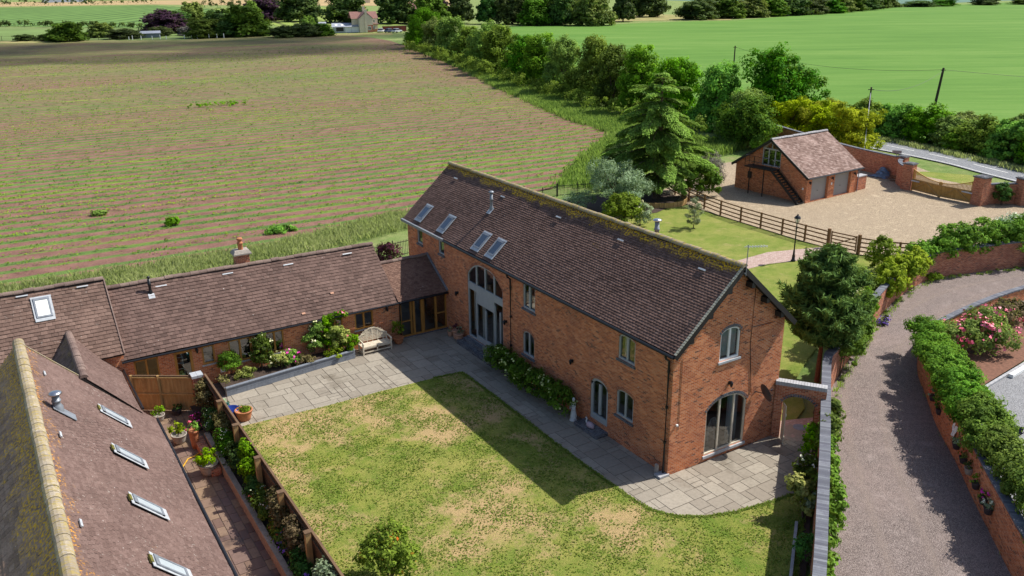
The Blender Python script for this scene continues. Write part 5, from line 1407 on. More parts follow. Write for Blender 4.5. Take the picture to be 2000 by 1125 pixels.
for k in range(16):
    a = 2*math.pi*k/16; b = 2*math.pi*(k+1)/16; ex = V((.69, .72, 0))
    p = wc+(ex*math.cos(a)+Zv*math.sin(a))*.16; q2 = wc+(ex*math.cos(b)+Zv*math.sin(b))*.16; m.bar(p, q2, .09, .08, e2)
wh = m.build('wheel', BLACK, wbw)
m = MB(); m.tube([wc-e2*.045, wc+e2*.045], .12, 14); m.build('hub', RED, wh)
wv = (V((5.4, -10.6, 0))-V((14.75, -1.35, 0))).normalized(); wn = V((-.70, .71, 0))
DPOTS = [(1.9, 'red flowers in the hanging pot farthest along the drive wall', F_REDF, L_OLIVE, POTDARK), (3.2, 'empty looking dark hanging pot on the shaded drive wall, second from the far end', None, L_DARK, POTDARK),
         (6.1, 'dark wall pot with trailing grey leaves just below the white cloth', None, L_OLIVE, POTDARK), (7.2, 'dark wall pot with red and yellow flowers midway along the drive wall', F_REDF, L_HEDGE2, POTDARK),
         (8.0, 'pale wall pot with small green plant above the round dark pots', None, L_DARK, POTSTONE), (9.0, 'wall pot of plain dark green leaves on the lower drive wall', None, L_HEDGE, POTDARK),
         (10.0, 'wall pot overflowing with magenta petunias on the drive wall', F_MAG, L_CLIMB, POTDARK), (10.6, 'tall black wall pot with white speckled flowers at the lower right', F_WHITE, L_OLIVE, POTDARK)]
for s, lab, fl_, lf_, pm in DPOTS:
    p = V((14.75, -1.35, 0))+wv*s+wn*.30
    pot(p.x, p.y, .17, .26, pm, lab, (.24, .3, fl_, 130, .09, lf_), .62, 'wall_pot', 'hanging pot', 'pots hung on the drive wall')
cl = MB(); p = V((14.75, -1.35, 0))+wv*5.1+wn*.22+Zv*.35
for i in range(5):
    for j in range(5):
        f = lambda i, j: p+wv*(i*.1)+wn*(.04*math.sin(i*2.1+j)+.05*j*.3)+Zv*(.95-.11*j)
        cl.face([f(i, j), f(i+1, j), f(i+1, j+1), f(i, j+1)])
tag(cl.build('white_cloth', WHITE), 'white cloth hanging over the drive wall among the pots', 'cloth')
# ------------------------------------------------------------------ plants
def shrub(name, label, cat, loc, lobes, n, leaf, mat, clumps, cr, seed, group=None, flowers=None, stem=None, zmin=-.5, fill=.12, aspect=.6, shell=(.7, 1.0)):
    """a plant: foliage (and flowers) over a short stem"""
    rng = np.random.default_rng(seed)
    t = thing(name, label, cat, loc, 0, group)
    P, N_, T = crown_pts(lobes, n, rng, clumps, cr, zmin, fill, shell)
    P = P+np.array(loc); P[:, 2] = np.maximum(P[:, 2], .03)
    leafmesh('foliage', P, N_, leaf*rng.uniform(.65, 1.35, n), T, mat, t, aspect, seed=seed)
    if flowers:
        fm, fk, fs = flowers
        P2, N2, T2 = crown_pts(lobes, fk, rng, max(6, fk//4), cr*.8, -.15, 0, (.98, 1.06))
        leafmesh('flowers', P2+np.array(loc), N2, fs*rng.uniform(.7, 1.3, fk), T2, fm, t, 1.0, .4, seed=seed+1)
    if stem:
        m = MB(); x, y, z = loc
        for k in range(stem[1]):
            a = 2*math.pi*k/max(1, stem[1])+seed; q = lobes[k % len(lobes)]
            m.tube([(x+.05*math.cos(a), y+.05*math.sin(a), z-.05), (x+q[0]*.4+.1*math.cos(a), y+q[1]*.4+.1*math.sin(a), z+q[2]*.45), (x+q[0]*.85, y+q[1]*.85, z+q[2]*.95)], [stem[0], stem[0]*.7, stem[0]*.3], 6)
        m.build('stem', BARK, t)
    return t

def tree(name, label, cat, loc, r, h, z0, k, n, leaf, mat, clumps, cr, seed, trunk=.2, group=None, bark=None, limbs=5, lobes=None, aspect=.6, low=0):
    rng = np.random.default_rng(seed); x, y, z = loc
    t = thing(name, label, cat, loc, 0, group)
    lb = lobes or blob_lobes(r, h, z0, k, rng, 1.0, low)
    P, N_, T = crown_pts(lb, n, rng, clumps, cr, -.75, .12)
    P = P + np.array(loc); P[:, 2] = np.maximum(P[:, 2], z+.05)
    m = MB(); top = z+h*.6
    m.tube([(x, y, z-.1), (x+.1, y, z+z0+.3), (x-.05, y+.1, top)], [trunk*1.25, trunk*.85, trunk*.35], 9)
    for q in lb[1:1+limbs]:
        zz = z+z0+.2+random.random()*.6
        m.tube([(x+.03, y+.02, zz), (x+q[0]*.45, y+q[1]*.45, (zz+z+q[2])/2+.1), (x+q[0]*.95, y+q[1]*.95, z+q[2])], [trunk*.55, trunk*.35, trunk*.12], 6)
    m.build('trunk', bark or BARK, t)
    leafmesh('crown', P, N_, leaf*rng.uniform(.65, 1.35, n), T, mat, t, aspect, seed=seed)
    return t

# --- the hedgerow between the field and the green field: a few tree kinds, copied with their own turn and size
HK = []
for k, (mt, r, h) in enumerate(((L_HEDGE, 4.2, 8.5), (L_HEDGE2, 4.4, 8.0), (L_OAK, 4.3, 9.0), (L_HEDGE, 4.0, 9.2), (L_HEDGE2, 3.8, 7.4))):
    HK.append(dict(mat=mt, r=r, h=h))
HROW = [  # x, y, height, radius, kind, label
    (92, 205, 11.5, 5.2, 0, 'farthest tree of the hedgerow, beside the cream farmhouse drive'),
    (88, 188, 9.0, 4.6, 1, 'pale bushy hedgerow tree, second from the farmhouse end'),
    (84, 172, 10.2, 5.0, 4, 'rounded grey green hedgerow tree, third from the farmhouse end'),
    (80, 156, 8.6, 4.6, 3, 'lower dark hedgerow tree, fourth from the farmhouse end'),
    (77.5, 144, 9.8, 4.4, 1, 'grey green willowy hedgerow tree, fifth from the farmhouse end'),
    (74, 132, 10.0, 4.6, 0, 'brown tinged hedgerow tree, sixth from the farmhouse end'),
    (70, 119, 8.6, 4.0, 2, 'dark leafy hedgerow tree, seventh from the farmhouse end'),
    (68, 109, 9.6, 4.2, 3, 'bright topped hedgerow tree, eighth from the farmhouse end'),
    (65.5, 99, 9.4, 4.0, 1, 'soft green hedgerow tree, ninth from the farmhouse end'),
    (64, 90, 10.2, 4.2, 0, 'tall full hedgerow tree, fifth from the cedar end of the row'),
    (62.2, 81.5, 9.2, 3.9, 2, 'deep green hedgerow tree, fourth from the cedar end of the row'),
    (60.8, 73.5, 9.9, 4.1, 3, 'broad dark hedgerow tree, third from the cedar end of the row'),
    (60, 66, 8.8, 3.8, 0, 'hedgerow tree with many pale shoots, second from the cedar end of the row'),
    (60.5, 58.5, 8.6, 3.9, 4, 'light feathery grey green tree standing behind the cedar top'),
    (58.0, 51.5, 6.0, 3.4, 4, 'low yellow green rounded tree between the cedar and the big dark tree')]
protos = {}
for x, y, h, r, k, lab in HROW:
    kd = HK[k]
    if k not in protos:
        protos[k] = tree('hedgerow_tree', lab, 'tree', (x, y, 0), kd['r'], kd['h'], .1, 9, 15000, .36, kd['mat'], 200, .85, 100+k, .22, 'trees of the hedgerow', low=7)
        protos[k].scale = (r/kd['r'], r/kd['r'], h/kd['h'])
    else:
        dup(protos[k], (x, y, 0), random.uniform(0, 6.28), (r/kd['r'], r/kd['r']*random.uniform(.9, 1.1), h/kd['h']), lab)
# undergrowth at the foot of the hedgerow
ug = []
for i in range(26):
    t = i/25; x = 88-t*31; y = 196-t*141
    xx = np.interp(y, [52, 66, 90, 109, 132, 156, 188, 205], [52.5, 54.5, 58.5, 62.5, 68.5, 74.5, 82.5, 86.5]); ug.append((xx+random.uniform(-.5, 1), y, 1.2, 2.0, 2.6, random.uniform(1.2, 2.2)))
rng = np.random.default_rng(5)
P, N_, T = crown_pts(ug, 16000, rng, 300, .7, -.3); P[:, 2] = np.maximum(P[:, 2], .05)
tag(leafmesh('hedge_undergrowth', P, N_, .32*rng.uniform(.6, 1.3, 16000), T, L_HEDGE, seed=6), 'bramble and undergrowth along the foot of the hedgerow', kind='stuff')

# --- single trees
tree('oak_tree', 'large dark green broadleaf tree behind the garage, left of the golden conifers', 'tree', (64.6, 52.0, 0), 5.2, 10.4, .3, 14, 24000, .36, L_OAK, 230, .95, 201, .35, low=6)
tree('dark_hedge_tree', 'dark bushy tree in the gap between the cedar and the big broadleaf tree', 'tree', (54, 47, 0), 3.8, 5.6, .1, 8, 11000, .32, L_OAK, 130, .7, 203, .2, low=6)
YL = ['golden green conifer at the left of the clump behind the garage', 'golden green conifer second from left behind the garage roof', 'golden green conifer right of the garage ridge', 'rounded golden conifer at the right end, by the white stay wire']
yp = None
for i, (x, y, h, r) in enumerate(((61.6, 48.2, 5.0, 3.0), (63.2, 45.2, 4.7, 2.9), (61.3, 41.6, 4.9, 2.9), (60.9, 37.9, 5.3, 2.8))):
    if yp is None:
        yp = tree('golden_conifer', YL[0], 'conifer', (x, y, 0), 2.5, 5.0, .1, 9, 13000, .24, L_YEL, 150, .48, 211, .16, 'golden conifers', aspect=.45, low=6); yp.scale = (r/2.5, r/2.5, h/5)
    else: dup(yp, (x, y, 0), 1.3*i, (r/2.5, r/2.5, h/5), YL[i])
tree('silver_tree', 'silvery green spreading tree behind the barn ridge', 'tree', (23.2, 32.3, 0), 3.0, 4.4, .9, 11, 17000, .16, L_OLIVE, 190, .42, 221, .16, aspect=.35)
shrub('round_shrub', 'bright green domed shrub beside the barn ridge', 'shrub', (21.2, 28.9, 0), [(0, 0, 1.2, 1.5, 1.5, 1.35), (.4, -.2, 1.5, 1.1, 1.1, 1.0)], 6500, .17, L_BRIGHT, 110, .28, 223, stem=(.06, 4))
shrub('round_shrub', 'pale variegated shrub tucked against the right side of the bright domed shrub', 'shrub', (22.4, 28.2, 0), [(0, 0, .95, .9, .9, 1.0)], 2400, .13, L_OLIVE, 50, .24, 224, flowers=(F_CREAM, 90, .10), stem=(.04, 3))
shrub('dark_shrub', 'dark green bushy evergreen left of the cedar at the field edge', 'shrub', (33.0, 44.0, 0), [(0, 0, 1.5, 1.5, 1.5, 1.6), (.6, .3, 2.3, .9, .9, .9), (-.9, .2, 1.2, 1.0, 1.0, 1.1)], 6500, .22, L_DARK, 90, .4, 225, stem=(.08, 4))
shrub('laurel_bush', 'glossy green bush under the right side of the cedar beside the garage', 'shrub', (32.6, 32.6, 0), [(0, 0, 1.4, 1.2, 1.2, 1.5), (1.0, -.6, 1.1, 1.0, 1.0, 1.1), (.3, -.3, 2.4, .8, .8, .8)], 5500, .2, L_OAK, 90, .36, 226, stem=(.07, 4))
shrub('bare_shrub', 'pale dry grey twiggy shrub against the left end of the garage', 'shrub', (35.8, 33.9, 0), [(0, 0, 1.2, 1.0, 1.0, 1.3), (.8, .5, 1.6, .9, .9, 1.2), (1.6, 2.0, 1.8, 1.1, 1.1, 1.3)], 3200, .2, L_GREY, 120, .3, 227, stem=(.05, 9), aspect=.25)
shrub('plum_bush', 'plum purple bush beyond the cottage roof, by the iron railing', 'shrub', (1.6, 29.2, 0), [(0, 0, .95, .8, .8, .95), (-.2, .1, 1.5, .5, .5, .5)], 1800, .15, L_PLUM, 50, .25, 228, stem=(.04, 4))
shrub('plum_bush', 'small plum purple bush tip showing above the cottage ridge', 'shrub', (.2, 30.2, 0), [(0, 0, .8, .7, .7, .85)], 1100, .15, L_PLUM, 36, .2, 229, stem=(.04, 3))
shrub('low_juniper', 'low spreading grey green shrub at the left foot of the silvery tree', 'shrub', (20.4, 34.6, 0), [(0, 0, .6, 1.9, 1.4, .7), (1.4, .5, .7, 1.3, 1.2, .8)], 3600, .14, L_OLIVE, 80, .3, 230, stem=(.05, 4), aspect=.3)

# --- cedar: tiers of drooping plates
def cedar(loc, H, Rm, label, seed):
    rng = np.random.default_rng(seed); x, y, z = loc
    t = thing('cedar_tree', label, 'tree', loc)
    m = MB(); m.tube([(x, y, -.1), (x, y, .6), (x+.08, y, H*.5), (x+.15, y+.05, H*.97)], [.52, .36, .2, .03], 10)
    C = []; NN = []; TT = []; SZ = []; TG = []
    lev = np.linspace(1.7, H*.97, 15)
    for li, zz in enumerate(lev):
        f = (zz-1.7)/(H*.97-1.7)
        L0 = Rm*np.interp(f, [0, .15, .45, .65, .85, 1], [.8, .98, 1.0, .82, .52, .22])
        nb = 8 if f < .5 else 7
        for b in range(nb):
            a = 2*math.pi*(b+rng.uniform(-.3, .3))/nb + li*.9; L = L0*rng.uniform(.5, 1.15); zz = lev[li]+rng.uniform(-.32, .32)
            rise = rng.uniform(.10, .24) + (.3 if f > .8 else 0)
            dx, dy = math.cos(a), math.sin(a)
            def pt(s): return np.array([x+dx*L*s, y+dy*L*s, zz + L*(rise*s - .34*s*s)])
            m.tube([tuple(pt(0)), tuple(pt(.5)), tuple(pt(.95))], [.06*(1-f)+.015, .035*(1-f)+.01, .008], 5, False)
            k = int(190*L)
            s = rng.uniform(.18, 1.05, k)**.8
            wv = (.22+.15*L)*np.sin(np.clip(s, 0, 1)*math.pi*.82+.25)
            lat = rng.uniform(-1, 1, k)*wv
            base = np.array([pt(q) for q in s])
            pos = base + np.outer(lat, [-dy, dx, 0]) + np.stack([np.zeros(k), np.zeros(k), -np.abs(lat)*.28 - rng.uniform(0, .16, k)*(.4+s)], 1)
            C.append(pos); tint = rng.uniform(0, .5)
            NN.append(np.stack([dx*.3+rng.normal(0, .35, k), dy*.3+rng.normal(0, .35, k), np.ones(k)], 1))
            TG.append(np.stack([dx+.6*np.sign(lat)*-dy, dy+.6*np.sign(lat)*dx, -.55+rng.normal(0, .2, k)], 1))
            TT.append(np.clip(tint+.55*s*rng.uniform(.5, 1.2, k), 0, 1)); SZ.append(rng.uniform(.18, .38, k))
    m.build('trunk', BARK, t)
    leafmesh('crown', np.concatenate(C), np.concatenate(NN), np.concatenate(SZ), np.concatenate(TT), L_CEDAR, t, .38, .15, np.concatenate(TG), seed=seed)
    return t
cedar((29.4, 34.3, 0), 10.7, 4.5, 'tall cedar with layered drooping green branches near the barn end', 31)
el = MB()
for i in range(16):
    a = -2.6+i*.16; el.obox((28.8+2.6*math.cos(a), 33.6+2.6*math.sin(a), .2), (-.19*math.sin(a), .19*math.cos(a), 0), (.03*math.cos(a), .03*math.sin(a), 0), (0, 0, .24))
tag(el.build('log_edging', FENCEW), 'curved timber edging round the bed under the cedar', 'edging')

# --- dense cypress beside the barn gable and other conifers
def conifer(loc, H, Rm, z0, n, mat, label, seed, size=.22, trunk=.13, name='cypress_tree', pw=.75, cat='conifer', up=.9):
    rng = np.random.default_rng(seed); x, y, z = loc
    t = thing(name, label, cat, loc)
    k = 170; nb = int(n/k); C = []; NN = []; TT = []; TG = []
    for b in range(nb):
        f = (b+rng.uniform(0, 1))/nb; f = f**1.1; zz = z0+(H-z0)*f*.93
        Rz = Rm*min(1, ((1-f)**pw)*1.3)*(.7+.3*min(1, f*7))+.10
        a = b*2.399+rng.uniform(-.5, .5); d = np.array([math.cos(a), math.sin(a), 0]); sd_ = np.array([-d[1], d[0], 0])
        L = Rz*rng.choice([.72, .9, 1.0, 1.12, 1.3], p=[.2, .25, .25, .2, .1]); s = rng.uniform(.1, 1, k)**.7
        wd = .13+.24*L*(1-s)**.6*np.minimum(1, s*3)
        upc = rng.uniform(.15, .5)
        pos = np.array([x, y, z+zz]) + np.outer(s*L, d) + np.outer(rng.normal(0, .55, k)*wd, sd_) + np.stack([np.zeros(k), np.zeros(k), (s**1.8)*L*upc+rng.normal(0, .35, k)*wd], 1)
        C.append(pos); NN.append(d[None]*.5 + rng.normal(0, .5, (k, 3)) + [0, 0, .6]); TG.append(d[None]*1.0+rng.normal(0, .35, (k, 3))+[0, 0, up*.7])
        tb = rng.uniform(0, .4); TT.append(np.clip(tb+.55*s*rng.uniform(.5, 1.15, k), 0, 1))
    m = MB(); m.tube([(x, y, z-.1), (x+.02, y, z+H*.5), (x, y, z+H*.95)], [trunk, trunk*.7, .02], 8); m.build('trunk', BARKR, t)
    C = np.concatenate(C)
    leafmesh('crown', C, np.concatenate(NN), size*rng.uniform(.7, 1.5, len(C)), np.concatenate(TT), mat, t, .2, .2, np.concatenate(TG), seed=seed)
    return t
conifer((11.75, 2.5, 0), 6.9, 1.85, 2.0, 36000, L_CONIF, 'dense dark green cypress tree on a bare reddish trunk beside the barn gable', 41, .30, .13, pw=.6)
conifer((25.4, 25.4, 0), 2.55, .75, .25, 2400, L_OLIVE, 'small thin young pine on the garden lawn by the paddock fence', 43, .16, .035, 'young_pine', .6)
# --- shrubs along the far side of the road
RL = ['roadside hedge bush at the foot of the leaning pole, nearest the golden conifers', 'dark roadside hedge bush left of the leaning pole', 'roadside hedge bush right of the leaning pole with bare twigs', 'pale leaved roadside hedge bush opposite the gate piers',
      'leafy roadside hedge bush, third from the right edge', 'large roadside hedge bush, second from the right edge', 'roadside hedge bush cut by the right edge of the photo', 'hedge bush behind the gap in the roadside hedge', 'low roadside hedge bush behind the grey sign', 'roadside hedge bush standing highest near the right edge']
rp = {}
for i, (x, y, h, r, k) in enumerate(((73.2, 45.5, 4.0, 2.3, 0), (73.6, 41.5, 3.9, 2.3, 1), (73.4, 37.3, 4.3, 2.4, 0), (72.6, 33.4, 3.3, 2.1, 1), (72.0, 30.0, 3.9, 2.2, 0), (71.3, 26.4, 4.1, 2.4, 1), (70.2, 22.2, 4.2, 2.4, 0), (75.6, 35.0, 3.4, 2.2, 1), (71.2, 32.0, 2.2, 1.7, 0), (73.8, 26.0, 4.3, 2.3, 1))):
    if k not in rp:
        rp[k] = tree('hedge_bush', RL[i], 'hedge bush', (x, y, 0), 2.3, 4.0, .0, 10, 10000, .27, (L_HEDGE, L_HEDGE2)[k], 150, .5, 301+k, .1, 'roadside hedge bushes', low=7); rp[k].scale = (r/1.9, r/1.9, h/4)
    else: dup(rp[k], (x, y, 0), i*1.1, (r/1.9, r/1.9, h/4), RL[i])
shrub('dark_gate_shrub', 'dark purple green clipped shrub between the brick piers at the right edge', 'shrub', (51.7, 16.3, 0), [(0, 0, .95, .75, .75, .95)], 2600, .14, L_DARK, 50, .22, 310, stem=(.05, 4))

# --- climbers and shrubs on the left drive wall
def wallclimb(label, pts, w, h0, h1, n, mat, leaf, seed, flowers=None, name='wall_climber', cr=.22, cat='climber', group=None, cl=45):
    lb = []
    pts = [V((*p, 0)) for p in pts]
    tot = sum((b-a).length for a, b in zip(pts, pts[1:])); k = max(2, int(tot/.55)); rng = random.Random(seed)
    for i in range(k+1):
        s = tot*i/k; 
        for a, b in zip(pts, pts[1:]):
            L = (b-a).length
            if s <= L+1e-6: q = a+(b-a)*(s/L); break
            s -= L
        hh = (h1-h0)/2*rng.uniform(.8, 1.15)
        lb.append((q.x-pts[0].x+rng.uniform(-.08, .08), q.y-pts[0].y+rng.uniform(-.08, .08), (h0+h1)/2+rng.uniform(-.08, .1), w*rng.uniform(.8, 1.2), w*rng.uniform(.8, 1.2), hh))
    return shrub(name, label, cat, tuple(pts[0]), lb, n, leaf, mat, max(20, n//cl), cr, seed, group, flowers, (.03, 3), -.7, .1)
wallclimb('bright climber spilling over the drive side of the wall below the arch', [(5.1, -3.35), (3.4, -4.75), (1.9, -5.95)], .42, .5, 1.9, 4200, L_CLIMB, .16, 401, cr=.2)
wallclimb('narrow strip of climber low on the drive wall at the bottom edge of the photo', [(1.3, -6.4), (-.3, -7.6), (-1.6, -8.6)], .30, .3, 1.4, 2400, L_CLIMB, .15, 402, cr=.18)
wallclimb('bright climber on the drive wall just past the arched wall', [(7.5, -1.55), (6.4, -2.4), (5.4, -3.1)], .36, .7, 2.1, 2600, L_CLIMB, .16, 403, cr=.2)
wallclimb('leafy green climber over the drive wall right of the dark cypress', [(13.0, 2.2), (14.6, 3.0), (16.6, 3.9)], .8, .3, 2.5, 6200, L_CLIMB, .18, 404)
wallclimb('cream flowered honeysuckle on the wall top beside the dark cypress', [(15.2, 4.3), (17.2, 5.2)], .75, 1.1, 3.0, 3200, L_VARI, .15, 405, (F_CREAM, 800, .14))
wallclimb('glossy dark green rounded shrub behind the drive wall right of the cypress', [(19.2, 6.4), (21.4, 7.6)], 1.2, .1, 2.5, 6500, L_CLIMB, .15, 406, (F_WHITE, 60, .08), 'wall_shrub', .26, 'shrub')
wallclimb('upright green shrub by the end of the paddock fence', [(28.3, 11.2), (28.6, 11.4)], .9, .1, 2.2, 2200, L_BRIGHT, .17, 407, None, 'wall_shrub', .25, 'shrub')
wallclimb('yellow green vine hanging over the middle of the curving drive wall', [(22.6, 6.7), (25.0, 7.4), (27.8, 8.1)], .85, .5, 2.6, 5200, L_LIME, .22, 408, cr=.3)
wallclimb('mid green creeper thick along the top of the far drive wall', [(30.8, 8.6), (33.2, 8.2), (35.6, 7.4), (37.4, 6.9)], 1.15, 1.0, 3.2, 9500, L_CLIMB, .20, 409, cr=.32)
wallclimb('fresh green creeper between the yellow green vine and the thick creeper on the drive wall', [(28.4, 8.6), (30.6, 8.7)], .8, .9, 2.6, 3200, L_CLIMB, .19, 415, cr=.28)
wallclimb('light green climber between the honeysuckle and the glossy shrub on the drive wall', [(17.4, 4.6), (18.8, 5.4)], .7, .8, 2.3, 2800, L_BRIGHT, .17, 416, cr=.25)
wallclimb('white flowering bush above the far end of the drive wall', [(37.2, 8.0), (39.0, 7.4)], 1.15, 1.0, 3.2, 3600, L_OLIVE, .18, 410, (F_WHITE, 500, .14), 'flowering_bush', .34, 'shrub')
wallclimb('green bush at the right edge on the far drive wall', [(40.6, 5.4), (42.4, 4.6)], .9, .2, 2.6, 3200, L_CLIMB, .19, 411, cr=.3)
wallclimb('dark trailing ivy at the foot of the far drive wall near the right edge', [(37.0, 5.9), (39.2, 5.2)], .5, .0, 1.2, 1600, L_DARK, .16, 412, cr=.25)
wallclimb('small clump of blue flowers at the foot of the drive wall', [(20.3, 5.1), (20.8, 5.3)], .3, 0, .3, 420, L_DARK, .09, 413, (F_PURP, 160, .08), 'flower_clump', .12, 'flowers')
wallclimb('low sprawling green plant on the gravel below the yellow green vine', [(29.2, 8.0), (29.9, 8.0)], .4, 0, .4, 600, L_BRIGHT, .13, 414, None, 'ground_plant', .16, 'plant')

# --- shrubs between the lawn and the drive wall (bottom right)
shrub('border_shrub', 'yellow green airy shrub against the wall beside the arch', 'shrub', (5.5, -2.5, 0), [(0, 0, .85, .55, .55, .75), (.2, .3, 1.15, .4, .4, .4)], 1800, .12, L_BRIGHT, 46, .2, 421, stem=(.03, 4))
shrub('border_shrub', 'glossy camellia like shrub with bright leaves at the patio corner', 'shrub', (3.75, -3.55, 0), [(0, 0, .75, .5, .5, .65)], 1100, .15, L_OAK, 30, .18, 422, flowers=(F_WHITE, 70, .08), stem=(.03, 3))
shrub('border_shrub', 'tall shrub with pale yellow shoots beside the lawn below the patio', 'shrub', (2.2, -4.75, 0), [(0, 0, .75, .5, .5, .7), (-.15, .25, 1.2, .32, .32, .42)], 1200, .17, L_VARI, 30, .2, 423, stem=(.03, 4))
shrub('border_shrub', 'broad leaved green shrub in the wall bed right of the pale yellow shoots', 'shrub', (2.5, -5.15, 0), [(0, 0, .6, .5, .5, .6)], 800, .19, L_OLIVE, 22, .2, 424, stem=(.03, 3))
shrub('border_shrub', 'dull green rosemary like shrub in the wall bed near the bottom edge', 'shrub', (.35, -6.55, 0), [(0, 0, .5, .5, .5, .55)], 1100, .10, L_CONIF, 30, .18, 425, stem=(.03, 3))
ke = MB()
for a, b in (((-6.6, -10.9), (-3.2, -8.5)), ((-3.2, -8.5), (-.6, -6.6)), ((-.6, -6.6), (1.7, -4.85))): ke.bar((*a, .06), (*b, .06), .10, .14)
tag(ke.build('lawn_edging', STONEC), 'straight grey stone edging between the lawn and the wall bed', 'edging')
shrub('photinia_bush', 'bush with red tipped glossy leaves on the lawn at the bottom of the photo', 'shrub', (-11.7, .2, 0), [(0, 0, 1.15, .85, .85, .85), (.35, .25, 1.5, .45, .45, .55), (-.5, -.15, 1.2, .5, .5, .5), (.5, -.4, .8, .5, .5, .55), (-.3, .5, .8, .5, .5, .6)], 4600, .115, L_RED, 130, .2, 431, stem=(.04, 5))

# --- hydrangea hedge along the barn
shrub('hydrangea_hedge', 'long low hydrangea hedge with pale flower heads along the shaded barn wall', 'hedge', (-.62, 9.2, 0), [(0, d, .72, .62, .62, .72) for d in (-3, -2.3, -1.6, -.9, -.2, .5, 1.2, 1.9, 2.6)], 11000, .12, L_OAK, 220, .2, 441, flowers=(F_GREEN, 260, .10), stem=(.025, 6))
shrub('grey_shrub', 'small grey green shrub at the left end of the hydrangea hedge', 'shrub', (-.6, 12.3, 0), [(0, 0, .6, .42, .42, .65)], 900, .10, L_OLIVE, 30, .16, 442, stem=(.02, 3))

# --- raised bed plants
def bedplant(x, label, lobes, n, leaf, mat, seed, fl=None, y=17.65, name='bed_plant', cat='plant', z=.34):
    shrub(name, label, cat, (x, y, z), [(a*1.1, b, c*1.1, d*1.28, e*1.2, f*1.18) for a, b, c, d, e, f in lobes], int(n*1.5), leaf, mat, max(14, n//45), .16, seed, None, fl, (.02, 3))
bedplant(-12.05, 'ball shaped evergreen at the left end of the raised bed', [(0, 0, .65, .40, .36, .45)], 1300, .09, L_OAK, 451, None, 17.6, 'bed_shrub', 'shrub')
bedplant(-10.45, 'tall dark evergreen column between two cottage windows', [(0, 0, .6, .42, .35, .6), (.05, .1, 1.15, .38, .3, .5)], 2400, .10, L_OAK, 452, (F_CREAM, 40, .07), 17.7, 'bed_shrub', 'shrub')
bedplant(-9.75, 'pale flowering plant at the foot of the dark column', [(0, 0, .3, .38, .35, .42)], 800, .10, L_VARI, 453, (F_CREAM, 70, .07), 17.4)
bedplant(-9.1, 'plant with magenta and red blooms under the cottage window', [(0, 0, .3, .4, .35, .38)], 800, .10, L_HEDGE2, 454, (F_MAG, 45, .12), 17.5)
bedplant(-7.85, 'rose bush climbing beside the third cottage window', [(0, .05, .6, .45, .3, .6), (.25, .1, 1.2, .28, .2, .45)], 1500, .11, L_HEDGE2, 455, (F_CREAM, 60, .09), 17.7, 'climbing_rose', 'rose')
bedplant(-7.15, 'tall climbing rose reaching the cottage eaves', [(0, .1, .6, .32, .25, .6), (.15, .15, 1.35, .25, .18, .4), (.65, .15, 1.6, .42, .18, .3)], 1700, .12, L_BRIGHT, 456, (F_PINK, 30, .11), 17.75, 'climbing_rose', 'rose')
bedplant(-6.45, 'bushy rose with pale yellow leaves at the right of the raised bed', [(0, 0, .55, .5, .35, .6), (-.2, .0, .9, .4, .3, .4)], 1800, .11, L_VARI, 457, (F_PINK, 26, .12), 17.6, 'climbing_rose', 'rose')
bedplant(-5.95, 'bright green ferny plant at the right end of the raised bed', [(0, 0, .35, .36, .32, .42)], 900, .10, L_BRIGHT, 458, None, 17.5)
for i, x in enumerate((-11.4, -8.5, -6.9)):
    bedplant(x, ('low yellow leaved plant at the left front of the raised bed', 'low bronze green plant in the middle of the raised bed', 'low fresh green plant towards the right of the raised bed')[i], [(0, 0, .14, .42, .28, .24)], 520, .09, (L_VARI, L_RUSSET, L_LIME)[i], 460+i, None, 17.2)
sp_ = thing('sapling', 'thin staked sapling with a few leaves by the fence corner of the patio', 'sapling', (-12.75, 15.7, 0))
m = MB(); m.tube([(-12.75, 15.7, 0), (-12.74, 15.7, .8), (-12.72, 15.72, 1.3)], [.02, .015, .006], 5); m.build('stem', BARK, sp_)
rng = np.random.default_rng(7); P, N_, T = crown_pts([(0, 0, 1.2, .28, .28, .22)], 110, rng, 12, .14); leafmesh('foliage', P+np.array([-12.72, 15.7, 0]), N_, .10, T, L_VARI, sp_)

# --- bed beside the lawn fence
FB = [(14.6, .55, 1.3, L_RUSSET, None, 'twiggy brown green climber by the brick pier'), (12.9, .45, .75, L_DARK, (F_WHITE, 60, .06), 'dark plant with tiny white flowers below the second fence post'), (11.6, .5, 1.1, L_RUSSET, None, 'russet climber on the fence between the first two posts'),
      (10.6, .5, .8, L_OAK, (F_WHITE, 50, .06), 'dense dark green bush near the second fence post'), (9.0, .5, .9, L_DARK, None, 'dark ferny shrub in the bed beyond the stone pot'), (7.9, .55, 1.55, L_BRIGHT, None, 'vivid green climber rising over the lawn fence top'),
      (6.6, .45, .6, L_DARK, (F_REDF, 16, .1), 'dark plant with a red bloom in the fence bed'), (5.4, .5, .8, L_OAK, (F_WHITE, 60, .06), 'white speckled bush halfway along the fence bed'), (4.4, .5, 1.3, L_RUSSET, None, 'brown flowered climber halfway along the lawn fence'),
      (3.9, .35, .45, L_BRIGHT, (F_REDF, 16, .13), 'lime green plant with a coral bloom in the fence bed'), (3.3, .32, .4, L_DARK, (F_PURP, 110, .09), 'mound of violet flowers in the fence bed'), (2.4, .5, 1.35, L_RUSSET, None, 'dry brown climber before the lower fence post'),
      (1.6, .45, .7, L_DARK, None, 'dark fern in the fence bed near the lower post'), (.5, .36, .4, L_DARK, (F_PURP, 110, .09), 'violet flower mound nearest the bottom edge'), (-.4, .5, 1.4, L_OLIVE, None, 'pale leaved climber at the bottom of the lawn fence'), (-1.2, .5, .6, L_OAK, None, 'green bush at the bottom end of the fence bed')]
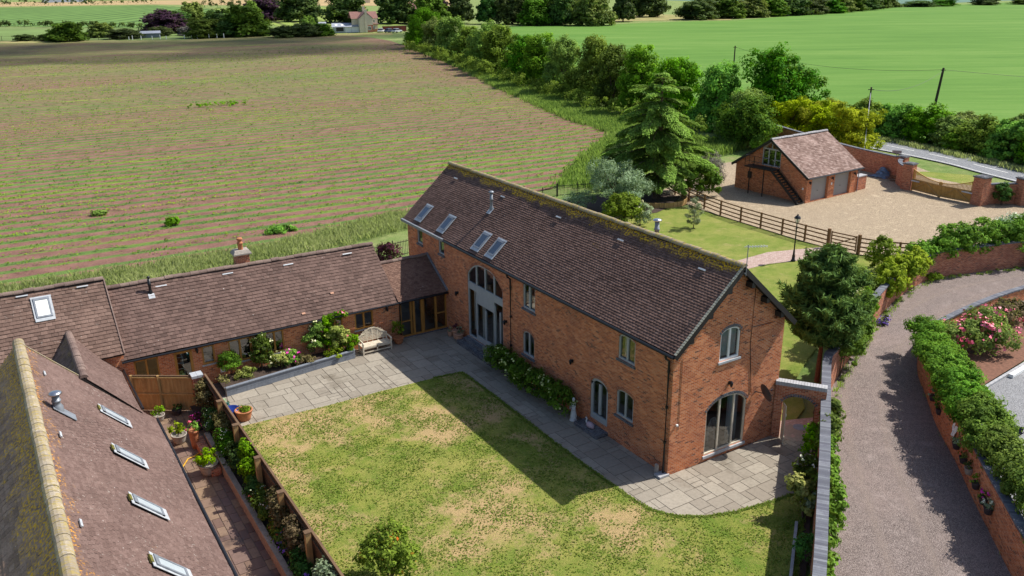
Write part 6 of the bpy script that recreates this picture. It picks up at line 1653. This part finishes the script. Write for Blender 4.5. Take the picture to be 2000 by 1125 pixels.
for i, (y, w_, h, mt, fl, lab) in enumerate(FB):
    x = -14.05 if h < 1 else -13.85
    shrub('fence_bed_plant', lab, 'plant', (x, y, .42), [(-.05, 0, h*.45, w_*.72, w_*1.35, h*.52), (0, .35, h*.62, w_*.55, w_*.95, h*.42), (-.1, -.4, h*.4, w_*.6, w_*.9, h*.4)], int(1900*w_*h)+900, .10, mt, 60, .18, 470+i, None, fl, (.02, 3))

# --- climbing hedge and roses on the drive's right wall
CL = ['climber at the bottom right corner of the photo on the drive wall', 'climber on the drive wall beside the magenta wall pot', 'climber on the drive wall above the white cloth', 'climber on the drive wall next to the wheelbarrow', 'climber on the drive wall opposite the arched gateway', 'climber on the bend of the drive wall, reaching over the gravel']
cps = [((4.6, -11.9), (6.9, -9.4)), ((7.4, -9.0), (9.1, -7.2)), ((9.3, -7.0), (10.9, -5.4)), ((11.1, -5.2), (12.9, -3.5)), ((13.1, -3.3), (15.0, -1.5)), ((15.3, -1.2), (18.3, 1.4))]
for i, (a, b) in enumerate(cps):
    w_ = (.75, .85, .95, 1.05, 1.05, .9)[i]; off = V(((.30, -.30), (.25, -.25), (.18, -.18), (.10, -.10), (.08, -.08), (.08, -.08))[i])
    a2 = (a[0]+off.x, a[1]+off.y); b2 = (b[0]+off.x, b[1]+off.y)
    wallclimb(CL[i], [a2, b2], w_, 1.3, (2.65, 2.65, 2.6, 2.5, 2.35, 2.0)[i], 15000, L_CLIMB, .115, 501+i, None, 'wall_climber', .27, 'climber', 'climbers along the drive wall', 115)
shrub('rose_bush', 'large rose bush covered in clusters of pink blooms', 'rose bush', (20.9, .2, 0), [(0, 0, .9, 1.3, 1.2, .9), (1.6, .5, 1.0, 1.3, 1.1, .95), (-1.0, .8, .9, 1.0, .9, .8), (1.0, -.7, .7, 1.0, .8, .7)], 7500, .15, L_HEDGE2, 130, .3, 511, flowers=(F_PINK, 330, .17), stem=(.03, 7))
shrub('rose_bush', 'darker rose bush with few blooms at the right end of the rose bed', 'rose bush', (24.2, .9, 0), [(0, 0, .8, 1.1, 1.0, .85), (1.6, .4, .75, 1.2, 1.0, .8)], 4200, .15, L_RUSSET, 90, .28, 512, flowers=(F_PINK, 36, .15), stem=(.03, 5))

# --- long grass along the field margins
def grass(name, pts, rng, h, w, mat, label, lean=.5):
    n = len(pts); P = np.zeros((n, 3)); P[:, :2] = pts
    hh = h*rng.uniform(.5, 1.25, n); a = rng.uniform(0, 2*np.pi, n)
    d = np.stack([np.cos(a), np.sin(a), np.zeros(n)], 1); s = np.stack([-np.sin(a), np.cos(a), np.zeros(n)], 1)
    ln = rng.uniform(.1, 1, n)*lean
    tip = P + d*(hh*ln)[:, None]; tip[:, 2] += hh
    mid = P + d*(hh*ln*.3)[:, None]; mid[:, 2] += hh*.6
    v = np.stack([P - s*w, P + s*w, mid + s*w*.8, tip, mid - s*w*.8], 1).reshape(-1, 3)
    me = bpy.data.meshes.new(name); me.vertices.add(n*5); me.vertices.foreach_set('co', v.astype(np.float32).ravel())
    me.loops.add(n*5); me.loops.foreach_set('vertex_index', np.arange(n*5, dtype=np.int32)); me.polygons.add(n)
    me.polygons.foreach_set('loop_start', np.arange(0, n*5, 5, dtype=np.int32)); me.polygons.foreach_set('loop_total', np.full(n, 5, np.int32)); me.update(calc_edges=True)
    at = me.attributes.new('rnd', 'FLOAT', 'FACE')
    cl = .5+.5*np.sin(P[:, 0]*.55+np.sin(P[:, 1]*.4)*2)*np.sin(P[:, 1]*.37+1.3)
    at.data.foreach_set('value', np.clip(.25+.5*cl*rng.uniform(.4, 1.2, n)+.25*rng.uniform(-1, 1, n), 0, 1).astype(np.float32))
    me.materials.append(mat); o = bpy.data.objects.new(name, me); COL.objects.link(o)
    return tag(o, label, None, None, 'stuff')
rng = np.random.default_rng(77)
def band(line, w0, w1, n, jit=.6):
    """points scattered to the right of a polyline, in tufts"""
    line = np.array(line, float); seg = np.diff(line, axis=0); L = np.hypot(seg[:, 0], seg[:, 1]); cum = np.concatenate([[0], np.cumsum(L)])
    k = n//14; s = rng.uniform(0, cum[-1], k); i = np.clip(np.searchsorted(cum, s)-1, 0, len(L)-1); t = (s-cum[i])/L[i]
    p = line[i]+seg[i]*t[:, None]; nr = np.stack([seg[i][:, 1], -seg[i][:, 0]], 1)/L[i][:, None]
    p = p+nr*rng.uniform(w0, w1, k)[:, None]
    return np.repeat(p, 14, 0)+rng.normal(0, jit*.5, (k*14, 2))
grass('long_grass', band([(-30, 40.3), (-12, 39.0), (-4, 39.2), (8, 42.2), (20, 42.2)], .0, 4.0, 34000, .5), rng, .45, .02, L_GRASS, 'tall pale meadow grass behind the cottage roof')
edge = [(25, 42.6), (37.0, 53.6), (47.4, 62.3), (49.2, 73.9), (54.4, 91.6), (62, 116.2), (75.4, 156.2), (88.9, 203.8)]
grass('long_grass', band(edge, -.4, 7.2, 76000, .8), rng, .6, .045, L_GRASSG, 'tall meadow grass between the ploughed field and the hedgerow')
grass('long_grass', band([(36, 45), (42, 50), (52, 52)], -6, 6, 16000, .7), rng, .9, .03, L_GRASSG, 'rank grass behind the garage and cedar')
grass('road_verge_grass', band([(a[0]+.2, a[1]) for a in FR[6:28]][::-1], -1.4, -.1, 9000, .4), rng, .45, .03, L_GRASS, 'dry verge grass along the far side of the road')

rng = np.random.default_rng(55)
n = 130000; P = np.stack([rng.uniform(-13.5, 3.4, n), rng.uniform(-9, 13, n)], 1)
k = inside_np(P[:, 0], P[:, 1], LAWNP); P = P[k]
nz = np.sin(P[:, 0]*1.9+2*np.sin(P[:, 1]*.7))+np.sin(P[:, 1]*2.3+1.5*np.sin(P[:, 0]*1.1))+.8*np.sin(P[:, 0]*5.1+P[:, 1]*3.7)+.8*np.sin(P[:, 0]*3.3-P[:, 1]*6.1)
P = P[rng.uniform(-2.4, 3.0, len(P)) < nz]; n = len(P)
C = np.concatenate([P, np.full((n, 1), .035)], 1)
eL = [V(p) for p in LAWNP]; eP = []
for a, b in zip(eL[:17], eL[1:18]):
    k = int((b-a).length*260)
    eP.append(np.array(a)[None]+(np.array(b)-np.array(a))[None]*rng.uniform(0, 1, (k, 1))+rng.normal(0, .045, (k, 2)))
P = np.concatenate([P]+eP); n = len(P); C = np.concatenate([P, np.full((n, 1), .035)], 1)
L_LAWN = m_leaf('lawn_tuft', (.11, .195, .024), (.26, .33, .06), .3, hue=0, tip=(.40, .34, .15))
tag(leafmesh('lawn_tufts', C, rng.normal(0, .55, (n, 3))+[0, 0, 1], rng.uniform(.05, .11, n), rng.uniform(0, 1, n), L_LAWN, aspect=.5, seed=8), 'darker tufts of clover and coarse grass scattered over the lawn', kind='stuff')
rng = np.random.default_rng(78)
grass('drive_weeds', np.concatenate([band([(p[0], p[1]) for p in RWs[8:]], .22, .6, 2600, .15), band([(p[0], p[1]) for p in DW[::-1]], -.1, .5, 1200, .15)]), rng, .16, .012, L_GRASSG, 'small weeds along the foot of the walls beside the gravel drive')
# --- weeds and seedlings in rows on the ploughed field
def crops():
    rng = np.random.default_rng(91); C = []; T = []
    ca, sa = math.cos(R(-2)), math.sin(R(-2))
    k = 0; yy = 38.45
    while yy < 232:
        dx_ = .20+max(0, yy-70)*.007; x = np.arange(-75, 100, dx_); x = x + rng.uniform(-.15, .15, len(x))
        st = np.sin(x*.05+yy*1.7)+.7*np.sin(x*.13+yy*.9+1)+.6*np.sin(x*.31+yy*2.3)+.9*np.sin(yy*.13+x*.01)
        keep = rng.uniform(-2.6, 2.4, len(x)) < st*.9+.1
        x = x[keep]; st = st[keep]
        yj = yy+rng.normal(0, .30, len(x))+np.where(rng.uniform(0, 1, len(x)) < .12, 1.0, 0)
        px = x*ca - yj*sa; py = x*sa + yj*ca
        C.append(np.stack([px, py, np.full(len(x), .05)], 1)); T.append(np.clip(.35+st*.16+rng.uniform(-.3, .3, len(x)), 0, 1))
        yy += 2.0; k += 1
    C = np.concatenate(C); T = np.concatenate(T)
    m = inside_np(C[:, 0], C[:, 1], FPOLY); C = C[m]; T = T[m]
    C = np.repeat(C, 5, 0); T = np.repeat(T, 5); n = len(C)
    C[:, :2] += rng.normal(0, .13, (n, 2))*[1.6, .8]; C[:, 2] += rng.uniform(0, .05, n)
    N_ = rng.normal(0, .35, (n, 3))+[0, 0, 1]
    sz = np.interp(C[:, 1], [40, 150, 230], [.17, .26, .30])*rng.uniform(.6, 1.3, n)
    o = leafmesh('crop_seedlings', C, N_, sz, T, L_CROP, aspect=.6, seed=3)
    tag(o, 'rows of weeds and seedlings growing across the ploughed field', kind='stuff')
crops()
for i, (x, y, r, h, lab) in enumerate(((-8.2, 49.2, .5, .6, 'round green weed clump in the ploughed field left of the chimney'), (-1.6, 42.4, 1.2, .35, 'dark weed patch on the field edge right of the chimney'), (13, 118, 2.2, .6, 'vivid green streak of weeds in the middle of the ploughed field'), (-12.6, 56.0, .6, .3, 'dark weed tuft in the left part of the ploughed field'))):
    shrub('weed_clump', lab, 'weeds', (x, y, 0), [(0, 0, h*.45, r if i != 2 else 5.5, r*.6, h*.5)], 900, .2, (L_HEDGE, L_HEDGE2, L_BRIGHT, L_HEDGE2)[i], 30, .25, 520+i)
# ------------------------------------------------------------------ far background
def basis(x, y):
    d = V((x+20.4, y+21.4, 0)).normalized(); return V((d.y, -d.x, 0)), d   # right, away
def bbox_mesh(mb, o, r, d, x0, x1, y0, y1, z0, z1):
    mb.obox(o+r*((x0+x1)/2)+d*((y0+y1)/2)+Zv*((z0+z1)/2), r*((x1-x0)/2), d*((y1-y0)/2), Zv*((z1-z0)/2), .5)
fh = thing('farmhouse', 'cream rendered farmhouse with steep gable and red tiled roof across the field', 'farmhouse', (110, 288, 0))
o = V((110, 288, 0)); r, d = basis(110, 288); r = (r*.97+d*.22).normalized(); d = V((-r.y, r.x, 0))
def hp(a, b, c): return o+r*a+d*b+Zv*c
wb = MB(); wall(wb, hp(-2.0, 0, 0), r, -d, [(0, 5.0), (2.45, 7.1), (4.9, 5.0)], [dict(u0=3.0, u1=4.2, v0=.8, v1=2.2)]); wall(wb, hp(2.9, 0, 0), d, r, [(0, 5.0), (9, 5.0)]); wall(wb, hp(-2.0, 0, 0), d, -r, [(0, 5.0), (9, 5.0)])
wall(wb, hp(-4.3, 3.0, 0), r, -d, [(0, 5.0), (2.3, 5.0)]); wall(wb, hp(2.9, 3.0, 0), r, -d, [(0, 5.0), (2.6, 5.0)], [dict(u0=.7, u1=1.7, v0=.9, v1=2.2), dict(u0=.8, u1=1.6, v0=3.2, v1=4.4)]); wall(wb, hp(5.5, 3, 0), d, r, [(0, 5), (2.7, 7), (5.4, 5)])
wb.build('wall', RENDER_C, fh)
rm = MB()
for s in (-1, 1): rm.face([hp(.45, -.25, 7.3), hp(.45+2.75*s, -.25, 4.85), hp(.45+2.75*s, 5, 4.85), hp(.45, 5, 7.3)] if s > 0 else [hp(.45, -.25, 7.3), hp(.45, 5, 7.3), hp(-2.3, 5, 4.85), hp(-2.3, -.25, 4.85)])
rm.face([hp(-4.5, 2.7, 4.8), hp(5.7, 2.7, 4.8), hp(5.7, 5.7, 7.2), hp(-4.5, 5.7, 7.2)]); rm.face([hp(-4.5, 8.7, 4.8), hp(-4.5, 5.7, 7.2), hp(5.7, 5.7, 7.2), hp(5.7, 8.7, 4.8)])
rm.obox(hp(4.4, 2.2, 2.75), r*1.3, d*.9, Zv*.12); ro = rm.build('roof', REDTILE, fh)
cm = MB(); bbox_mesh(cm, o, r, d, .0, .9, -.2, .6, 0, 8.1); bbox_mesh(cm, o, r, d, .6, 1.4, 5.3, 6.1, 7, 9.0); cm.build('chimney', RENDER_C, ro)
cm = MB(); cm.lathe(hp(.45, .2, 8.1), [(.2, 0), (.16, .6), (0, .6)], 8); cm.lathe(hp(1.0, 5.7, 9.0), [(.2, 0), (.16, .6), (0, .6)], 8); cm.build('chimney_pot', TERRA, ro)
for a, b, z0, z1, y in ((1.0, 2.2, .8, 2.2, -.06), (3.6, 4.6, .9, 2.2, 2.94), (3.7, 4.5, 3.2, 4.4, 2.94)):
    wm = MB(); bbox_mesh(wm, o, r, d, a, b, y, y+.08, z0, z1); wo = wm.build('window', WHITE, fh)
    pm = MB(); bbox_mesh(pm, o, r, d, a+.1, (a+b)/2-.05, y-.02, y, z0+.12, z1-.12); bbox_mesh(pm, o, r, d, (a+b)/2+.05, b-.1, y-.02, y, z0+.12, z1-.12); pm.build('pane', GLASSB, wo)
bm_ = MB(); bbox_mesh(bm_, o, r, d, .9, 2.95, -.04, .0, 0, 2.6); bbox_mesh(bm_, o, r, d, 3.0, 5.5, 2.95, 3.0, 0, .9); bm_.build('brick_plinth', BRICKR, fh)
fs = thing('farm_shed', 'long low grey metal shed left of the cream farmhouse', 'shed', (104, 292, 0))
o = V((104.2, 291.5, 0)); r, d = basis(104, 292)
sb = MB(); bbox_mesh(sb, o, r, d, -5.2, 5.3, 0, 5, 0, 2.1); sb.build('wall', LEADL, fs)
sb = MB(); sb.face([o+r*-5.5-d*.4+Zv*2.05, o+r*5.6-d*.4+Zv*2.05, o+r*5.6+d*3+Zv*3.3, o+r*-5.5+d*3+Zv*3.3]); sb.face([o+r*-5.5+d*3+Zv*3.3, o+r*5.6+d*3+Zv*3.3, o+r*5.6+d*6+Zv*2.1, o+r*-5.5+d*6+Zv*2.1]); sr = sb.build('roof', METALS, fs)
sb = MB()
for x in (-4.3, -2.1): sb.face([o+r*x+d*.5+Zv*2.45, o+r*(x+.9)+d*.5+Zv*2.45, o+r*(x+.9)+d*1.9+Zv*2.97, o+r*x+d*1.9+Zv*2.97])
sb.build('rooflight', WHITE, sr)
sb = MB(); bbox_mesh(sb, o, r, d, -3.9, -1.2, -.05, .02, .5, 1.9); sb.build('dark_bay_panel', BLACKP, fs); sb = MB(); bbox_mesh(sb, o, r, d, -.6, 1.6, -.06, 0, .05, 2.0); bbox_mesh(sb, o, r, d, 1.7, 5.2, -.06, 0, .05, 2.0); sb.build('door', WHITEF, fs)  # black panel on the solid wall paints the darkness of an open bay
def shed(x, y, w, dp, h, rh, wm, rmm, label, name='field_shed'):
    t = thing(name, label, 'shed', (x, y, 0)); o = V((x, y, 0)); r, d = basis(x, y)
    m = MB(); bbox_mesh(m, o, r, d, -w/2, w/2, 0, dp, 0, h); m.build('wall', wm, t)
    m = MB(); m.face([o-r*(w/2+.2)-d*.3+Zv*(h-.05), o+r*(w/2+.2)-d*.3+Zv*(h-.05), o+r*(w/2+.2)+d*dp/2+Zv*(h+rh), o-r*(w/2+.2)+d*dp/2+Zv*(h+rh)])
    m.face([o-r*(w/2+.2)+d*dp/2+Zv*(h+rh), o+r*(w/2+.2)+d*dp/2+Zv*(h+rh), o+r*(w/2+.2)+d*(dp+.3)+Zv*(h-.05), o-r*(w/2+.2)+d*(dp+.3)+Zv*(h-.05)]); m.build('roof', rmm, t)
shed(36.8, 310, 10.5, 4, 1.5, .7, SLEEP, METALS, 'low dark green field shed with grey roof beyond the far field edge')
shed(98.5, 305, 5, 4, 2.6, .8, WHITEF, METALS, 'pale small outbuilding left of the grey metal shed', 'outbuilding')
shed(83, 985, 40, 14, 5.5, 3, m_plain('pale_blue_sheet', (.45, .55, .66), .6), WHITEF, 'distant pale blue roofed barn at the top left of the photo', 'far_barn')
shed(280, 700, 18, 10, 4, 3, RENDER_C, REDTILE, 'tiny distant house among the trees at the top of the photo', 'far_house')
shed(166, 352, 12, 8, 5.5, 3, m_plain('pink_render', (.5, .28, .22), .9), REDTILE, 'pinkish house half hidden behind the dark conifers', 'far_house')
fr = thing('red_fence', 'dark red boarded fence right of the farmhouse', 'fence', (121, 284, 0)); m = MB(); r, d = basis(121, 284); o = V((121, 287, 0)); bbox_mesh(m, o, r, d, -4.2, 4.8, 0, .1, 0, 1.9); m.build('boards', FENCER, fr)
m = MB()
for i in range(5): bbox_mesh(m, o, r, d, -4.2+i*2.2, -4.05+i*2.2, -.1, 0, 0, 2.0)
m.build('post', FENCED, fr)
def car(x, y, col, label, rz):
    t = thing('parked_car', label, 'car', (x, y, 0), 0, 'cars parked by the farmhouse')
    c, s = math.cos(rz), math.sin(rz); U = V((c, s, 0)); S = V((-s, c, 0)); o = V((x, y, 0))
    def L(prof, w): 
        m = MB(); P = [[o+U*a+S*k*wf*w+Zv*z for a, z, wf in prof] for k in (-1, 1)]
        n = len(prof)
        for i in range(n): m.face([P[0][i], P[0][(i+1) % n], P[1][(i+1) % n], P[1][i]])
        m.face(P[0][::-1]); m.face(P[1]); return m
    L([(-2.1, .3, 1), (2.1, .3, 1), (2.15, .65, .98), (1.9, .85, .97), (-2.0, .92, .97), (-2.15, .7, .98)], .86).build('body', m_plain('car_paint', col, .25, .2, .05), t, bevel=.04)
    L([(-1.9, .9, .95), (1.0, .9, .95), (.4, 1.42, .78), (-1.4, 1.45, .78)], .84).build('cabin', BLACK, t, bevel=.03)
    L([(-1.4, 1.45, .78), (.4, 1.42, .78), (.3, 1.5, .72), (-1.3, 1.52, .72)], .84).build('roof_panel', m_plain('car_paint', col, .25, .2, .05), t)
    for a in (-1.3, 1.3):
        for k in (-1, 1):
            m = MB(); p = o+U*a+S*k*.8+Zv*.32; m.tube([p-S*.1, p+S*.1], .32, 12); m.build('wheel', BLACK, t)
car(116.6, 281.0, (.10, .13, .2), 'dark blue car parked nearest the farmhouse', .4); car(118.6, 279.0, (.6, .63, .66), 'silver car parked right of the dark blue car', .5); car(114.6, 284.2, (.65, .66, .68), 'white car tucked against the farmhouse wall', .9)

# --- far trees: a few kinds copied
FK = {}
def fartree(x, y, h, r, kind, label, nm='far_tree', group=None, z0=None):
    mt, asp = {'d': (L_FAR, 0), 'l': (L_FARL, 0), 'p': (L_PURPLE, 0), 'c': (L_DARK, 1), 'o': (L_OAK, 0), 'g': (L_GREY, 0)}[kind]
    if kind not in FK:
        FK[kind] = (tree(nm, label, 'tree', (x, y, 0), 5, 10, .1, 12, 9500, .75, mt, 190, 1.15 if not asp else .8, 700+ord(kind), .3, group, low=7 if not asp else 0, lobes=None if not asp else [(0, 0, 2.5, 4.6, 4.6, 2.5), (0, 0, 5, 3.8, 3.8, 2.8), (0, 0, 7.5, 2.6, 2.6, 2.4), (0, 0, 9, 1.3, 1.3, 1.3)]), )
        FK[kind][0].scale = (r/4.4, r/4.4, h/10)
    else:
        o = dup(FK[kind][0], (x, y, 0), random.uniform(0, 6.3), (r/4.4, r/4.4*random.uniform(.9, 1.1), h/10), label, group)
        o.name = nm
LEFT = [(13, 309, 6.3, 5.6, 'o', 'round dark green bush standing alone at the far left field edge'), (25, 325, 5.0, 4.2, 'l', 'pale grey green bush right of the lone dark bush'),
        (50, 338, 8.6, 8.0, 'p', 'dark purple copper beech beyond the field'), (44, 318, 3.4, 3.6, 'd', 'low olive bush in front of the copper beech'), (53, 316, 3.4, 3.4, 'g', 'small tawny bush at the right foot of the copper beech'),
        (54, 297, 6.6, 6.2, 'o', 'bright green bush between the copper beech and the broad dark tree'), (68.5, 297, 11, 8.0, 'o', 'broad dark green tree, biggest along the far field edge'), (60.5, 297, 5.6, 5.0, 'd', 'dull bush left of the broad dark tree'),
        (62, 352, 11, 6.5, 'l', 'tall pale feathery tree behind the bright green bush'), (56, 345, 8, 6, 'd', 'dark tree behind the copper beech'), (70, 335, 8.6, 6.0, 'd', 'dark hedge like tree behind the slatted fence'), (79, 325, 11.5, 3.6, 'l', 'slim pale tree right behind the broad dark tree'),
        (77.5, 281, 4.0, 4.8, 'd', 'dark hedge bush right of the broad dark tree'), (84, 279, 4.6, 4.6, 'd', 'dark hedge bush left of the pale outbuilding'), (90, 280, 4.4, 4.4, 'o', 'dark green hedge bush in front of the pale outbuilding'), (92, 300, 6.2, 3.0, 'l', 'thin bush behind the far hedge bushes'),
        (97.2, 306, 6.3, 1.8, 'c', 'small pointed golden conifer left of the grey shed'), (30.5, 311, 3.4, 5.0, 'd', 'spreading dark bush left of the low field shed'), (8, 318, 2.4, 3.6, 'd', 'low hedge mound left of the lone dark bush'), (1, 322, 2.2, 3.4, 'd', 'low hedge mound at the far left edge')]
for x, y, h, r_, k, lab in LEFT: fartree(x, y, h, r_, k, lab, 'far_bush' if h < 7 else 'far_tree', 'trees beyond the ploughed field')
WOOD = [(99, 221, 8.5, 4.0, 'o', 'tree right of the farmhouse at the end of the hedgerow'), (150, 345, 15, 8, 'd', 'dark tree above the farmhouse roof'), (135, 372, 15, 9, 'd', 'dark tree above and left of the farmhouse'), (122, 395, 14, 9, 'd', 'dark tree far left of the farmhouse ridge'), (112, 420, 12, 9, 'p', 'small purple tree far behind the vine rows'),
        (160, 330, 14, 8, 'p', 'purple leaved tree above the hedgerow'), (152, 318, 13, 7, 'o', 'green tree between the farmhouse and the purple tree'), (171, 326, 13.5, 6.5, 'c', 'dark conifer at the left of the wood'), (177, 312, 12.5, 5, 'c', 'tall dark conifer second from left of the wood'), (184, 303, 14, 6.2, 'd', 'dark broad tree in the middle of the wood'),
        (186, 288, 11.5, 6.4, 'o', 'mid green rounded tree at the front of the wood'), (190, 300, 15, 6, 'c', 'narrow dark conifer behind the rounded tree'), (194, 281, 13.5, 5.6, 'd', 'dark tree right of the rounded tree in the wood'), (203, 271, 13.5, 7.2, 'l', 'big golden green tree at the right end of the wood'), (198, 290, 14, 6, 'd', 'dark tree behind the golden green tree'),
        (232, 288, 12.5, 5.5, 'c', 'tall dark cypress standing right of the wood'), (271, 316, 13.5, 7.5, 'd', 'dark tree beside the rough pasture'), (262, 322, 11.5, 5.5, 'c', 'dark conifer beside the rough pasture'), (246, 350, 14, 8, 'd', 'dark tree behind the cypress'), (225, 360, 15, 9, 'd', 'dark tree at the top behind the wood'), (210, 345, 16, 9, 'd', 'dark tree at the top left behind the wood')]
for x, y, h, r_, k, lab in WOOD: fartree(x, y, h, r_, k, lab, 'wood_tree', 'trees of the wood behind the hedgerow')
for i in range(13):
    t = i/12; x = 270+t*190; y = 282+t*38-14*math.sin(t*3.1)
    fartree(x, y, (10.5-4.6*t)*random.uniform(.9, 1.12), 8.5-1.5*t, 'dolod'[i % 5], ('dark tree', 'fresh green tree', 'pale green tree', 'leafy green tree', 'dull green tree')[i % 5]+', number %d from the left in the long belt beyond the green field' % (i+1), 'belt_tree', 'trees of the belt beyond the green field')
for i, (x, y, w_) in enumerate(((480, 312, 12), (497, 306, 10), (530, 300, 9), (556, 288, 11), (585, 282, 9), (618, 262, 12), (640, 248, 13), (668, 236, 13))):
    fartree(x, y, 3.6+.5*(i % 3), w_*.8, 'do'[i % 2], ('long', 'short', 'lone', 'middle', 'thin', 'rounded', 'thick', 'outermost')[i]+' dark bush of the broken hedge at the top right, number %d from the left' % (i+1), 'far_hedge_bush', 'bushes of the broken hedge at the top right')
def farhedge(name, pts, h, w, n, label):
    lb = []; k = 60
    for i in range(k):
        t = i/(k-1)*(len(pts)-1); j = min(int(t), len(pts)-2); q = V(pts[j]).lerp(V(pts[j+1]), t-j); lb.append((q.x, q.y, h*.45, w*1.6, w, h*random.uniform(.45, .7)))
    rng = np.random.default_rng(n); P, N_, T = crown_pts(lb, n, rng, n//40, 1.2, -.2)
    P[:, 2] = np.maximum(P[:, 2], .1)
    tag(leafmesh(name, P, N_, 1.0*rng.uniform(.6, 1.3, n), T, L_FAR, seed=n), label, 'hedge')
farhedge('far_hedge', [(-40, 860), (20, 825), (75, 800), (132, 785)], 6.5, 4, 5200, 'long dark hedge between the green rows and the stubble field')
farhedge('far_hedge', [(140, 660), (170, 640), (205, 612)], 5.0, 3.5, 2600, 'dark hedge behind the vine rows near the farmhouse')
farhedge('field_hedge', [(-40, 462), (-1, 446), (25, 415), (52, 377)], 2.2, 2.0, 2600, 'low hedge between the pale pasture and the green rows')
pl_ = []
m = MB()
for i in range(14):
    t = i/13; x = -12+t*40; y = 330-t*26
    m.bar((x, y, 0), (x, y, 1.6), .12, .12)
for z in (.7, 1.4): m.bar((-12, 330, z), (28, 304, z), .04, .04)
tag(m.build('post_fence', POLEW), 'row of thin fence posts across the pale pasture at the far left', 'fence')
rg = random.Random(2); gi_ = None
for i in range(16):
    x = 30+i*1.9+rg.uniform(-.5, .5); y = 302-(x-30)*.42+rg.uniform(-.5, .5)
    if i in (3, 7, 8, 12): continue
    m = MB(); m.tube([(x, y, 0), (x, y, rg.uniform(1.0, 1.5))], .12, 6)
    tag(m.build('tree_guard', WHITEF), 'pale tube tree guard standing along the far field edge', 'tree guard', 'tree guards along the far field edge')
sf = MB()
for i in range(12): sf.obox((66+i*.55, 330-i*.18, 2.2), (.2, -.06, 0), (.03, .03, 0), (0, 0, 1.8))
tag(sf.build('slatted_fence', PALEW), 'pale slatted screen glimpsed between the dark far trees', 'fence')
# a fair weather cloud out of the picture that shades the far end of the ploughed field
def cloud(c, ax, a, b, h):
    rng = np.random.default_rng(3); mb = MB(); ax = V(ax).normalized(); ay = V((-ax.y, ax.x, 0))
    for i in range(46):
        u, v_ = rng.uniform(-1, 1, 2)
        if u*u+v_*v_ > 1: continue
        k = 1-.55*(u*u+v_*v_); rr = b*.42*k; p = V(c)+ax*(u*a)+ay*(v_*b)
        prof = [(max(.01, rr*math.sin(math.pi*j/8)), -rr*.5*math.cos(math.pi*j/8)) for j in range(9)]
        mb.lathe(p+V((0, 0, rng.uniform(-3, 3))), prof, 14)
    g = G('cloud'); t = g.n('BsdfTransparent', {'Color': (1, 1, 1, 1)}); df = g.n('BsdfDiffuse', {'Color': (.9, .9, .92, 1)})
    g.done(g.n('MixShader', {0: .22, 1: t.outputs[0], 2: df.outputs[0]}))
    return tag(mb.build('sky_cloud', g.m), kind='structure')
# ------------------------------------------------------------------ camera, light, world
yaw, pit, rol = 1.0125, .3457, -.0098
dv = V((math.cos(pit)*math.cos(yaw), math.cos(pit)*math.sin(yaw), -math.sin(pit)))
rv = V((math.sin(yaw), -math.cos(yaw), 0)); uv_ = rv.cross(dv)
r2 = rv*math.cos(rol) + uv_*math.sin(rol); u2 = -rv*math.sin(rol) + uv_*math.cos(rol)
cd = bpy.data.cameras.new('camera'); cam = bpy.data.objects.new('camera', cd); COL.objects.link(cam)
cd.sensor_width = 36; cd.lens = 36*1678.26/2000; cd.clip_start = .5; cd.clip_end = 9000
m = Matrix((r2, u2, -dv)).transposed().to_4x4(); m.translation = V((-20.4021, -21.4012, 18.2681))
cam.matrix_world = m
SC.camera = cam
AZ, EL = R(-12), R(50)
sd = V((math.cos(EL)*math.cos(AZ), math.cos(EL)*math.sin(AZ), math.sin(EL)))
ld = bpy.data.lights.new('sun', 'SUN'); ld.energy = 5.0; ld.angle = R(.5); ld.color = (1, .955, .88)
sun = bpy.data.objects.new('sun', ld); COL.objects.link(sun); sun.location = sd*200
sun.rotation_euler = (-sd).to_track_quat('-Z', 'Y').to_euler()
cloud(V((34, 262, 0))+sd*(520/sd.z), (.93, -.37, 0), 125, 58, 20)
w = bpy.data.worlds.new('World'); SC.world = w; w.use_nodes = True
nt = w.node_tree; bg = nt.nodes['Background']
sk = nt.nodes.new('ShaderNodeTexSky'); sk.sky_type = 'NISHITA'; sk.sun_disc = False
sk.sun_elevation = EL; sk.sun_rotation = math.pi/2 - AZ; sk.air_density = 1.0; sk.dust_density = 1.5; sk.altitude = 50
nt.links.new(sk.outputs[0], bg.inputs[0]); bg.inputs[1].default_value = .12
SC.view_settings.view_transform = 'Standard'; SC.view_settings.look = 'None'
SC.view_settings.exposure = .35; SC.view_settings.gamma = 1
SC.cycles.use_denoising = True
SC.cycles.max_bounces = 6; SC.cycles.transparent_max_bounces = 8
